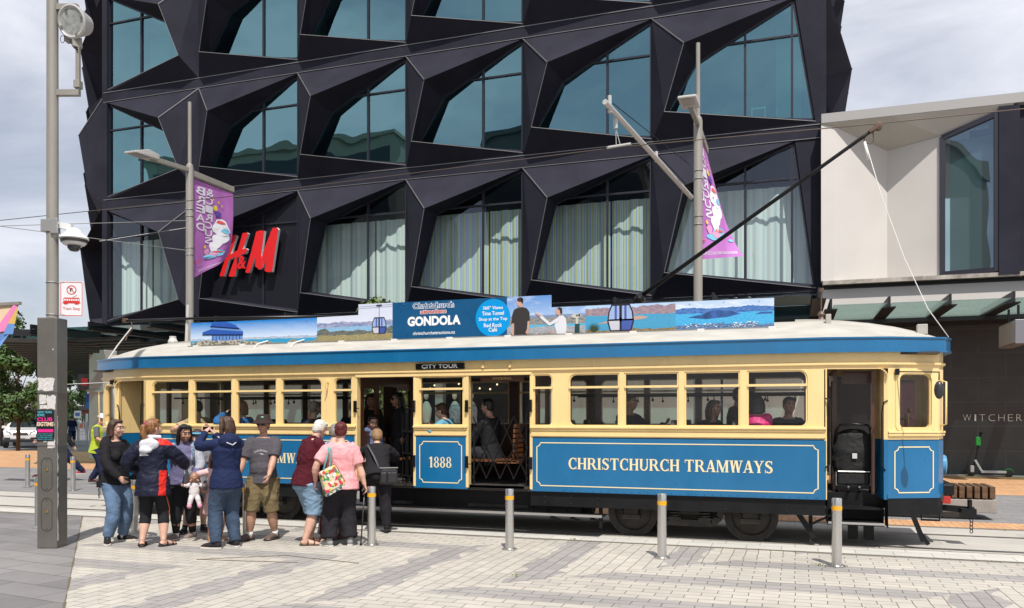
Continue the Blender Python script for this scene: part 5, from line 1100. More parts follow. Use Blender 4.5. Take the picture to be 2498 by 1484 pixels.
# floodlight on its side frame
def floodlight():
    o = empty('floodlight', (PX + .31, PY + .10, 6.12), R(18), 'round grey floodlight on a side bracket high on the mast', 'floodlight'); W = Matrix.Translation(Vector((0, 0, 0)))
    mb = MB(); mb.box((-.26, -.04, 1.04), (.02, .04, 1.12)); mb.box((-.26, -.035, -.10), (.04, .035, -.02)); mb.beam((.02, 0, -.05), (.02, 0, .58), .05, .05); mb.box((-.02, -.05, .0), (.06, .05, .10)); mb.build('bracket', M_GALV, o, local=True, bevel=.004)
    Rm = Matrix.Rotation(R(14), 4, 'X') @ Matrix.Rotation(R(-14), 4, 'Z'); c = Vector((.0, -.05, .86))
    def lathe2(prof, nm, m, par):
        t = MB(); t.lathe((0, 0, 0), prof, 28, axis='y'); t.v = [tuple(c + (Rm @ Vector(p)) * 1.12) for p in t.v]; return t.build(nm, m, par, smooth=35, local=True)
    hs = lathe2([(.05, .20), (.12, .17), (.17, .02), (.19, -.02), (.195, -.05), (.175, -.06), (.165, -.05), (.14, -.045)], 'housing', mat('pale_lamp_metal', (.55, .53, .50), .4, .3), o)
    lathe2([(.001, -.048), (.145, -.046)], 'lens', mat('lamp_front', (.40, .41, .39), .12, noise=(18, .3)), hs); lathe2([(.0, .05), (.1, .02), (.14, -.03)], 'reflector', mat('lamp_reflector', (.6, .6, .58), .3, .8), hs)
    for k in range(4):
        t = MB(); a = R(20 + 90 * k); t.cbox((.175 * math.cos(a), -.062, .175 * math.sin(a)), (.035, .02, .035)); t.v = [tuple(c + (Rm @ Vector(p))) for p in t.v]; t.build('clip', M_GALV, hs, local=True)
    mb = MB(); mb.tube([c + V3(-.1, .1, -.1), c + V3(-.1, .08, -.22), c + V3(-.03, .05, -.32), c + V3(.04, 0, -.36)], .010, 6); mb.tube([(-.19 + .03 * math.cos(a), .0, .66 + .05 * math.sin(a)) for a in [k * math.pi / 5 for k in range(10)]], .004, 5, closed=True); mb.build('cable', M_BLKP, o, local=True)
    mb = MB(); mb.cbox(c + V3(-.13, .1, -.17), (.08, .1, .1)); mb.beam(c + V3(0, .05, -.18), c + V3(.02, .03, -.32), .12, .04); mb.build('yoke', M_GALV, o, local=True)
floodlight()
def dome():
    o = empty('security_camera', (PX, PY, 3.9), R(18), 'white dome security camera clamped to the mast', 'camera'); mb = MB(); mb.box((-.11, -.09, .30), (.06, .09, .46)); mb.box((.02, -.10, .27), (.12, -.07, .47))
    for z in (.31, .45): mb.tube([(.085 * math.cos(a), .085 * math.sin(a), z) for a in [k * math.pi / 8 for k in range(16)]], .008, 5, closed=True)
    mb.build('clamp', mat('clamp_metal', (.5, .49, .47), .4, .7), o, local=True, bevel=.005)
    mb = MB(); mb.beam((.08, 0, .40), (.26, 0, .36), .07, .08); mb.lathe((.29, 0, 0), [(.03, .36), (.09, .335), (.10, .30), (.17, .24), (.185, .215), (.175, .20)], 24); mb.lathe((.29, 0, 0), [(.155, .165), (.13, .13), (.08, .12)], 24); mb.build('hood', mat('white_plastic', (.75, .75, .74), .3), o, smooth=40, local=True)
    mb = MB(); mb.lathe((.29, 0, 0), [(.17, .205), (.16, .16)], 24); mb.build('dark_ring', mat('dark_ring', (.06, .055, .05), .2), o, smooth=40, local=True)
    mb = MB(); mb.lathe((.29, 0, .125), [(.085, 0), (.08, -.04), (.05, -.075), (.0, -.085)], 20); mb.build('dome', mat('smoked_dome', (.03, .03, .035), .06, coat=.5), o, smooth=True, local=True)
dome()
def tramsign():
    o = empty('tram_stop_sign', (PX, PY, 3.1), R(18), 'white no parking Tram Stop sign with red tram on the mast', 'sign'); a = Vector((.985, .17, 0)); U = Vector((0, 0, 1)); p = Vector((.10, -.0, 0)); n = Vector((.17, -.985, 0))
    mb = MB(); v, f = plate(rrect(0, -.02, .29, .45, (.012,) * 4), [], p, a, U, n * -.006); mb.add(v, f); pl = mb.build('sign_plate', mat('sign_white_face', (.74, .73, .73), .35), o, local=True)
    red = mat('sign_red_print', (.58, .03, .025), .4); mb = MB(); q = p + n * .002
    v, f = plate(rrect(.008, -.012, .282, .442, (.015,) * 4), [rrect(.016, -.004, .274, .434, (.012,) * 4)], q, a, U, n * -.001); mb.add(v, f)
    ring = lambda r: [(.145 + r * math.cos(t), .335 + r * math.sin(t)) for t in [k * math.pi / 14 for k in range(28)]]
    v, f = plate(ring(.062), [ring(.050)], q, a, U, n * -.001); mb.add(v, f); mb.face([q + n * .001 + a * x + U * z for x, z in ((.100, .372), (.107, .379), (.190, .298), (.183, .291))])
    body = [(.035, .165), (.045, .225), (.05, .232), (.24, .232), (.245, .225), (.255, .165)]; mb.face([q + a * x + U * z for x, z in [(.03, .155), (.26, .155), (.245, .180), (.245, .190), (.045, .190), (.045, .180)]]); mb.face([q + a * x + U * z for x, z in [(.045, .218), (.245, .218), (.235, .232), (.055, .232)]])
    for x in (.045, .075, .105, .13, .16, .185, .215, .239): mb.face([q + a * (x + dx) + U * z for dx, z in ((0, .185), (.007, .185), (.007, .222), (0, .222))])
    for x in (.075, .21): mb.face([q + a * (x + dx) + U * z for dx, z in ((-.022, .14), (.022, .14), (.028, .156), (-.028, .156))])
    mb.face([q + a * x + U * z for x, z in ((.15, .232), (.158, .232), (.215, .262), (.21, .267))]); mb.build('emblem', red, pl, local=True)
    mb = MB(); put_text(mb, 'Tram Stop', tuple(q + a * .145 + U * .055), a, U, .215, .05, .008, anchor='c'); mb.build('lettering', red, pl, local=True)
    mb = MB(); put_text(mb, 'P', tuple(q + a * .125 + U * .308), a, U, .036, .055, .03); mb.build('lettering', mat('sign_black_print', (.02, .02, .02), .4), pl, local=True)
    mb = MB()
    for z in (.0, .43): mb.tube([(.08 * math.cos(t), .08 * math.sin(t), z) for t in [k * math.pi / 8 for k in range(16)]], .006, 5, closed=True); mb.beam((.07, 0, z), (.20, .03, z), .02, .012)
    mb.build('strap', M_CHROME, o, local=True)
tramsign()
# ---- street lamps with banners
def banner_mat():
    t = NT('banner_purple'); v = t.coords(); n = t.noise(v, 2.2, 4); t.col(t.mix(t.rng(n, .35, .65, 0, 1), (.40, .13, .42), (.48, .17, .50))); t.rough(.6); t.b.inputs['Subsurface Weight'].default_value = 0; return t.m
M_BAN = banner_mat()
def lamp_post(x, y, lab, banlab, wave, zb):
    o = empty('street_lamp', (x, y, 0), 0, lab, 'street lamp', 'street lamps with banners'); mb = MB(); mb.lathe((x, y, 0), [(.14, 0), (.14, .02), (.088, .05), (.086, 7.55), (.075, 7.62), (.042, 7.66), (.040, 9.1), (.0, 9.11)], 20); mb.build('pole', M_GALV, o, smooth=30)
    mb = MB(); mb.beam((x, y - .05, 7.50), (x, y - 1.25, 7.42), .085, .10); mb.build('lamp_arm', M_GALV, o, bevel=.01)
    mb = MB(); z = 7.40; mb.add([(x - .16, y - 1.15, z), (x + .16, y - 1.15, z), (x + .16, y - 1.85, z - .04), (x - .16, y - 1.85, z - .04), (x - .16, y - 1.15, z + .11), (x + .16, y - 1.15, z + .11), (x + .15, y - 1.45, z + .14), (x - .15, y - 1.45, z + .14), (x + .15, y - 1.85, z), (x - .15, y - 1.85, z)],
        [(0, 1, 2, 3), (4, 7, 6, 5), (7, 9, 8, 6), (0, 4, 5, 1), (3, 2, 8, 9), (0, 3, 9, 7, 4), (1, 5, 6, 8, 2)]); lh = mb.build('lamp_head', mat('lamp_head_grey', (.52, .50, .47), .4, .2), o, bevel=.01)
    mb = MB(); mb.add([(x - .11, y - 1.38, z - .018), (x + .11, y - 1.38, z - .018), (x + .11, y - 1.78, z - .041), (x - .11, y - 1.78, z - .041)], [(0, 1, 2, 3)]); mb.build('lamp_glass', mat('lamp_cover', (.45, .44, .42), .1), lh)
    mb = MB(); mb.beam((x, y + .03, 7.45), (x, y + 1.58, 7.45), .10, .14); mb.build('banner_arm', M_GALV, o, bevel=.01)
    mb = MB()
    for zz in (6.5, 5.6): 
        for d in (.08, -.08): mb.tube([(x + .094 * math.cos(t), y + .094 * math.sin(t), zz + d) for t in [k * math.pi / 8 for k in range(16)]], .008, 5, closed=True)
    mb.build('pole_clamp', M_CHROME, o)
    # banner: hung from the arm, laced along the pole, its free edge blown about
    b = empty('banner', (x, y, 5.0), 0, banlab, 'banner', 'purple festival banners'); 
    def S(u, v, lift=0.0): # u 0..1 outwards, v 0..1 from the top
        return Vector((x + .03 * u + wave[0] * u ** 1.4 * v ** 1.15 + .10 * math.sin(u * 7 + v * 3 + wave[2]) * u * v * 1.0 + lift * -1, y + .10 + u * (1.45 - wave[1] * v * v), 7.34 - v * (7.34 - zb) + wave[3] * u * v ** 3))
    mb = MB(); n = 22
    for j in range(n + 1):
        for i in range(n + 1): mb.v.append(tuple(S(i / n, j / n)))
    for j in range(n):
        for i in range(n): a = j * (n + 1) + i; mb.f.append((a, a + 1, a + n + 2, a + n + 1)); mb.m.append(0)
    cl = mb.build('cloth', M_BAN, b, smooth=True); sg = -.006
    def onb(u0, v0, su, sv, k=1): return lambda a, c: S(u0 + a * su, v0 - c * sv, -sg * 0) + Vector((.008 * k, 0, 0))
    white = mat('banner_white', (.72, .68, .76), .6); mb = MB()
    W_, Hh = 1.18, 2.34
    def letters(s, u0, v0, dv, wu, hv):
        for i, ch in enumerate(s):
            fn = onb(u0, v0 + i * dv + hv, 1 / 1.0, 1.0); put_text(mb, ch, (0, 0, 0), (1, 0, 0), (0, 0, 1), wu, hv * .95, .02, fn=lambda a, c, u0=u0, vv=v0 + i * dv + hv, wu=wu: S(u0 + wu - a, vv - c) + Vector((.010, 0, 0)))
    letters('BREAD', .07, .05, .092, .22, .084); letters('&CIRCUS', .30, .04, .086, .19, .078)
    put_text(mb, 'BREADANDCIRCUS.CO.NZ', (0, 0, 0), (1, 0, 0), (0, 0, 1), .80, .028, .01, fn=lambda a, c: S(.95 - a, .965 - c) + Vector((.010, 0, 0)))
    mb.build('lettering', white, cl)
    shp = [((.70, .42), (.20, .10), 0), ((.72, .52), (.16, .10), 0), ((.60, .60), (.12, .09), 0), ((.52, .68), (.10, .07), 0), ((.62, .76), (.17, .05), 1), ((.44, .80), (.15, .035), 1), ((.80, .45), (.10, .03), 1), ((.68, .36), (.10, .02), 2), ((.60, .74), (.13, .012), 2), ((.50, .78), (.10, .03), 4), ((.35, .74), (.06, .04), 4), ((.92, .82), (.05, .015), 1), ((.55, .22), (.05, .03), 3), ((.62, .15), (.02, .012), 3), ((.48, .14), (.02, .012), 3), ((.70, .18), (.015, .01), 3), ((.62, .28), (.07, .035), 5), ((.12, .84), (.12, .006), 2), ((.30, .68), (.03, .02), 3)]
    mb = MB()
    for k, ((u, v), (ru, rv), ci) in enumerate(shp):
        P_ = [S(max(.0, min(1, u + ru * math.cos(t) * (1 + .2 * math.sin(3 * t + k)))), max(0, min(1, v + rv * math.sin(t)))) + Vector((.011 + .0008 * k, 0, 0)) for t in [j * math.pi / 10 for j in range(20)]]
        cc = sum(P_, Vector()) / 20 + Vector((.002, 0, 0)); kk = len(mb.v); mb.v += [tuple(p) for p in P_] + [tuple(cc)]; mb.f += [(kk + j, kk + (j + 1) % 20, kk + 20) for j in range(20)]; mb.m += [ci] * 20
    mb.build('artwork', [mat('banner_art_white', (.80, .80, .84), .6), mat('banner_art_blue', (.20, .52, .72), .6), mat('banner_art_red', (.72, .10, .10), .6), mat('banner_art_yellow', (.75, .62, .05), .6), mat('banner_art_pink', (.70, .32, .50), .6), mat('banner_art_violet', (.10, .06, .32), .6)], cl)
lamp_post(-13.42, 16.0, 'grey street lamp post with lamp arm and banner, behind the left end of the tram', 'purple festival banner hanging nearly square from the lamp post in front of the red letters', (-.10, .05, .5, .75), 4.98)
lamp_post(-1.81, 16.7, 'grey street lamp post carrying the white wire bracket arm, right of centre', 'purple festival banner twisted and blown about beside the white wire bracket arm', (.80, .35, 2.2, .22), 4.85)
ba = empty('wire_bracket', (-1.9, 16.5, 6.0), 0, 'white sloping bracket arm holding up the tram wire', 'bracket'); mb = MB(); mb.tube([(-1.92, 16.5, 6.02), (-2.72, 12.35, 6.50)], [.047, .042], 12)
mb.cyl((-2.69, 12.55, 6.40), (-2.69, 12.55, 6.66), .03); mb.cyl((-2.3, 14.6, 6.2), (-2.3, 14.6, 6.38), .03); mb.build('arm', mat('white_bracket', (.50, .49, .47), .4, .2), ba, smooth=40)
mb = MB(); mb.tube([(-2.69, 12.75, 6.62), (-2.3, 14.6, 6.62 - .0), (-1.9, 16.5, 6.62)], .007, 5); mb.tube([(-2.3, 14.6, 6.36), (-1.9, 16.5, 6.15)], .007, 5); mb.build('stay_wire', M_BLKP, ba)
mb = MB(); mb.cyl((-2.66, 12.85, 6.42), (-2.66, 12.85, 6.25), .035)
for dx in (-.03, .03): mb.tube([(-2.66, 12.85, 6.26), (-2.62 + dx, 12.85, 6.0)], .006, 5)
mb.cyl((-2.80, 12.85, 5.965), (-2.42, 12.85, 5.985), .022); mb.build('wire_hanger', mat('white_bracket', (.50, .49, .47), .4, .2), ba)
M_WIRE = mat('copper_wire', (.10, .075, .06), .5, .5)
def wire(pts, lab, r=.007, m=None):
    mb = MB(); mb.tube(pts, r, 5); mb.build('overhead_wire', m or M_WIRE, label=lab, cat='wire')
wire([(-60, 12.85, 5.80), (-30, 12.85, 5.76), (-10, 12.85, 5.80), (-2.6, 12.85, 5.955), (1.12, 12.85, 5.90), (8, 12.85, 5.88), (30, 12.85, 5.85)], 'brown contact wire that the tram pole wheel runs along', .008)
M_SPAN = mat('span_wire', (.34, .33, .32), .4, .7)
wire([(-13.46, 15.95, 5.62), (-16.2, 12.85, 5.78), (-22, 4.5, 5.45)], 'thin grey span wire from the left lamp post down past the camera', .008, M_SPAN)
wire([(-13.46, 15.95, 6.32), (-18.0, 12.85, 5.80), (-26, 6.0, 5.2)], 'upper grey span wire tied to the left lamp post clamp', .008, M_SPAN)
wire([(-14.7, 14.6, 5.65), (-13.46, 15.95, 6.15)], 'short bridle wire linking the span wire to the left lamp post', .006, M_SPAN)
# ---- bench, scooter
bn = empty('bench', (2.2, 16.3, 0), 0, 'long slatted timber bench on a concrete base behind the tram end', 'bench'); mb = MB(); mb.box((.2, 15.75, .12), (3.2, 16.55, .34)); mb.box((.4, 15.95, 0), (2.9, 16.4, .119)); mb.build('base', mat('bench_concrete', (.30, .275, .25), .8, noise=(4, .15)), bn, bevel=.01)
M_TIM = mat('bench_timber', (.115, .062, .030), .6, noise=(5, .4, (1, 1, 6)))
for k in range(26):
    x = .22 + k * .115; mb = MB(); mb.box((x, 15.78, .36), (x + .082, 16.6, .56)); mb.build('slat', M_TIM, bn, bevel=.006)
sco = empty('electric_scooter', (5.35, 27.1, 0), 0, 'white and green electric scooter parked against the dark wall', 'scooter')
M_SW, M_SG, M_SB = mat('scooter_white', (.62, .62, .60), .35), mat('scooter_green', (.02, .42, .06), .4), mat('scooter_black', (.015, .015, .016), .5)
mb = MB(); mb.beam((5.08, 27.1, .14), (5.72, 27.1, .14), .16, .07); mb.beam((4.93, 27.1, .48), (5.10, 27.1, .16), .07, .06); mb.build('deck', M_SW, sco, bevel=.01)
mb = MB(); mb.tube([(4.86, 27.1, .16), (4.96, 27.1, .5), (5.08, 27.1, 1.24)], .028, 10); mb.tube([(5.09, 26.85, 1.26), (5.085, 27.1, 1.25), (5.09, 27.35, 1.26)], .018, 8); mb.build('steering_column', M_SB, sco, smooth=True)
mb = MB(); mb.cbox((5.0, 27.03, 1.02), (.13, .06, .26)); mb.build('battery', M_SG, sco, bevel=.03)
for x, nm in ((4.84, 0), (5.80, 1)):
    mb = MB(); mb.lathe((x, 27.1, .105), [(.03, -.025), (.075, -.025), (.105, -.015), (.105, .015), (.075, .025), (.03, .025)], 22, axis='y'); mb.build('wheel', M_SB, sco, smooth=40)
mb = MB(); mb.tube([(5.92, 27.1, .13), (5.87, 27.1, .21), (5.78, 27.1, .235), (5.68, 27.1, .20)], [(.03, .012)] * 4, 8); mb.build('mudguard', M_SG, sco, smooth=True)
mb = MB(); mb.cbox((4.85, 27.05, .22), (.1, .06, .2)); mb.build('fork_cover', M_SW, sco, bevel=.02)
# ------------------------------------------------------------------ people
SKIN = {'fair': (.60, .36, .27), 'tan': (.39, .20, .125), 'warm': (.50, .28, .19), 'dark': (.16, .08, .05)}
def skin_mats(tone):
    k = 'skin_' + tone
    if k not in MATS:
        m = mat(k, SKIN[tone], .5, noise=(9, .10)); b = m.node_tree.nodes['Principled BSDF']; b.inputs['Subsurface Weight'].default_value = .12; b.inputs['Subsurface Radius'].default_value = (.012, .005, .003)
    c = SKIN[tone]
    return [MATS[k], mat('eye_white', (.6, .58, .55), .3), mat('eye_dark', (.02, .014, .01), .2), mat('lips_' + tone, (c[0] * .78, c[1] * .52, c[2] * .55), .45), mat('brow', (.05, .03, .02), .8)]
def cloth(name, col, bumpy=.5, rough=.85, noise=(6, .05)): return mat('cloth_' + name, col, rough, noise=noise, bump=(14, bumpy), spec=.18)
def catmull(P, n):
    P = [Vector(p) for p in P]; out = []
    for i in range(len(P) - 1):
        a, b_, c, d = P[max(i - 1, 0)], P[i], P[i + 1], P[min(i + 2, len(P) - 1)]
        for k in range(n):
            t = k / n; out.append(.5 * ((2 * b_) + (c - a) * t + (2 * a - 5 * b_ + 4 * c - d) * t * t + (3 * b_ - a - 3 * c + d) * t ** 3))
    return out + [P[-1]]
def lerps(vals, n):
    out = []
    for i in range(len(vals) - 1):
        for k in range(n):
            t = k / n; a, b_ = vals[i], vals[i + 1]
            out.append(tuple(x + (y - x) * t for x, y in zip(a, b_)) if isinstance(a, tuple) else a + (b_ - a) * t)
    return out + [vals[-1]]
def ik(a, b_, l1, l2, hint):
    a, b_, hint = Vector(a), Vector(b_), Vector(hint); d = b_ - a; L = d.length
    if L > (l1 + l2) * .999: b_ = a + d * ((l1 + l2) * .999 / L); d = b_ - a; L = d.length
    t = d / L; x = (l1 * l1 - l2 * l2 + L * L) / (2 * L); h = math.sqrt(max(0, l1 * l1 - x * x)); hp = hint - t * hint.dot(t)
    hp = hp.normalized() if hp.length > 1e-5 else Vector((0, 1, 0)); return a + t * x + hp * h, b_
def ftube(mb, pts, rad, ref=Vector((1, 0, 0)), n=16, mi=0):
    """tube whose first radius runs along ref (side), second at right angles"""
    pts = [Vector(p) for p in pts]; k0 = len(mb.v); m = len(pts)
    for i, p in enumerate(pts):
        t = (pts[min(i + 1, m - 1)] - pts[max(i - 1, 0)]).normalized(); r = ref - t * ref.dot(t)
        if r.length < 1e-3: r = Vector((0, 1, 0)) - t * t.y
        r.normalize(); u = t.cross(r); rr = rad[i]; rx, ry = rr if isinstance(rr, tuple) else (rr, rr)
        mb.v += [tuple(p + r * rx * math.cos(6.28319 * j / n) + u * ry * math.sin(6.28319 * j / n)) for j in range(n)]
    for i in range(m - 1):
        for j in range(n): a = k0 + i * n; b_ = a + n; mb.f.append((a + j, a + (j + 1) % n, b_ + (j + 1) % n, b_ + j)); mb.m.append(mi)
    mb.f.append(tuple(k0 + j for j in range(n - 1, -1, -1))); mb.m.append(mi); mb.f.append(tuple(k0 + (m - 1) * n + j for j in range(n))); mb.m.append(mi)
def displace(me, fn):
    n = len(me.vertices); co = np.empty(n * 3); me.vertices.foreach_get('co', co); no = np.empty(n * 3); me.vertices.foreach_get('normal', no)
    co = co.reshape(-1, 3); no = no.reshape(-1, 3)
    for i in range(n):
        d = fn(co[i]); co[i] += no[i] * d
    me.vertices.foreach_set('co', co.ravel()); me.update()
def wrinkle(amp, seed, sx=7, sz=10):
    def f(p):
        q = Vector((p[0] * sx + seed, p[1] * sx, p[2] * sz)); w_ = mnoise.noise(q + 1.5 * Vector((mnoise.noise(q * .5), 0, mnoise.noise(q * .5 + Vector((9, 0, 0))))))
        r = 1 - abs(mnoise.noise(q * 1.35 + Vector((4, seed, 0)))) * 2.0
        return amp * (.7 * w_ + .95 * max(0, r - .45))
    return f
class Person:
    def __init__(s, x, y, H, face, label, tone='fair', w=1.0, pose=None, z=0.0, group=None, fem=True, belly=0.0, vox=.0068, head_s=1.0, lower=True, cat='person', baseyaw=None):
        s.H = H; yaw = math.atan2(-x, y) + R(face) if baseyaw is None else baseyaw; s.yaw = yaw
        s.root = empty('person', (x, y, z), yaw, label, cat, group); ORG[s.root.name] = Vector((0, 0, 0))
        p = dict(lean=3, side=0, foot_a=(-.075, .0, -12), foot_b=(.075, .0, 12), hand_a=(-.17, -.03, .46), hand_b=(.17, -.03, .46), el_a=(-.6, .9, -.3), el_b=(.6, .9, -.3), head_yaw=0, head_pitch=0, hip=.0, curl=.6, curl_a=None, curl_b=None, twist=0, pelvis=None, kn_a=(0, -1, 0), kn_b=(0, -1, 0), palm_a=None, palm_b=None)
        p.update(pose or {}); s.p = p; s.w = w; s.fem = fem; s.tone = tone; s.vox = vox; s.belly = belly; s.hs = head_s
        h = H; pel = Vector(p['pelvis'] or (0, 0, .505)) * h; s.pel = pel
        up = Matrix.Rotation(R(p['twist']), 3, 'Z') @ Matrix.Rotation(R(p['side']), 3, 'Y') @ Matrix.Rotation(R(p['lean']), 3, 'X'); s.up = up
        L = lambda x_, y_, z_: pel + up @ Vector((x_ * h, y_ * h, z_ * h)); s.L = L
        s.spine = [L(0, 0, -.035), L(0, .0, .035), L(0, -.004, .10), L(0, .002, .175), L(0, .008, .245), L(0, .010, .305), L(0, .008, .335)]
        sw = (.086 if fem else .096) * (.75 + .25 * w)
        s.sh = {'a': L(-sw, .008, .288), 'b': L(sw, .008, .288)}; s.hipj = {'a': pel + up @ Vector((-.05 * h, 0, -.01 * h)), 'b': pel + up @ Vector((.05 * h, 0, -.01 * h))}
        s.arm = {}; s.leg = {}
        for k in 'ab':
            hp = Vector(p['hand_' + k]) * h
            el, wr = ik(s.sh[k], hp, .168 * h, .150 * h, Vector(p['el_' + k])); s.arm[k] = (s.sh[k], el, wr)
            fx, fy, fa = p['foot_' + k][:3]; fz = p['foot_' + k][3] if len(p['foot_' + k]) > 3 else 0.0
            an = Vector((fx * h, fy * h, (.045 + fz) * h)); kn, an = ik(s.hipj[k], an, .232 * h, .232 * h, Vector(p['kn_' + k])); s.leg[k] = (s.hipj[k], kn, an, R(fa))
        hm = up.copy() if abs(p['lean']) < 20 else Matrix.Rotation(R(p['lean'] * .55), 3, 'X')
        s.HM = hm @ Matrix.Rotation(R(p['head_yaw']), 3, 'Z') @ Matrix.Rotation(R(p['head_pitch']), 3, 'X')
        s.neck0 = L(0, .008, .335); s.hc = s.neck0 + (up @ Vector((0, -.006, .0)) * h) + s.HM @ Vector((0, -.012, .098)) * h * (.93 if head_s == 1 else 1.02)
        s.hk = head_s * 1.04
        s.body()
    def hp(s, x, y, z): return s.hc + s.HM @ Vector((x, y, z)) * s.hk
    def add(s, name, me, mats, smooth=True, parent=None):
        o = link_mesh(name, me, mats, parent or s.root, smooth); return o
    def torso_r(s, g=0.0):
        h, w = s.H, s.w; b_ = s.belly
        if s.fem: q = [(.092, .070), (.096, .070), (.080, .058), (.084, .060), (.092, .062), (.075, .048), (.045, .036)]
        else: q = [(.086, .066), (.088, .064), (.084, .060), (.092, .066), (.102, .066), (.082, .050), (.046, .038)]
        return [(a * h * w + g, (c + (b_ * .5 if 0 < i < 4 else 0)) * h * w + g) for i, (a, c) in enumerate(q)]
    def hand(s, mb, k):
        sh, el, wr = s.arm[k]; h = s.H; f = (wr - el).normalized(); sg = -1 if k == 'a' else 1
        inward = Vector(s.p['palm_' + k]) if s.p['palm_' + k] else Vector((-sg, .15, 0)); nrm = (inward - f * inward.dot(f)).normalized(); sd = f.cross(nrm); sd = sd if sd.y < 0 else -sd # thumb side forwards
        cu = s.p['curl_' + k]; cu = s.p['curl'] if cu is None else cu; u = h / 1.7; pc = wr + f * .045 * u
        ftube(mb, [wr - f * .01, wr + f * .02 * u, wr + f * .06 * u, wr + f * .088 * u], [(.024 * u, .017 * u), (.032 * u, .016 * u), (.039 * u, .015 * u), (.036 * u, .012 * u)], ref=sd, n=12)
        for i, (o, ln) in enumerate(((.027, .070), (.009, .078), (-.009, .072), (-.026, .056))):
            p0 = wr + f * .082 * u + sd * o * u; d = f.copy(); pts = [p0 - f * .012 * u]; p = p0; pts.append(p.copy()); ax = nrm.cross(f)
            for j in range(3):
                a = cu * (.75 + .12 * i) * (1.0 if j else .7); d = (d * math.cos(a) + nrm * math.sin(a)).normalized() if True else d
                nd = d; p = p + nd * ln * u * (.42, .33, .25)[j]; pts.append(p.copy())
                # bend further about the same axis
                nrm_j = (nrm * math.cos(a) - f * math.sin(a))
                f_, nrm_ = d, (nrm - d * nrm.dot(d)); nrm_ = nrm_.normalized() if nrm_.length > 1e-4 else nrm_j
                d = d; nrmx = nrm_
            ftube(mb, pts, [.0092 * u, .0092 * u, .0088 * u, .008 * u, .0066 * u], ref=sd, n=8)
        t0 = wr + f * .025 * u + sd * .026 * u; d1 = (f * .6 + sd * .75 + nrm * .35).normalized(); d2 = (f * .85 + sd * .15 + nrm * (.3 + .4 * cu)).normalized()
        ftube(mb, [t0 - d1 * .012 * u, t0 + d1 * .028 * u, t0 + d1 * .028 * u + d2 * .027 * u, t0 + d1 * .028 * u + d2 * .05 * u], [.014 * u, .0115 * u, .010 * u, .0075 * u], n=8)
    def body(s):
        h, w = s.H, s.w; mb = MB(); X = s.up @ Vector((1, 0, 0)); q = s.torso_r(-.006)
        ftube(mb, s.spine, q, ref=X, n=20)
        ftube(mb, [s.L(0, .01, .30), s.neck0, s.hp(0, .018, -.085), s.hp(0, .012, -.03)], [.042 * h, .031 * h, .030 * h, .034 * h], ref=X)
        for k in 'ab':
            sh, el, wr = s.arm[k]; ww = .5 + .5 * w; P = catmull([sh + (s.L(0, .01, .31) - sh) * .35, sh, el, wr], 5); rr = lerps([.024 * h * ww, .031 * h * ww, .0245 * h * ww, .0165 * h], 5); i5 = 5 + 3
            rr[11] = rr[12] = .0265 * h * ww; ftube(mb, P, rr, n=14); s.hand(mb, k)
            hj, kn, an, fa = s.leg[k]; wl = .4 + .6 * w
            P = catmull([hj + Vector((0, 0, .0)), kn, an], 7); rr = lerps([.062 * h * wl, .038 * h * wl, .0215 * h], 7); rr[9] = .0385 * h * wl; rr[10] = .037 * h * wl; rr[11] = .032 * h * wl; ftube(mb, P, rr, n=16)
            d = Vector((math.sin(fa), -math.cos(fa), 0)); z0 = an.z - .045 * h; g = lambda a, z: Vector((an.x, an.y, z0)) + d * a * h + Vector((0, 0, z * h)); sd = Vector((d.y, -d.x, 0))
            ftube(mb, [g(-.032, .02), g(-.015, .024), g(.02, .026), g(.06, .020), g(.095, .014), g(.115, .011)], [(.012 * h, .014 * h), (.019 * h, .022 * h), (.021 * h, .025 * h), (.025 * h, .019 * h), (.027 * h, .0135 * h), (.016 * h, .009 * h)], ref=sd, n=14)
            ftube(mb, [an + Vector((0, 0, .02 * h)), g(.0, .024)], [.021 * h, .022 * h], n=12)
        # head: skull, jaw, cheeks, nose, brow, lips, ears
        B = lambda c, r: mb.ball(s.hp(*c), tuple(a * s.hk for a in r), 18, M=s.HM)
        B((0, .012, .028), (.073, .094, .086)); B((0, -.018, -.040), (.057, .066, .066)); B((0, -.052, -.085), (.030, .028, .022)); B((.032, -.055, -.025), (.030, .030, .032)); B((-.032, -.055, -.025), (.030, .030, .032))
        B((0, -.072, .034), (.046, .018, .014)); B((0, -.074, -.062), (.024, .016, .008)); B((0, -.073, -.074), (.021, .015, .008))
        for e in (-1, 1): B((e * .073, .012, -.006), (.010, .021, .033)); B((e * .031, -.070, .010), (.016, .012, .010))
        ftube(mb, [s.hp(0, -.078, .022), s.hp(0, -.094, -.004), s.hp(0, -.106, -.026), s.hp(0, -.086, -.040)], [.008 * s.hk, .0105 * s.hk, .0135 * s.hk, .010 * s.hk], n=10)
        me = remesh(mb, s.vox, 2); mats = skin_mats(s.tone)
        inv = s.HM.transposed(); n = len(me.polygons); cen = np.empty(n * 3); me.polygons.foreach_get('center', cen); cen = cen.reshape(-1, 3) - np.array(s.hc); loc = cen @ np.array(inv).T / s.hk
        mi = np.zeros(n, dtype=np.int32); x, y, z = loc[:, 0], loc[:, 1], loc[:, 2]; front = (y < -.045) & (np.abs(z) < .15) & (np.abs(x) < .08)
        ex = np.abs(np.abs(x) - .031); mi[front & (ex < .0165) & (np.abs(z - .010) < .0065)] = 1; mi[front & (ex < .0075) & (np.abs(z - .010) < .0075)] = 2
        mi[front & (ex < .02) & (np.abs(z - .032) < .0050)] = 4; mi[front & (np.abs(x) < .025) & (np.abs(z + .067) < .0085)] = 3
        s.o = s.add('body', me, mats); me.polygons.foreach_set('material_index', mi)
        return s
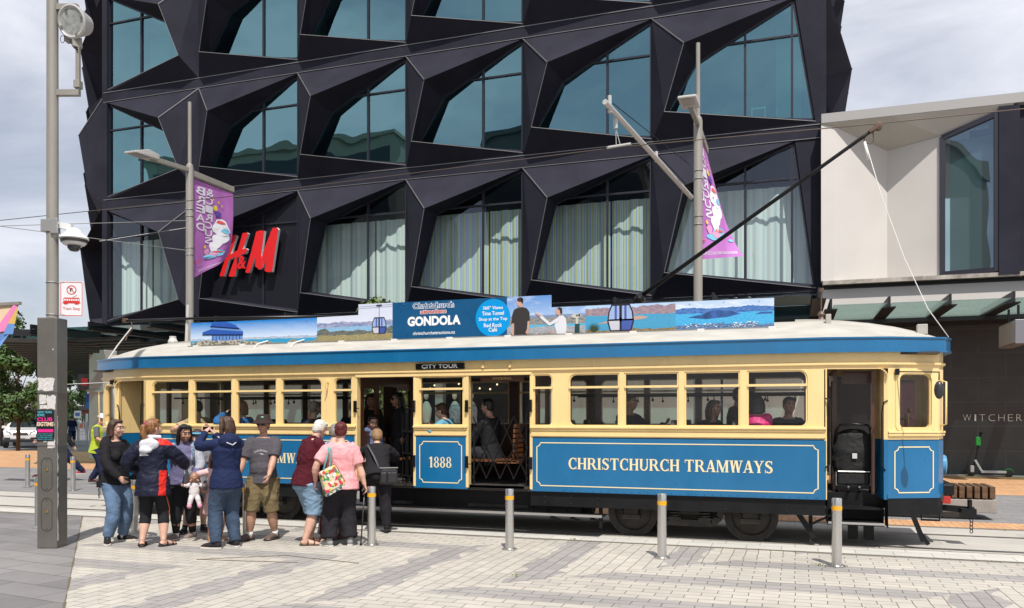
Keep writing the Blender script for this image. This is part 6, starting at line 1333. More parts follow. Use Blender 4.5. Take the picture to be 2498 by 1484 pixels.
    # ---- clothes
    def cover(s, name, mb, m, vox=.011, wr=.006, seed=1.0, mats=None, paint=None, sm=2, parent=None, fn=None):
        me = remesh(mb, vox, sm)
        if wr: displace(me, wrinkle(wr, seed))
        if fn: displace(me, fn)
        o = s.add(name, me, mats or m, parent=parent)
        if paint:
            n = len(me.polygons); c = np.empty(n * 3); me.polygons.foreach_get('center', c); c = c.reshape(-1, 3); me.polygons.foreach_set('material_index', np.array([paint(p) for p in c], dtype=np.int32))
        return o
    def top(s, m, sleeve=1.0, hem=-.06, g=.016, flare=0.0, name='top', mats=None, paint=None, wr=.007, seed=1.0, collar=0.0, neck=.0, hood=False, sleeve_r=1.0, vox=.0105):
        h, w = s.H, s.w; X = s.up @ Vector((1, 0, 0)); q = s.torso_r(g); mb = MB()
        P = [s.L(0, 0, hem)] + ([s.L(0, 0, (hem - .03) / 2)] if hem < -.08 else []) + s.spine[1:6] + [s.L(0, .009, .325)]
        rh = (max(q[0][0], q[1][0]) + flare + .016, max(q[0][1], q[1][1]) + flare + .022); Q = [rh] + ([(rh[0] - flare * .3, rh[1] - flare * .3)] if hem < -.08 else []) + [(a + flare * (.6 if i == 0 else .3 if i == 1 else 0), b_ + flare * (.6 if i == 0 else .3 if i == 1 else 0)) for i, (a, b_) in enumerate(q[1:6])] + [(.044 * h + g * .6, .040 * h + g * .5)]
        ftube(mb, P, Q, ref=X, n=22)
        if s.fem: 
            for e in (-1, 1): mb.ball(s.L(e * .042, -.052 * (.6 + .4 * w), .205), .040 * h * w, 12)
        if s.belly: mb.ball(s.L(0, -.035 - s.belly * .4, .07), (.085 * h * w, .06 * h * w, .085 * h), 14)
        if collar: ftube(mb, [s.L(0, .012, .315), s.L(0, .010, .345 + collar)], [(.040 * h + g * .6, .040 * h + g * .5), (.038 * h + g * .4, .036 * h + g * .4)], ref=X)
        for k in 'ab':
            sh, el, wr_ = s.arm[k]; ww = .5 + .5 * w; full = catmull([sh + (s.L(0, .01, .318) - sh) * .42, sh, el, wr_], 6); rr = lerps([.025 * h * ww + g * .7, .033 * h * ww + g * .8, .028 * h * ww + g * .8, .020 * h + g * .7], 6); n = max(7, int(round(6 + 12 * sleeve)) + 1)
            ftube(mb, full[:n], [a * (1 if i < 7 else sleeve_r) for i, a in enumerate(rr[:n])], n=14)
        if hood:
            mb.ball(s.L(0, .058, .315), (.095 * h * .9, .05 * h, .06 * h), 14); ftube(mb, [s.L(-.055, .03, .335), s.L(0, .07, .335), s.L(.055, .03, .335)], [.025 * h, .035 * h, .025 * h])
        return s.cover(name, mb, m, vox, wr, seed, mats, paint)
    def bottom(s, m, length=1.0, g=.012, hemg=None, top=.0, name='trousers', mats=None, paint=None, wr=.006, seed=2.0, crotch=True):
        h, w = s.H, s.w; X = s.up @ Vector((1, 0, 0)); q = s.torso_r(g); mb = MB(); hemg = g if hemg is None else hemg
        ftube(mb, [s.L(0, 0, -.075), s.L(0, 0, -.035), s.L(0, 0, top)], [(q[0][0] * .92, q[0][1] * .95), (q[0][0] * .98, q[0][1] * .98), (q[1][0] * .94, q[1][1] * .94)], ref=X, n=20)
        if s.fem: mb.ball(s.L(0, .020, -.045), (.084 * h * w, .058 * h * w, .050 * h), 14)
        for k in 'ab':
            hj, kn, an, fa = s.leg[k]; wl = .4 + .6 * w; N = 8; P = catmull([hj, kn, an], N); base = lerps([.066 * h * wl, .041 * h * wl, .0235 * h], N); base[10] = .0395 * h * wl; base[11] = .038 * h * wl; n = max(3, int(round(2 * N * length)) + 1); n = min(n, len(P))
            R_ = [base[i] + g + (hemg - g) * (i / (n - 1)) ** 1.5 for i in range(n)]; ftube(mb, P[:n], R_, n=16)
        return s.cover(name, mb, m, .0105, wr, seed, mats, paint)
    def skirt(s, m, z1, z0, g0, g1, name='dress', wr=.006):
        h = s.H; q = s.torso_r(.014); mb = MB(); ftube(mb, [s.L(0, 0, z1), s.L(0, 0, (z0 + z1) / 2), s.L(0, 0, z0)], [(q[1][0], q[1][1]), (q[0][0] + g0, q[0][1] + g0), (q[0][0] + g1, q[0][1] + g1)], n=24); return s.cover(name, mb, m, .0105, wr, 3.0)
    def shoes(s, m, sole, sandal=False, sock=None, k_only='ab'):
        h = s.H
        for k in k_only:
            hj, kn, an, fa = s.leg[k]; d = Vector((math.sin(fa), -math.cos(fa), 0)); sd = Vector((d.y, -d.x, 0)); z0 = an.z - .045 * h; g = lambda a, z, b_=0.0: Vector((an.x, an.y, z0)) + d * a * h + sd * b_ * h + Vector((0, 0, z * h))
            mb = MB(); outl = [(-.044, .0), (-.035, .020), (0, .024), (.05, .029), (.09, .031), (.115, .022), (.128, .0), (.115, -.024), (.09, -.030), (.05, -.027), (0, -.024), (-.035, -.020)]
            mb.prism([(a * h, b_ * h) for a, b_ in outl], Vector((an.x, an.y, z0 + .001)), d, sd, Vector((0, 0, .012 * h)))
            so = mb.build('shoe', sole, s.root, bevel=.003, local=True); mb = MB()
            if sandal:
                for a in (.02, .07): mb.tube([g(a, .008, .030), g(a + .004, .038 if a < .05 else .030, .018), g(a, .044 if a < .05 else .034, 0), g(a + .004, .038 if a < .05 else .030, -.018), g(a, .008, -.030)], (.006 * h), 6)
                mb.tube([g(-.02, .012, .025), g(-.036, .028, 0), g(-.02, .012, -.025)], .005 * h, 6); mb.build('strap', m, so, local=True, smooth=True)
            else:
                ftube(mb, [g(-.040, .026), g(-.025, .030), g(.01, .034), g(.05, .028), (g(.09, .022)), g(.120, .016)], [(.010 * h, .018 * h), (.0235 * h, .026 * h), (.0255 * h, .030 * h), (.028 * h, .023 * h), (.0285 * h, .017 * h), (.012 * h, .009 * h)], ref=sd, n=14); ftube(mb, [g(-.008, .03), an + Vector((0, 0, .018 * h))], [.027 * h, .026 * h], n=12)
                me = remesh(mb, .008, 1); o = s.add('upper', me, m, parent=so)
                mb = MB()
                for a in (.025, .042, .058): mb.tube([g(a, .052 - (a - .025) * .3, .014), g(a + .006, .058 - (a - .025) * .42, 0), g(a, .052 - (a - .025) * .3, -.014)], .0026 * h, 5)
                mb.build('laces', mat('white_laces', (.6, .58, .55), .8), so, local=True)
            if sock is not None:
                mb = MB(); ftube(mb, [an + Vector((0, 0, -.015 * h)), an + (kn - an) * .16], [.026 * h, .0265 * h], n=14); mb.build('sock', sock, s.root, smooth=True, local=True)
    def hair(s, m, style='short', vol=1.0, seed=0.0):
        mb = MB(); B = lambda c, r: mb.ball(s.hp(*c), tuple(a * s.hk for a in r), 16, M=s.HM)
        B((0, .022, .047), (.082 * vol, .090 * vol, .080 * vol)); B((0, .045, .005), (.080 * vol, .068 * vol, .085))
        B((0, -.035, .095), (.062, .045, .026))
        if style == 'short':
            B((0, .06, -.03), (.062, .045, .05)); B((.064, .01, .03), (.016, .03, .045)); B((-.064, .01, .03), (.016, .03, .045))
        elif style == 'thin':
            pass
        elif style in ('long', 'shoulder'):
            z1 = -.20 if style == 'long' else -.13
            ftube(mb, [s.hp(0, .06, .06), s.hp(0, .085, -.04), s.hp(0, .080, -.12), s.hp(0, .07, z1)], [(.078 * s.hk, .045 * s.hk), (.084 * s.hk, .042 * s.hk), (.078 * s.hk, .036 * s.hk), (.055 * s.hk, .02 * s.hk)], ref=s.HM @ Vector((1, 0, 0)))
            for e in (-1, 1): ftube(mb, [s.hp(e * .04, -.028, .108), s.hp(e * .076, -.004, .05), s.hp(e * .086, .012, -.03), s.hp(e * .084, .012, -.10), s.hp(e * .078, .006, z1 + .02)], [.022 * s.hk, .024 * s.hk, .026 * s.hk, .028 * s.hk, .016 * s.hk], n=10)
        elif style == 'ponytail':
            B((0, .05, -.02), (.06, .05, .06)); B((0, .105, .055), (.024, .024, .024))
            ftube(mb, [s.hp(0, .10, .06), s.hp(.0, .150, .04), s.hp(.0, .155, -.06), s.hp(-.0, .135, -.16), s.hp(.012, .120, -.25)], [.020 * s.hk, .036 * s.hk, .042 * s.hk, .032 * s.hk, .010 * s.hk], n=12)
            for e in (-1, 1): B((e * .066, .0, .02), (.016, .034, .05))
        elif style == 'bun':
            B((0, .07, .0), (.062, .05, .075)); B((0, .105, .045), (.045, .035, .05)); B((.062, .02, .02), (.018, .04, .06)); B((-.062, .02, .02), (.018, .04, .06))
        inv = s.HM.transposed(); hc = s.hc; HK = s.hk
        def fn(p):
            q = inv @ (Vector(p) - hc) / HK; ang = math.atan2(q.x, q.y) * 9; return .0042 * mnoise.noise(Vector((ang, q.z * 9, seed))) + .0026 * mnoise.noise(Vector((ang * 3, q.z * 18, seed + 3)))
        return s.cover('hair', mb, m, .0075, 0, seed, sm=1, fn=fn)
    def glasses(s, dark=False, up=0.0):
        mb = MB(); z = .012 + up; y = -.098 if not up else -.082
        if not dark:
            for e in (-1, 1): mb.tube([s.hp(e * .032 + .024 * math.cos(t), y, z + .018 * math.sin(t)) for t in [k * math.pi / 8 for k in range(16)]], .0022, 5, closed=True)
        mb.tube([s.hp(-.008, y, z + .004), s.hp(.008, y, z + .004)], .0022, 5)
        for e in (-1, 1): mb.tube([s.hp(e * .056, y, z + .004), s.hp(e * .080, -.03, z + .006), s.hp(e * .082, .02, z)], .0024, 5)
        o = mb.build('glasses', mat('glasses_frame', (.03, .025, .025), .3), s.root, local=True)
        if dark:
            mb = MB()
            for e in (-1, 1): mb.ball(s.hp(e * .033, y + .004, z), (.030 * s.hk, .008 * s.hk, .021 * s.hk), 12, M=s.HM)
            mb.build('lens', mat('dark_lens', (.008, .008, .01), .08, coat=.5), o, smooth=True, local=True)
    def strap(s, pts, r, m, name='strap'):
        mb = MB(); mb.tube(pts, r, 8); return mb.build(name, m, s.root, smooth=True, local=True)
    def world(s, p): return s.root.matrix_basis @ Vector(p) if False else (Matrix.Translation(s.root.location) @ Matrix.Rotation(s.yaw, 4, 'Z')) @ Vector(p)
HAIR = {'brown': mat('hair_brown', (.060, .029, .016), .45, noise=(45, .5, (1, 1, .25)), bump=(60, .6, (1, 1, .15))), 'auburn': mat('hair_auburn', (.24, .105, .038), .42, noise=(45, .45, (1, 1, .25)), bump=(60, .6, (1, 1, .15))), 'black': mat('hair_black', (.012, .009, .008), .4, bump=(60, .5, (1, 1, .15))),
        'white': mat('hair_white', (.62, .59, .53), .6, bump=(60, .6)), 'grey': mat('hair_grey', (.24, .22, .20), .6, bump=(60, .6), noise=(40, .5)), 'red': mat('hair_dyed_red', (.10, .012, .012), .4, bump=(60, .6)), 'fair': mat('hair_fair', (.26, .15, .07), .5, bump=(60, .6))}
GRP = 'people waiting beside the tram'
W_SOLE = mat('sole_white', (.60, .57, .52), .7); D_SOLE = mat('sole_dark', (.03, .027, .025), .7); SOCK = cloth('white_sock', (.68, .68, .68), .3)
DENIM = mat('denim_blue', (.105, .17, .275), .85, noise=(5, .35), bump=(25, .35)); DENIMD = mat('denim_dark', (.036, .062, .108), .85, noise=(4, .35), bump=(25, .35)); DENIML = mat('denim_light', (.20, .31, .43), .85, noise=(5, .3), bump=(25, .35))
def crowd():
    # 1 woman in black hooded top and rolled jeans
    p = Person(-8.90, 9.12, 1.69, 40, 'woman in black hooded top, glasses and rolled blue jeans at the left of the group', 'fair', 1.09, dict(lean=0, foot_a=(-.085, -.01, -40), foot_b=(.085, .02, 30), hand_a=(-.10, -.165, .545), hand_b=(.185, -.10, .52), el_a=(-1, .5, -.2), el_b=(1, .4, -.3), curl_a=1.2, head_yaw=12), group=GRP)
    p.bottom(DENIM, .94, .012, .028); p.top(cloth('black_fleece', (.016, .015, .017), .6), 1.0, -.03, .022, .0, hood=True, wr=.010, seed=4); p.hair(HAIR['brown'], 'shoulder', 1.03, 1); p.glasses(); p.shoes(cloth('black_canvas', (.02, .02, .021), .2), W_SOLE, sock=SOCK)
    for k in 'ab':
        hj, kn, an, fa = p.leg[k]; mb = MB(); c = an + (kn - an) * .17; mb.tube([c, c + (kn - an).normalized() * .055], [.062, .060], 18); mb.build('rolled_cuff', DENIML, p.root, smooth=30, local=True)
    mb = MB(); mb.tube([p.L(-.07, -.02, .335), p.L(-.02, -.088, .22), p.L(.10, -.10, .08)], .006, 6); cs = mb.build('camera_strap', M_BLKP, p.root, local=True)
    mb = MB(); mb.cbox(p.L(.105, -.115, .03), (.12, .06, .085)); mb.cyl(p.L(.105, -.125, .03), p.L(.10, -.17, .02), .034); mb.build('camera', M_BLKP, cs, bevel=.008, local=True)
    # 2 girl with ponytail seen from behind
    NAVY = cloth('navy_shell', (.014, .016, .034), .35, .5); RED = cloth('red_shell', (.62, .028, .018), .3, .5); WH = cloth('white_hood', (.62, .62, .66), .5)
    p = Person(-8.17, 9.02, 1.70, 165, 'girl with auburn ponytail in navy and red jacket and black capri leggings, from behind', 'fair', 1.04, dict(lean=0, foot_a=(-.085, .02, -35), foot_b=(.075, .02, 10), hand_a=(-.20, -.20, .62), hand_b=(.15, -.13, .60), el_a=(-1, .3, -.6), el_b=(.8, .6, -.4), head_yaw=-35, head_pitch=-4), group=GRP)
    p.bottom(cloth('black_lycra', (.018, .018, .021), .15), .70, .008, .007, wr=.003)
    def pt(c):
        if c[2] > .80 * 1.7 and c[0] < -.075 and c[1] > -.02: return 1
        if c[0] < -.115 and c[2] < 1.02 and c[1] > -.02 and c[0] > -.19: return 1
        return 0
    p.top(NAVY, 1.0, -.10, .030, .012, mats=[NAVY, RED], paint=pt, wr=.016, seed=7, sleeve_r=1.15, collar=.0)
    mb = MB(); mb.ball(p.L(.01, .072, .300), (.13, .06, .085), 14); mb.ball(p.L(.03, .09, .262), (.085, .045, .05), 14); mb.tube([p.L(-.06, .0, .355), p.L(.0, .05, .36), p.L(.065, .0, .355), p.L(.02, -.05, .34)], .03, 10); p.cover('hood', mb, WH, .010, .008, 5)
    p.hair(HAIR['auburn'], 'ponytail', 1.02, 2); p.shoes(M_BLKP, D_SOLE, sandal=True)
    mb = MB(); bk = lambda a, z: p.L(a, .110, z); 
    mb.box((.015, .132, 1.22), (.125, .146, 1.30)); mb.build('back_logo', mat('print_white_logo', (.55, .55, .58), .6), p.root, local=True)
    p.strap([p.L(-.098, .03, -.10), p.leg['a'][0] + Vector((-.085, .03, -.12)), p.leg['a'][1] + Vector((-.085, .02, .05)), p.leg['a'][1] + Vector((-.078, .02, -.12))], .006, mat('orange_piping', (.65, .14, .05), .6), 'piping')
    mb = MB(); mb.tube([p.hp(.03 * math.cos(t), .118 + .012 * math.sin(t), .058 + .03 * math.sin(t)) for t in [k * math.pi / 6 for k in range(12)]], .007, 6, closed=True); mb.build('hair_tie', mat('pink_tie', (.6, .05, .15), .6), p.root, local=True)
    # 3 woman in lavender jacket
    LAV, GRY = cloth('lavender_shell', (.135, .125, .225), .4, .6), cloth('pale_grey_shell', (.36, .37, .42), .4, .6)
    p = Person(-8.22, 9.68, 1.62, -8, 'dark haired woman in lavender and grey jacket, black leggings and sunglasses on her head', 'tan', 1.20, dict(foot_a=(-.06, -.03, -38), foot_b=(.07, .03, -30), hand_a=(-.17, -.15, .60), hand_b=(.085, -.16, .545), el_a=(-.9, .4, -.5), el_b=(1, .3, -.4), head_yaw=30, head_pitch=8), group=GRP)
    p.bottom(cloth('black_lycra', (.018, .018, .021), .15), .92, .009, .004, wr=.003)
    p.top(LAV, 1.0, -.02, .024, mats=[LAV, GRY], paint=lambda c: 1 if (c[0] > .115 and c[2] > 1.02) or (abs(c[0] - .075) < .045 and .80 < c[2] < 1.12 and c[1] < -.05) or c[2] > 1.30 and abs(c[0]) > .12 else 0, wr=.009, seed=3, collar=.01)
    p.hair(HAIR['black'], 'long', 1.0, 4); p.glasses(True, .085); p.shoes(cloth('taupe_trainer', (.22, .17, .16), .2), W_SOLE, sock=SOCK)
    for e in (-1, 1): p.strap([p.L(e * .075, .06, .30), p.L(e * .08, .0, .335), p.L(e * .085, -.065, .27), p.L(e * .095, -.06, .16)], .018, cloth('patterned_strap', (.16, .22, .32), .2, noise=(30, .7)), 'backpack_strap')
    # 4 boy in cap behind her
    p = Person(-8.55, 10.35, 1.52, 8, 'child in a dark blue peaked cap peering out between two women', 'fair', .95, dict(foot_a=(-.12, -.04, -25), foot_b=(.06, .0, 15), head_yaw=0, hand_a=(-.15, -.08, .5)), group=GRP)
    p.bottom(cloth('dark_shorts', (.03, .03, .035), .3), .42, .02, .03); p.top(cloth('grey_marl', (.25, .25, .27), .3), .35, -.03, .015); p.hair(HAIR['brown'], 'short'); p.shoes(cloth('black_canvas', (.02, .02, .021), .2), D_SOLE, sock=cloth('black_sock', (.02, .02, .02), .2))
    mb = MB(); mb.ball(p.hp(0, .012, .060), (.088, .103, .078), 18, M=p.HM); mb.ball(p.hp(0, -.105, .055), (.062, .065, .010), 14, M=p.HM); me = remesh(mb, .007, 1); c_ = p.add('cap', me, mat('cap_navy', (.012, .02, .045), .7))
    mb = MB(); mb.tube([p.hp(.088 * math.sin(t), .006 - .098 * math.cos(t), .075) for t in [-1.1 + k * .22 for k in range(11)]], .013, 8); mb.build('cap_band', mat('cap_light_blue', (.16, .48, .70), .6), c_, local=True, smooth=True)
    # 5 girl in pink dress with a doll
    gy = math.atan2(7.74, 9.75) + R(20); gd = Matrix.Rotation(-gy, 3, 'Z') @ Vector((-.08, -.22, 0)) / 1.22
    p = Person(-7.74, 9.75, 1.22, 20, 'small girl in pale pink dress holding a doll, partly behind the navy hooded woman', 'tan', .95, dict(foot_a=(-.06, .02, -10), foot_b=(.06, .0, 15), hand_a=(gd.x, gd.y, .62), hand_b=(gd.x + .12, gd.y + .03, .57), el_a=(-1, .3, -.4), el_b=(1, .2, -.4), curl=.9), group=GRP, head_s=.92)
    PINKD = cloth('pale_pink_cotton', (.66, .44, .43), .3); p.top(PINKD, .3, -.06, .014, .01); p.skirt(PINKD, .06, -.20, .02, .05); p.hair(HAIR['brown'], 'long'); p.shoes(mat('tan_strap', (.3, .17, .1), .6), mat('tan_sole', (.32, .2, .13), .7), sandal=True)
    dl = Vector(p.world(p.arm['a'][2])) + Vector((-.04, -.07, -.02))
    d = empty('doll', dl, p.yaw + R(-15), 'baby doll in white and pink suit held against the pink dress', 'doll'); ORG[d.name] = Vector((0, 0, 0))
    mb = MB(); ftube(mb, [(0, 0, -.10), (0, 0, -.02), (0, 0, .07), (0, 0, .10)], [(.062, .05), (.07, .055), (.06, .045), (.03, .03)]); 
    for e in (-1, 1): ftube(mb, [(e * .05, 0, .07), (e * .095, -.03, .05), (e * .14, -.05, .06)], [.028, .024, .02]); ftube(mb, [(e * .03, 0, -.09), (e * .05, -.05, -.14), (e * .065, -.06, -.21)], [.038, .034, .028])
    me = remesh(mb, .007, 2); displace(me, wrinkle(.005, 2, 20, 20)); link_mesh('suit', me, cloth('doll_white', (.66, .60, .60), .4), d, True)
    mb = MB(); mb.ball((0, -.005, .165), (.062, .066, .072), 16); mb.ball((0, -.066, .155), .012, 8); mb.ball((0, 0, .11), .03, 10)
    for e in (-1, 1): mb.ball((e * .155, -.055, .065), .022, 10); mb.ball((e * .05, -.055, .12), (.02, .02, .02), 8)
    me = remesh(mb, .006, 2); link_mesh('head', me, mat('doll_skin', (.36, .19, .125), .5), d, True)
    mb = MB()
    for e in (-1, 1): mb.ball((e * .068, -.085, -.225), (.034, .052, .034), 12)
    mb.build('bootie', cloth('doll_pink', (.62, .30, .40), .3), d, smooth=True, local=True)
    # 6 woman in navy hooded top from behind, taking a picture
    NV = cloth('navy_jersey', (.014, .022, .068), .5, .8)
    p = Person(-7.14, 9.22, 1.74, 200, 'woman in navy hooded top and dark jeans, from behind, raising a phone', 'fair', 1.14, dict(lean=-1, foot_a=(-.07, .0, 5), foot_b=(.08, .0, 42), hand_a=(.02, -.20, .865), hand_b=(.085, -.225, .875), el_a=(-.6, .1, -1), el_b=(1, .2, -1), head_yaw=22, curl=1.0, palm_a=(0, 0, 1), palm_b=(0, 0, 1)), group=GRP)
    p.bottom(DENIMD, 1.0, .013, .030, wr=.008, seed=9); p.top(NV, .97, -.045, .017, hood=True, wr=.008, seed=6); p.hair(HAIR['brown'], 'shoulder', 1.0, 7); p.glasses(); p.shoes(cloth('dark_shoe', (.03, .025, .028), .2), W_SOLE)
    mb = MB(); mb.tube([p.L(-.075, .02, .345), p.L(-.05, .085, .31), p.L(0, .125, .285), p.L(.05, .085, .31), p.L(.075, .02, .345)], .008, 6); mb.build('hood_trim', mat('white_trim', (.6, .6, .64), .7), p.root, smooth=True, local=True)
    mb = MB(); c = (p.arm['a'][2] + p.arm['b'][2]) / 2 + Vector((0, -.06, .05)); mb.cbox(c, (.15, .012, .08)); ph = mb.build('phone', M_BLKP, p.root, bevel=.004, local=True)
    # 7 man in bucket hat
    TS = cloth('charcoal_tshirt', (.085, .078, .088), .4, .9); KH = cloth('khaki', (.165, .125, .065), .5, .9, noise=(5, .25))
    p = Person(-7.11, 9.98, 1.74, -12, 'man in brown bucket hat, charcoal T-shirt and khaki cargo shorts', 'warm', 1.12, dict(lean=-2, foot_a=(-.10, -.03, -52), foot_b=(.09, .03, -30), hand_a=(-.185, -.09, .50), hand_b=(.075, -.20, .48), el_a=(-1, .5, 0), el_b=(1, .35, -.2), head_yaw=-6, curl=1.0), group=GRP, fem=False, belly=.018)
    p.bottom(KH, .56, .024, .036, wr=.011, seed=5, name='shorts'); p.top(TS, .42, -.045, .017, .006, wr=.008, seed=11, sleeve_r=1.2); p.hair(HAIR['black'], 'short'); p.glasses(True); p.shoes(cloth('brown_trainer', (.12, .085, .07), .3), D_SOLE, sock=SOCK)
    for k, e in (('a', -1), ('b', 1)):
        hj, kn, an, fa = p.leg[k]; c = hj.lerp(kn, .62) + Vector((e * .088, -.01, 0)); mb = MB(); mb.cbox(c, (.035, .15, .17)); mb.cbox(c + Vector((e * .008, 0, .07)), (.035, .16, .05)); mb.build('cargo_pocket', KH, p.root, bevel=.012, local=True)
    mb = MB(); mb.lathe((0, 0, 0), [(.001, .115), (.07, .11), (.088, .085), (.100, .04), (.115, .02), (.155, -.012), (.158, -.018), (.10, .02), (.09, .03)], 28, cap=False); mb.v = [tuple(p.hp(x_, y_ * 1.08 + .01, z_ + .035)) for x_, y_, z_ in mb.v]; mb.build('hat', cloth('brown_hat', (.040, .026, .022), .3), p.root, smooth=40, local=True)
    mb = MB(); mb.ball(p.hp(.015, -.085, .105), (.025, .01, .012), 8); mb.build('hat_badge', mat('green_badge', (.15, .45, .33), .5), p.root, local=True)
    prt = mat('grey_print', (.45, .44, .45), .8); mb = MB(); fr_ = lambda a, b_: p.L(a, -.118 - .04 * max(0, 1 - abs(a) * 9) * 0 - (.012 if b_ < .2 else .006), b_) + Vector((0, .0, 0))
    def onchest(a, b_):
        th = a / .165; base = p.L(0, 0, 0); rr = .142; return Vector((base.x + .0 + rr * 1.18 * math.sin(th * 1.05), base.y - (rr * .98) * math.cos(th * 1.05) - .006, 1.74 * .505 + b_))
    put_text(mb, 'PARAHAKI', (0, 0, 0), (1, 0, 0), (0, 0, 1), .20, .032, .02, fn=lambda a, b_: onchest(a - .10, .375 + b_ - ((a - .10) ** 2) * 4)); put_text(mb, 'UNICORE', (0, 0, 0), (1, 0, 0), (0, 0, 1), .20, .032, .02, fn=lambda a, b_: onchest(a - .10, .235 + b_))
    for rr_ in (.045,): mb.add([tuple(onchest(rr_ * math.cos(t) * q, .315 + .036 * math.sin(t) * q)) for t in [k * math.pi / 10 for k in range(20)] for q in (.55, 1.0)], [(2 * k, 2 * k + 1, (2 * k + 3) % 40, (2 * k + 2) % 40) for k in range(20)])
    mb.build('shirt_print', prt, p.root, local=True)
    # 8 old man in maroon jacket
    MAR = cloth('maroon_fleece', (.075, .010, .017), .6, .9)
    p = Person(-6.30, 9.82, 1.72, 118, 'white haired man in maroon jacket and denim shorts bending forward', 'fair', 1.18, dict(lean=13, foot_a=(-.05, .04, -30), foot_b=(.05, -.06, -22), hand_a=(-.17, -.17, .47), hand_b=(.13, -.20, .47), el_a=(-.9, .7, 0), el_b=(.8, .6, 0), head_yaw=8, head_pitch=12), group=GRP, fem=False, belly=.02)
    p.bottom(DENIML, .58, .028, .040, wr=.012, seed=8, name='shorts'); p.top(MAR, .98, -.05, .026, .006, wr=.013, seed=13, collar=.012); p.hair(HAIR['white'], 'short', .99, 3); p.shoes(mat('brown_leather', (.075, .035, .022), .5), mat('brown_sole', (.10, .065, .045), .7), sandal=True)
    mb = MB(); mb.tube([p.neck0 + Vector((.05 * math.cos(t), .052 * math.sin(t) - .004, .02 + .006 * math.sin(t))) for t in [k * math.pi / 8 for k in range(16)]], .016, 8, closed=True); mb.build('shirt_collar', cloth('white_collar', (.65, .65, .66), .3), p.root, smooth=True, local=True)
    # 9 woman with grey hair in striped trousers
    t = NT('striped_trousers'); v = t.coords(); x, y, z = t.sep(v); a = t.ma('SINE', t.ma('MULTIPLY', t.ma('ADD', x, t.ma('MULTIPLY', y, .6)), 105.0)); c = t.mix(t.ma('GREATER_THAN', a, .72), (.016, .015, .016), (.55, .52, .45)); c = t.mix(t.ma('LESS_THAN', a, -.9), c, (.28, .02, .03)); t.col(c); t.rough(.85)
    p = Person(-6.22, 10.32, 1.64, 150, 'grey haired woman in lilac top and black striped trousers between the maroon and pink tops', 'fair', 1.15, dict(lean=8, foot_a=(-.05, .0, -20), foot_b=(.06, .02, 10), head_pitch=12, hand_a=(-.15, -.15, .5), hand_b=(.15, -.14, .5)), group=GRP)
    p.bottom(t.m, .97, .02, .055, wr=.008, seed=3); p.top(cloth('lilac_cotton', (.38, .30, .52), .3), .4, -.05, .018); p.hair(HAIR['grey'], 'short', 1.03, 5); p.shoes(mat('maroon_shoe', (.12, .02, .03), .5), D_SOLE)
    # 10 woman in pink top with a stick and a flowered bag
    t = NT('pink_blouse'); v = t.coords(); n = t.noise(v, 14, 3); t.col(t.mix(t.rng(n, .4, .6, 0, 1), (.74, .29, .31), (.80, .38, .39))); t.rough(.8); PK = t.m
    p = Person(-5.79, 9.86, 1.66, 190, 'red haired woman in pink top and wide black trousers leaning on a stick, from behind', 'fair', 1.26, dict(lean=2, foot_a=(-.075, .0, -20), foot_b=(.095, .0, 25), hand_a=(-.195, .03, .465), hand_b=(.20, -.03, .53), el_a=(-.8, .6, 0), el_b=(.9, .8, 0), head_yaw=-14, head_pitch=6, curl_a=1.1), group=GRP)
    p.bottom(cloth('black_crepe', (.02, .018, .022), .35), .95, .016, .062, wr=.009, seed=6); p.top(PK, .40, -.045, .019, .010, wr=.009, seed=15, sleeve_r=1.15); p.hair(HAIR['red'], 'bun', 1.0, 6); p.shoes(cloth('grey_slip_on', (.30, .30, .30), .2), W_SOLE)
    for e in (-1, 1): p.strap([p.L(e * .062, .066, .285), p.L(e * .060, .03, .325), p.L(e * .062, -.03, .315)], .012, mat('white_strap', (.7, .68, .68), .7), 'bra_strap')
    hw = p.world(p.arm['a'][2] + Vector((0, 0, -.07))); stk = empty('walking_stick', (hw.x, hw.y, 0), 0, 'black patterned walking stick held by the woman in pink', 'walking stick')
    mb = MB(); mb.tube([(hw.x - .03, hw.y - .05, .0), (hw.x, hw.y, hw.z + .0)], [.010, .011], 8); mb.tube([(hw.x - .04, hw.y + .05, hw.z - .01), (hw.x, hw.y + .01, hw.z + .012), (hw.x + .02, hw.y - .07, hw.z + .01)], .015, 8); mb.build('shaft', mat('stick_black', (.03, .028, .03), .35, noise=(40, .9)), stk, smooth=True); mb = MB(); mb.cyl((hw.x - .03, hw.y - .05, .0), (hw.x - .029, hw.y - .049, .03), .017, .013, 10); mb.build('rubber_foot', M_BLKP, stk)
    t = NT('flower_bag'); v = t.coords(); vo = t.n('ShaderNodeTexVoronoi'); vo.inputs['Scale'].default_value = 24; t.l(v, vo.inputs['Vector']); sp = t.sep(vo.outputs['Color']); c = t.mix(t.ma('GREATER_THAN', sp[0], .55), (.72, .58, .42), (.62, .05, .08)); c = t.mix(t.ma('GREATER_THAN', sp[1], .70), c, (.62, .52, .10)); c = t.mix(t.ma('GREATER_THAN', sp[2], .72), c, (.06, .25, .09)); c = t.mix(t.ma('GREATER_THAN', sp[1], .86), c, (.75, .72, .70)); t.col(c); t.rough(.6)
    bw = p.world(p.L(.10, .12, .045)); bag = empty('shopping_bag', bw, p.yaw + R(18), 'flowered shopping bag with checked base hanging at the pink top', 'bag'); ORG[bag.name] = Vector((0, 0, 0)); TL = Matrix.Rotation(R(24), 4, 'Y') @ Matrix.Scale(.84, 4)
    mb = MB(); mb.v = []; mb.prism([(-.19, -.17), (.19, -.17), (.14, .18), (-.14, .18)], (0, .05, 0), (1, 0, 0), (0, 0, 1), (0, -.10, 0)); mb.v = [tuple(TL @ Vector(q)) for q in mb.v]; mb.build('panel', t.m, bag, bevel=.015, local=True)
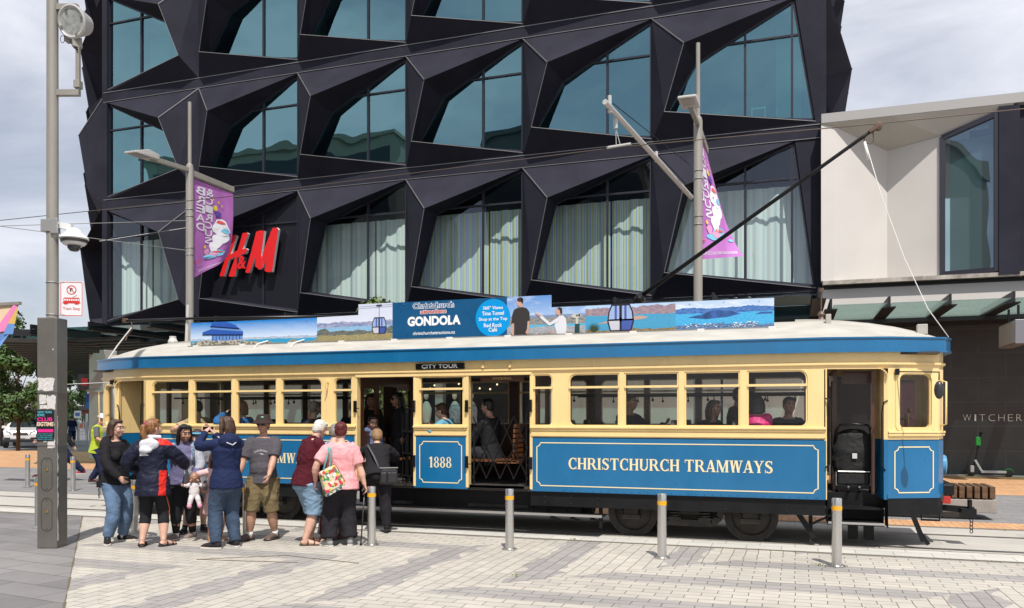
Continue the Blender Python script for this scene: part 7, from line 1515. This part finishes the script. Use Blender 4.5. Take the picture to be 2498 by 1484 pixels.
    t2 = NT('bag_checks'); v = t2.coords(); ck = t2.n('ShaderNodeTexChecker'); ck.inputs['Scale'].default_value = 22; t2.l(v, ck.inputs[0]); ck.inputs[1].default_value = (.03, .10, .10, 1); ck.inputs[2].default_value = (.60, .55, .48, 1); t2.col(ck.outputs[0])
    mb = MB(); mb.prism([(-.195, -.21), (.195, -.21), (.192, -.171), (-.192, -.171)], (0, .055, 0), (1, 0, 0), (0, 0, 1), (0, -.11, 0)); mb.v = [tuple(TL @ Vector(q)) for q in mb.v]; mb.build('base_panel', t2.m, bag, local=True)
    t3 = NT('bag_stripes'); v = t3.coords(); x, y, z = t3.sep(v); t3.col(t3.mix(t3.ma('GREATER_THAN', t3.ma('SINE', t3.ma('MULTIPLY', t3.ma('ADD', y, t3.ma('MULTIPLY', x, .5)), 160.0)), 0.0), (.62, .06, .05), (.72, .66, .58)))
    mb = MB(); mb.add([(-.192, .053, -.17), (-.192, -.053, -.17), (-.145, -.053, .18), (-.145, .053, .18)], [(0, 1, 2, 3)]); mb.v = [tuple(TL @ Vector(q)) for q in mb.v]; mb.build('side_panel', t3.m, bag, local=True)
    sh_l = Matrix.Rotation(-(p.yaw + R(18)), 4, 'Z') @ (p.world(p.L(.105, .0, .345)) - bw)
    mb = MB(); 
    for dx in (-.07, .07): mb.tube([TL @ Vector((dx, 0, .17)), Vector((dx * .5, .015, .28)) .lerp(sh_l, .4), sh_l], .012, 8)
    mb.build('handle', mat('teal_handle', (.10, .30, .30), .7), bag, smooth=True, local=True)
    # 11 woman stepping up into the tram
    p = Person(-5.92, 11.15, 1.62, 182, 'stooping woman in black stepping up into the tram doorway with a shoulder bag', 'fair', 1.14, dict(lean=40, foot_a=(-.08, .04, -10), foot_b=(.05, -.16, 5, .19), pelvis=(0, .02, .54), hand_a=(-.14, -.42, .66), hand_b=(.14, -.42, .66), el_a=(-1, .2, -.3), el_b=(1, .2, -.3), head_pitch=4), group='people boarding the tram')
    BLK = cloth('black_wool', (.017, .016, .018), .5); p.bottom(cloth('black_crepe', (.02, .018, .022), .35), .98, .016, .024, wr=.006, seed=2); p.top(BLK, .98, -.06, .024, .012, wr=.009, seed=17); p.hair(HAIR['fair'], 'short', 1.05, 8); p.shoes(cloth('black_canvas', (.02, .02, .021), .2), D_SOLE)
    hj, kn, an, fa = p.leg['a']; p.strap([hj + Vector((-.078, .03, -.05)), kn + Vector((-.062, .03, 0)), an + Vector((-.045, .03, .03))], .008, mat('red_side_stripe', (.45, .02, .03), .7), 'side_stripe')
    bw = p.world(Vector((-.14, .16, .86))); hb = empty('shoulder_bag', bw, p.yaw + R(6), 'black leather shoulder bag on the back of the woman boarding', 'bag'); ORG[hb.name] = Vector((0, 0, 0)); LE = mat('black_bag_leather', (.022, .021, .022), .42, bump=(20, .3))
    mb = MB(); mb.box((-.14, -.05, -.13), (.13, .06, .12)); mb.build('body', LE, hb, bevel=.03, local=True); mb = MB(); mb.box((-.12, .055, -.10), (.02, .085, .06)); mb.box((.03, .055, -.10), (.12, .085, .06)); mb.build('pocket', LE, hb, bevel=.015, local=True); mb = MB(); mb.beam((-.14, .065, .125), (.13, .065, .125), .012, .012); mb.build('zip', M_CHROME, hb, local=True)
    a0 = Matrix.Rotation(-(p.yaw + R(6)), 4, 'Z') @ (p.world(p.L(.09, .085, .28)) - bw); mb = MB(); mb.tube([(.12, .0, .1), Vector((.12, .05, .1)).lerp(a0, .5) + Vector((0, .03, .01)), a0], [(.018, .006)] * 3, 8); mb.build('strap', mat('grey_webbing', (.09, .085, .085), .7), hb, smooth=True, local=True)
    # 13 man in a high visibility vest, 14 walker hidden by the column, 15 far pedestrian
    p = Person(-17.1, 16.9, 1.80, 75, 'worker in lime safety vest and white helmet walking beyond the track', 'warm', 1.12, dict(lean=6, foot_a=(-.05, -.09, 0), foot_b=(.05, .09, 0, .02), hand_a=(-.14, -.20, .60), hand_b=(.12, -.2, .58), head_pitch=12), fem=False, vox=.009)
    LIM = mat('lime_vest', (.42, .52, .03), .7, bump=(14, .4)); p.bottom(cloth('navy_work', (.02, .025, .06), .3), 1.0, .02, .03); p.top(cloth('grey_marl_dark', (.11, .11, .12), .3), .45, -.03, .014); p.top(LIM, .02, -.07, .03, .01, name='vest', sleeve_r=.6); p.shoes(mat('brown_boot', (.12, .035, .03), .5), D_SOLE)
    mb = MB(); mb.lathe((0, 0, 0), [(.001, .10), (.06, .09), (.095, .05), (.108, .0), (.118, -.01), (.10, -.01)], 20, cap=False); mb.v = [tuple(p.hp(a, b_ * 1.15, c + .055)) for a, b_, c in mb.v]; mb.build('helmet', mat('white_helmet', (.72, .72, .72), .3), p.root, smooth=40, local=True)
    p = Person(-18.75, 17.3, 1.76, -82, 'striding person in dark clothes mostly hidden behind the postered column', 'fair', 1.1, dict(lean=6, foot_a=(-.04, -.30, 0), foot_b=(.05, .34, 0, .05), kn_b=(0, -1, .2), hand_a=(-.16, -.28, .62), hand_b=(.15, .16, .52), head_pitch=5), fem=False, vox=.009)
    p.bottom(cloth('navy_work', (.02, .025, .06), .3), .97, .022, .03); p.top(cloth('black_fleece', (.016, .015, .017), .6), 1, -.06, .024); p.hair(HAIR['brown'], 'short'); p.shoes(mat('red_shoe', (.35, .03, .05), .6), W_SOLE)
    p = Person(-41.8, 39.4, 1.78, 170, 'far pedestrian in navy walking away down the side street', 'warm', 1.1, dict(foot_a=(-.05, -.1, 0), foot_b=(.05, .12, 0)), fem=False, vox=.014)
    p.bottom(cloth('navy_work', (.02, .025, .06), .3), .7, .02, .03); p.top(cloth('navy_jersey', (.014, .022, .068), .5, .8), .5, -.05, .02); p.hair(HAIR['black'], 'short'); p.shoes(M_BLKP, D_SOLE)
crowd()
def passengers():
    G = 'passengers inside the tram'; ST = dict(pelvis=(0, 0, .0), foot_a=(-.06, -.27, 0, -.235), foot_b=(.06, -.27, 0, -.235), kn_a=(0, -.3, 1), kn_b=(0, -.3, 1))
    def sit(x, y, baseyaw, lab, tone, topm, hairm, style, H=1.78, z=1.14, sleeve=1.0, fem=True, w=1.08, **kw):
        d = dict(ST); d.update(hand_a=(-.10, -.24, .04), hand_b=(.10, -.24, .04), lean=4); d.update(kw); p = Person(x, y, H * 1.04, 0, lab, tone, w, d, z=z - .03, group=G, fem=fem, vox=.0095, baseyaw=R(baseyaw)); p.top(topm, sleeve, -.03, .02, wr=.008, seed=x, vox=.013); p.bottom(cloth('dark_work', (.025, .025, .03), .2), .98, .014, .02); p.hair(hairm, style) if hairm else None; return p
    TAN = cloth('tan_shirt', (.42, .32, .19), .3); BLU = cloth('blue_top', (.03, .12, .30), .3); NVP = cloth('navy_spotted', (.03, .035, .08), .3, noise=(90, 1.0)); DRK = cloth('dark_coat', (.02, .02, .022), .4); LBL = cloth('light_blue_top', (.18, .42, .56), .4); BRN = cloth('brown_puffer', (.07, .042, .028), .6); PNK = mat('cloth_hot_pink', (.72, .02, .19), .45, bump=(14, .7))
    sit(-9.98, 12.15, 262, 'passenger in tan shirt resting an elbow on the leftmost window group sill', 'warm', TAN, HAIR['black'], 'short', fem=False, sleeve=.45, hand_a=(-.05, -.24, .19), hand_b=(.19, -.16, .20), el_b=(1, .3, -.2), head_yaw=0, z=1.14)
    sit(-9.05, 12.15, 262, 'passenger with hand to face and blue sleeve in the second window', 'fair', BLU, HAIR['auburn'], 'shoulder', hand_b=(.10, -.13, .37), el_b=(1, .1, -.6), hand_a=(-.05, -.15, .15))
    sit(-7.72, 12.2, 172, 'passenger in navy spotted top with red strap, back to the window', 'fair', NVP, HAIR['grey'], 'short', z=1.12).strap([(-.06, .1, .45), (-.02, .15, .3), (.0, .15, .1)], .018, mat('red_band', (.5, .03, .04), .6))
    sit(-8.15, 13.35, 262, 'dark haired passenger silhouetted beside the navy spotted top', 'tan', DRK, HAIR['black'], 'short')
    sit(-7.45, 13.1, 190, 'dark passenger right of the navy spotted top', 'tan', DRK, HAIR['black'], 'short')
    sit(-5.12, 12.12, 265, 'child in light blue top and glasses leaning on the 1888 panel window sill', 'fair', LBL, HAIR['brown'], 'short', H=1.5, z=1.22, hand_b=(.13, -.22, .25), hand_a=(.0, -.24, .24), el_b=(1, .1, -.4), lean=16).glasses()
    sit(-4.55, 12.35, 262, 'passenger in dark cap behind the lattice gate', 'warm', DRK, HAIR['black'], 'short', fem=False)
    sit(-2.42, 12.6, 60, 'dark silhouetted passenger stretching an arm along a seat back', 'tan', DRK, HAIR['black'], 'short', fem=False, hand_b=(.34, -.10, .24), el_b=(.3, -.5, -1), z=1.2)
    sit(-1.18, 12.5, 60, 'long haired silhouetted passenger in the third right hand window', 'tan', DRK, HAIR['brown'], 'long', z=1.1)
    sit(-.86, 13.1, 75, 'passenger in puffy brown coat turned to a child', 'warm', BRN, HAIR['black'], 'short', z=1.30)
    sit(-.60, 12.9, 262, 'child facing the passenger in the puffy brown coat', 'warm', DRK, HAIR['black'], 'short', H=1.45, z=1.36)
    sit(-.50, 12.2, 190, 'child in hot pink padded jacket, back to the window', 'warm', PNK, HAIR['black'], 'shoulder', H=1.45, z=1.30, w=1.3)
    sit(-.10, 12.55, 20, 'dark passenger at the last right hand window', 'tan', DRK, HAIR['black'], 'short', z=1.14)
    def stand(x, y, by, lab, tone, topm, hairm, style, H, z=.70, **kw):
        p = Person(x, y, H, 0, lab, tone, 1.08, kw, z=z, group=G, vox=.0095, baseyaw=R(by)); p.top(topm, 1, -.04, .02, wr=.008, seed=x, vox=.013); p.bottom(cloth('dark_work', (.025, .025, .03), .2), .98, .014, .02); p.hair(hairm, style); p.shoes(M_BLKP, D_SOLE); return p
    stand(-6.92, 12.80, 20, 'woman in a sun visor standing inside the open doorway', 'tan', DRK, HAIR['black'], 'long', 1.40)
    stand(-6.36, 12.75, 320, 'woman in dark glasses standing at the right of the open doorway', 'tan', DRK, HAIR['black'], 'long', 1.42).glasses(True)
    kd = stand(-6.62, 12.28, 40, 'small child in denim and pink hooded jacket in the open doorway', 'warm', cloth('denim_pink', (.13, .18, .30), .3), HAIR['black'], 'short', 1.03, head_pitch=18); 
    mb = MB(); mb.ball(kd.L(0, .03, .335), (.11, .09, .055), 12); kd.cover('hood', mb, cloth('dusty_pink', (.50, .22, .25), .4), .01, .006)
passengers()
# pushchair in the right hand doorway
pc = empty('pushchair', (.76, 12.45, .70), 0, 'folded black pushchair standing in the right hand tram doorway', 'pushchair'); BK = mat('pushchair_fabric', (.009, .009, .010), .75, bump=(12, .5))
mb = MB(); ftube(mb, [(.76, 12.40, .86), (.76, 12.38, 1.05), (.76, 12.36, 1.28), (.76, 12.38, 1.48), (.76, 12.43, 1.54)], [(.21, .10), (.262, .12), (.272, .11), (.235, .10), (.14, .05)], n=20); me = remesh(mb, .012, 3); displace(me, wrinkle(.012, 3, 6, 8)); me.transform(Matrix.Translation((-.76, -12.45, -.70))); link_mesh('hood_fabric', me, BK, pc, True)
mb = MB(); mb.box((.55, 12.25, .80), (.97, 12.5, .98)); mb.build('basket', BK, pc, bevel=.03); mb = MB(); mb.box((.74, 12.225, 1.17), (.80, 12.24, 1.24)); mb.build('tag', mat('white_tag', (.6, .6, .6), .6), pc)
mb = MB(); mb.tube([(.53, 12.36, 1.25), (.545, 12.30, 1.55), (.58, 12.27, 1.62), (.76, 12.26, 1.64), (.94, 12.27, 1.62), (.975, 12.30, 1.55), (.99, 12.36, 1.25)], .017, 8); mb.build('handle', M_BLKP, pc, smooth=True)
mb = MB()
for x in (.54, .98): mb.tube([(x, 12.36, 1.3), (x, 12.35, .78)], .011, 6)
mb.tube([(.54, 12.33, .80), (.98, 12.33, .80)], .011, 6); mb.tube([(.56, 12.24, .99), (.96, 12.24, .99)], .008, 6); mb.build('frame', M_CHROME, pc)
for x in (.55, .69, .83, .97):
    mb = MB(); mb.lathe((x, 12.38 if x in (.55, .97) else 12.25, .755), [(.02, -.012), (.055, -.012), (.055, .012), (.02, .012)], 16, axis='x'); mb.build('wheel', M_BLKP, pc)
# ------------------------------------------------------------------ trees, parked car and the far side street
def leaf_mat(name, a, b_):
    t = NT(name); v = t.coords(); n = t.noise(v, 1.6, 4); ge = t.n('ShaderNodeObjectInfo'); c = t.mix(t.rng(n, .35, .65, 0, 1), a, b_); t.col(c); t.rough(.55)
    t.b.inputs['Subsurface Weight'].default_value = 0; t.b.inputs['Transmission Weight'].default_value = 0; return t.m
M_LEAF = leaf_mat('tree_leaves', (.035, .085, .016), (.085, .145, .030)); M_LEAF2 = leaf_mat('tree_leaves_yellowish', (.06, .11, .02), (.14, .18, .05)); M_BARK = mat('tree_bark', (.075, .055, .042), .9, noise=(6, .3))
def tree(x, y, h, r, zc, lab, n=2600, ls=.13, seed=1, m=None, trunk=.09, flat=1.0):
    rnd = random.Random(seed); e = empty('street_tree', (x, y, 0), 0, lab, 'tree', 'street trees'); mb = MB(); mb.tube([(x, y, 0), (x + .03, y, h * .3), (x - .03, y + .05, h * .6), (x, y, h * .92)], [trunk, trunk * .85, trunk * .5, trunk * .15], 8)
    for k in range(9): a = rnd.uniform(0, 6.28); z0 = h * rnd.uniform(.28, .7); mb.tube([(x, y, z0), (x + math.cos(a) * r * .4, y + math.sin(a) * r * .4, z0 + h * .08), (x + math.cos(a) * r * .8, y + math.sin(a) * r * .8, z0 + h * .2)], [trunk * .4, trunk * .25, trunk * .08], 5)
    mb.build('trunk', M_BARK, e, smooth=True)
    cl = []
    for k in range(34):
        a = rnd.uniform(0, 6.28); t = rnd.uniform(-1, 1); rr = r * math.sqrt(max(.05, 1 - t * t)) * rnd.uniform(.45, 1.0); cl.append((x + math.cos(a) * rr, y + math.sin(a) * rr * flat, zc + t * (h - zc) * .95, r * rnd.uniform(.20, .38)))
    mb = MB()
    for k in range(n):
        cx_, cy_, cz, cr = cl[rnd.randrange(len(cl))]; d = Vector((rnd.gauss(0, 1), rnd.gauss(0, 1), rnd.gauss(0, 1))); d = d / max(.01, d.length) * cr * rnd.random() ** .4; p = Vector((cx_, cy_, cz)) + d; nrm = (d.normalized() + Vector((rnd.uniform(-.6, .6), rnd.uniform(-.6, .6), rnd.uniform(.0, .9)))).normalized()
        u = nrm.orthogonal().normalized(); u = Matrix.Rotation(rnd.uniform(0, 6.28), 3, nrm) @ u; v = nrm.cross(u); s = ls * rnd.uniform(.6, 1.25); mb.add([p - u * s, p - v * s * .5, p + u * s, p + v * s * .5], [(0, 1, 2, 3)])
    mb.build('crown', m or M_LEAF, e)
tree(-36.9, 31.5, 5.6, 1.45, 3.5, 'leafy street tree in front of the white car at the left edge', 6500, .11, 2, M_LEAF, .10)
tree(-43.4, 36.0, 7.9, 1.7, 5.0, 'taller street tree behind the coloured banner at the left edge', 5000, .13, 8, M_LEAF, .11)
tree(-39.6, 35.5, 5.6, 1.35, 3.6, 'street tree just left of the postered column, behind the white car', 4500, .12, 4, M_LEAF2, .10)
tree(-74.5, 70, 6.4, 1.9, 3.9, 'darker tree right of the postered column, beside the slim lamp post', 4200, .17, 6, M_LEAF, .12)
tree(-104, 100, 5.4, 1.9, 3.2, 'small far tree in front of the hills', 1600, .22, 7, M_LEAF, .12)
tree(-10.15, 19.2, 4.72, .85, 3.3, 'young tree behind the tram, its top showing above the picture boards', 2600, .085, 5, M_LEAF2, .05)
tree(-10.7, 20.2, 3.3, .95, 2.1, 'low tree behind the tram seen through the open doorway', 2600, .08, 9, M_LEAF2, .05)
# white car with a roof box
def car():
    c = Vector((-39.9, 34.2, 0)); e = empty('parked_car', c, R(40), 'white estate car with dark roof box facing the crossing', 'car'); ORG[e.name] = Vector((0, 0, 0)); WHT_ = mat('white_car_paint', (.74, .74, .74), .2, coat=.5); GL = mat('car_glass', (.03, .04, .045), .05, .2); BKP = mat('car_black_plastic', (.02, .02, .022), .5)
    W_ = .93; prof = [(-.0, .45), (.0, .78), (.12, .98), (1.05, 1.08), (1.75, 1.60), (2.2, 1.68), (3.9, 1.66), (4.45, 1.15), (4.6, .9), (4.6, .40)]  # along y: nose at y=0
    mb = MB(); n = len(prof); inset = lambda z: W_ - (.20 * max(0, (z - 1.05)) / .6) - (.05 if z < .5 else 0); nose = lambda y: 1 - .14 * max(0, (.5 - y) / .5) ** 2
    for sg in (-1, 1): mb.v += [(sg * inset(z) * nose(y), y, z) for y, z in prof]
    for i in range(n): j = (i + 1) % n; mb.f.append((i, j, n + j, n + i)); mb.m.append(0)
    mb.f += [tuple(range(n))[::-1], tuple(range(n, 2 * n))]; mb.m += [0, 0]; mb.build('body', WHT_, e, bevel=.06, local=True, smooth=30)
    mb = MB(); mb.add([(-.72, 1.08, 1.14), (.72, 1.08, 1.14), (.62, 1.68, 1.57), (-.62, 1.68, 1.57)], [(0, 1, 2, 3)]); mb.v = [(x, y - .04, z + .02) for x, y, z in mb.v]; mb.build('windscreen', GL, e, local=True)
    for sg in (-1, 1): mb = MB(); mb.add([(sg * .905, 1.35, 1.12), (sg * .905, 3.9, 1.12), (sg * .80, 3.7, 1.55), (sg * .80, 1.95, 1.55)], [(0, 1, 2, 3)]); mb.v = [(x + sg * .03, y, z) for x, y, z in mb.v]; mb.build('side_window', GL, e, local=True)
    for sg in (-1, 1):
        mb = MB(); mb.add([(sg * .38, -.02, .80), (sg * .80, .08, .84), (sg * .82, .16, .97), (sg * .48, .03, .90)], [(0, 1, 2, 3)]); mb.v = [(x, y - .03, z) for x, y, z in mb.v]; mb.build('headlight', mat('headlight_glass', (.45, .47, .5), .08, .5), e, local=True)
        mb = MB(); mb.cbox((sg * 1.02, 1.35, 1.13), (.2, .1, .15)); mb.build('wing_mirror', WHT_, e, local=True, bevel=.03)
        mb = MB(); mb.cbox((sg * .62, -.03, .52), (.28, .06, .12)); mb.build('fog_lamp', BKP, e, local=True, bevel=.02)
        for y in (.85, 3.65):
            mb = MB(); mb.lathe((sg * .84, y, .35), [(.22, -.11), (.34, -.11), (.36, -.06), (.36, .06), (.34, .11), (.22, .11)], 24, axis='x'); w_ = mb.build('wheel', BKP, e, local=True, smooth=40); mb = MB(); mb.lathe((sg * .84, y, .35), [(.02, sg * .10), (.22, sg * .09)], 16, axis='x'); mb.build('rim', M_CHROME, w_, local=True)
    mb = MB(); mb.cbox((0, -.02, .80), (.72, .05, .14)); mb.cbox((0, -.02, .40), (1.6, .08, .16)); mb.build('grille', BKP, e, local=True, bevel=.02); mb = MB(); mb.cbox((0, -.05, .80), (.66, .02, .025)); mb.cbox((0, -.05, .85), (.66, .02, .02)); mb.build('chrome_bar', M_CHROME, e, local=True); mb = MB(); mb.cbox((0, -.07, .60), (.40, .02, .12)); mb.build('number_plate', mat('plate_white', (.7, .7, .68), .5), e, local=True)
    mb = MB(); mb.ball((.0, 2.6, 1.95), (.42, 1.0, .20), 20); mb.cbox((0, 2.6, 1.74), (1.2, .9, .05)); mb.build('roof_box', mat('roof_box_dark', (.04, .042, .05), .35), e, local=True, smooth=40)
car()
# far street: grey tent, bollard post, signs, fence, orange barriers, kiosk, lamps
def thing(nm, lab, cat, loc, group=None): return empty(nm, loc, 0, lab, cat, group)
e = thing('tent', 'grey fabric awning sloping behind the white car', 'tent', (-47, 40, 0)); mb = MB(); mb.add([(-48.2, 40, 0), (-46.7, 40.2, 2.0), (-46.2, 42, 2.0), (-46.4, 42, 0), (-47.5, 42, 0), (-46.9, 40, 0)], [(0, 1, 2, 4), (0, 5, 1), (5, 3, 2, 1)]); mb.build('fabric', mat('grey_fabric', (.15, .15, .155), .9, noise=(1, .2)), e)
e = thing('marker_post', 'yellow marker post at the left edge of the street', 'post', (-45.6, 38, 0)); mb = MB(); mb.lathe((-45.6, 38, 0), [(.11, 0), (.11, 1.2), (.06, 1.28)], 12); mb.build('post', mat('yellow_post', (.75, .45, .02), .5), e)
mb = MB(); mb.box((-62, 43.5, 0), (-49, 43.9, 1.6)); mb.build('street_wall', mat('dark_timber_wall', (.07, .06, .055), .8, noise=(2, .3)), label='dark timber wall beyond the parked car', cat='wall')
M_WPOST = mat('white_sign_post', (.68, .68, .68), .5)
for i, (x, y, h, lab, sg) in enumerate(((-42.3, 38.6, 2.35, 'tall plain white post right beside the postered column', 0), (-47.6, 44.0, 2.05, 'white post with small blue and white sign plate', 1), (-46.3, 44.2, 2.1, 'white post with a white plate above the fence', 2), (-46.0, 44.6, 1.9, 'slender white post nearest the kiosk', 0))):
    e = thing('sign_post', lab, 'sign post', (x, y, 0), 'white posts on the side street'); mb = MB(); mb.cyl((x, y, 0), (x, y, h), .05 if sg else .08); mb.build('post', M_WPOST, e)
    if sg: mb = MB(); mb.box((x - .3, y - .1, h - .5), (x + .3, y - .06, h)); mb.build('plate', M_WPOST, e); mb = MB(); mb.box((x - .2, y - .106, h - .36), (x + .2, y - .101, h - .12)); mb.build('symbol', mat('sign_blue', (.05, .12, .4), .5), e)
def fence(x0, y0, x1, y1, lab):
    e = thing('site_fence', lab, 'fence', (x0, y0, 0), 'temporary site fences'); mb = MB(); a, b_ = Vector((x0, y0, 0)), Vector((x1, y1, 0)); n = int((b_ - a).length / .18)
    for k in range(n + 1): p = a.lerp(b_, k / n); mb.beam(p + V3(0, 0, .1), p + V3(0, 0, 1.3), .014, .014)
    for z in (.1, .5, .9, 1.3): mb.beam(a + V3(0, 0, z), b_ + V3(0, 0, z), .04, .04)
    mb.build('mesh_panel', mat('fence_wire', (.45, .45, .45), .5, .6), e)
    for k in range(4): p = a.lerp(b_, k / 3); mb = MB(); mb.cyl(p, p + V3(0, 0, 1.4), .04, n=8); mb.build('post', mat('fence_wire', (.45, .45, .45), .5, .6), e)
fence(-47.5, 44.4, -43.6, 43.2, 'temporary wire site fence across the side street'); fence(-47.0, 47, -44.5, 45, 'second wire site fence behind the worker in the lime vest')
for (x, y, z, lab) in ((-47.6, 45.6, 1.05, 'upper orange barrier board beside the far pedestrian'), (-45.6, 45.2, .75, 'orange barrier board nearest the tram')):
    mb = MB(); mb.box((x - .2, y, z - .17), (x + .2, y + .06, z + .17)); mb.build('barrier_board', mat('barrier_orange', (.80, .17, .03), .5), label=lab, cat='barrier', group='orange barrier boards')
e = thing('kiosk', 'dark flat roofed kiosk with red brown fascia down the side street', 'kiosk', (-82.8, 82, 0)); mb = MB(); mb.box((-84.5, 80, 2.45), (-79.5, 86, 3.0)); mb.build('roof', mat('kiosk_black', (.02, .02, .022), .6), e); mb = MB(); mb.box((-84.2, 80.4, 1.9), (-79.7, 85, 2.44)); mb.build('fascia', mat('kiosk_rust', (.20, .06, .04), .7), e); mb = MB(); mb.box((-84, 81, 0), (-80, 85, 1.89)); mb.build('wall', mat('kiosk_wall', (.10, .09, .085), .8), e)
e = thing('street_lamp', 'slim grey lamp post down the side street', 'street lamp', (-85, 80, 0)); mb = MB(); mb.cyl((-85, 80, 0), (-85, 80, 4.9), .12); mb.beam((-85, 80, 4.6), (-86.3, 79.8, 4.6), .1, .1); mb.build('pole', M_GALV, e); mb = MB(); mb.ball((-86.3, 79.8, 4.55), (.7, .3, .16), 12); mb.build('lamp_head', mat('pale_lamp', (.6, .55, .5), .5), e, smooth=True)
e = thing('hanging_sign', 'small dark shop sign with red lettering beside the grey pier', 'sign', (-32.4, 31, 0)); mb = MB(); mb.box((-32.5, 31.0, 3.0), (-31.6, 31.15, 3.75)); mb.build('panel', M_DKW, e); mb = MB(); mb.box((-32.3, 30.98, 3.2), (-31.9, 30.995, 3.55)); mb.build('red_mark', mat('sign_red', (.72, .012, .015), .4), e)
e = thing('street_flag', 'blue and pink street flag hanging by the grey pier', 'flag', (-40.9, 40, 0)); mb = MB(); mb.cyl((-40.9, 40, 0), (-40.9, 40, 3.3), .04); mb.build('pole', M_GALV, e); mb = MB(); mb.add([(-41.4, 40, 3.1), (-40.9, 40, 3.2), (-40.95, 40, 2.1), (-41.35, 40, 2.3)], [(0, 1, 2, 3)]); mb.build('cloth', mat('flag_blue', (.05, .16, .55), .7), e)
e = thing('banner', 'bright pink, orange and blue banner cut off by the left edge', 'banner', (-18.2, 15, 3.5))
pts = lambda a, z: (-17.55 + a, 15.0 + .12 * math.sin(a * 3), z)
mb = MB(); mb.beam((-19.6, 15.0, 4.44), (-17.50, 15.0, 4.44), .08, .07); mb.build('arm', M_GALV, e); mb = MB(); cols = [((-2, 4.40), (0, 4.40), (-.16, 3.72), (-2, 3.5), 0), ((-.12, 4.40), (0.0, 4.40), (-.32, 3.78), (-.75, 3.72), 1), ((0.0, 4.38), (-.08, 3.95), (-.26, 3.92), (-.06, 4.3), 2), ((-.08, 3.95), (-.12, 3.70), (-.36, 3.70), (-.24, 3.95), 3), ((-.2, 3.72), (-.75, 3.72), (-.9, 3.3), (-.42, 3.42), 3)]
for k, (a, b_, c_, d, mi) in enumerate(cols): mb.face([Vector(pts(*q)) + Vector((0, -.004 * k, 0)) for q in (a, b_, c_, d)], mi)
mb.build('cloth', [mat('flag_peach', (.74, .55, .36), .7), mat('flag_pink', (.76, .22, .45), .7), mat('flag_amber', (.65, .42, .10), .7), mat('flag_blue2', (.14, .28, .60), .7)], e)
# a few fallen leaves and weeds in the paving
mb = MB(); rnd = random.Random(4)
for (x, y) in ((.30, 10.33), (.36, 10.28), (.25, 10.38), (-2.9, 8.6), (-2.95, 11.38), (3.0, 14.4)):
    for k in range(5): a = rnd.uniform(0, 6.28); p = Vector((x + rnd.uniform(-.05, .05), y + rnd.uniform(-.03, .03), .006)); q = p + Vector((.04 * math.cos(a), .04 * math.sin(a), .02)); mb.face([p, p.lerp(q, .5) + Vector((.01, .008, .004)), q, p.lerp(q, .5) - Vector((.01, .008, -.004))])
mb.build('weeds', leaf_mat('weed_leaf', (.12, .18, .03), (.2, .24, .05)), kind='stuff')
bpy.data.scenes.remove(TMP)
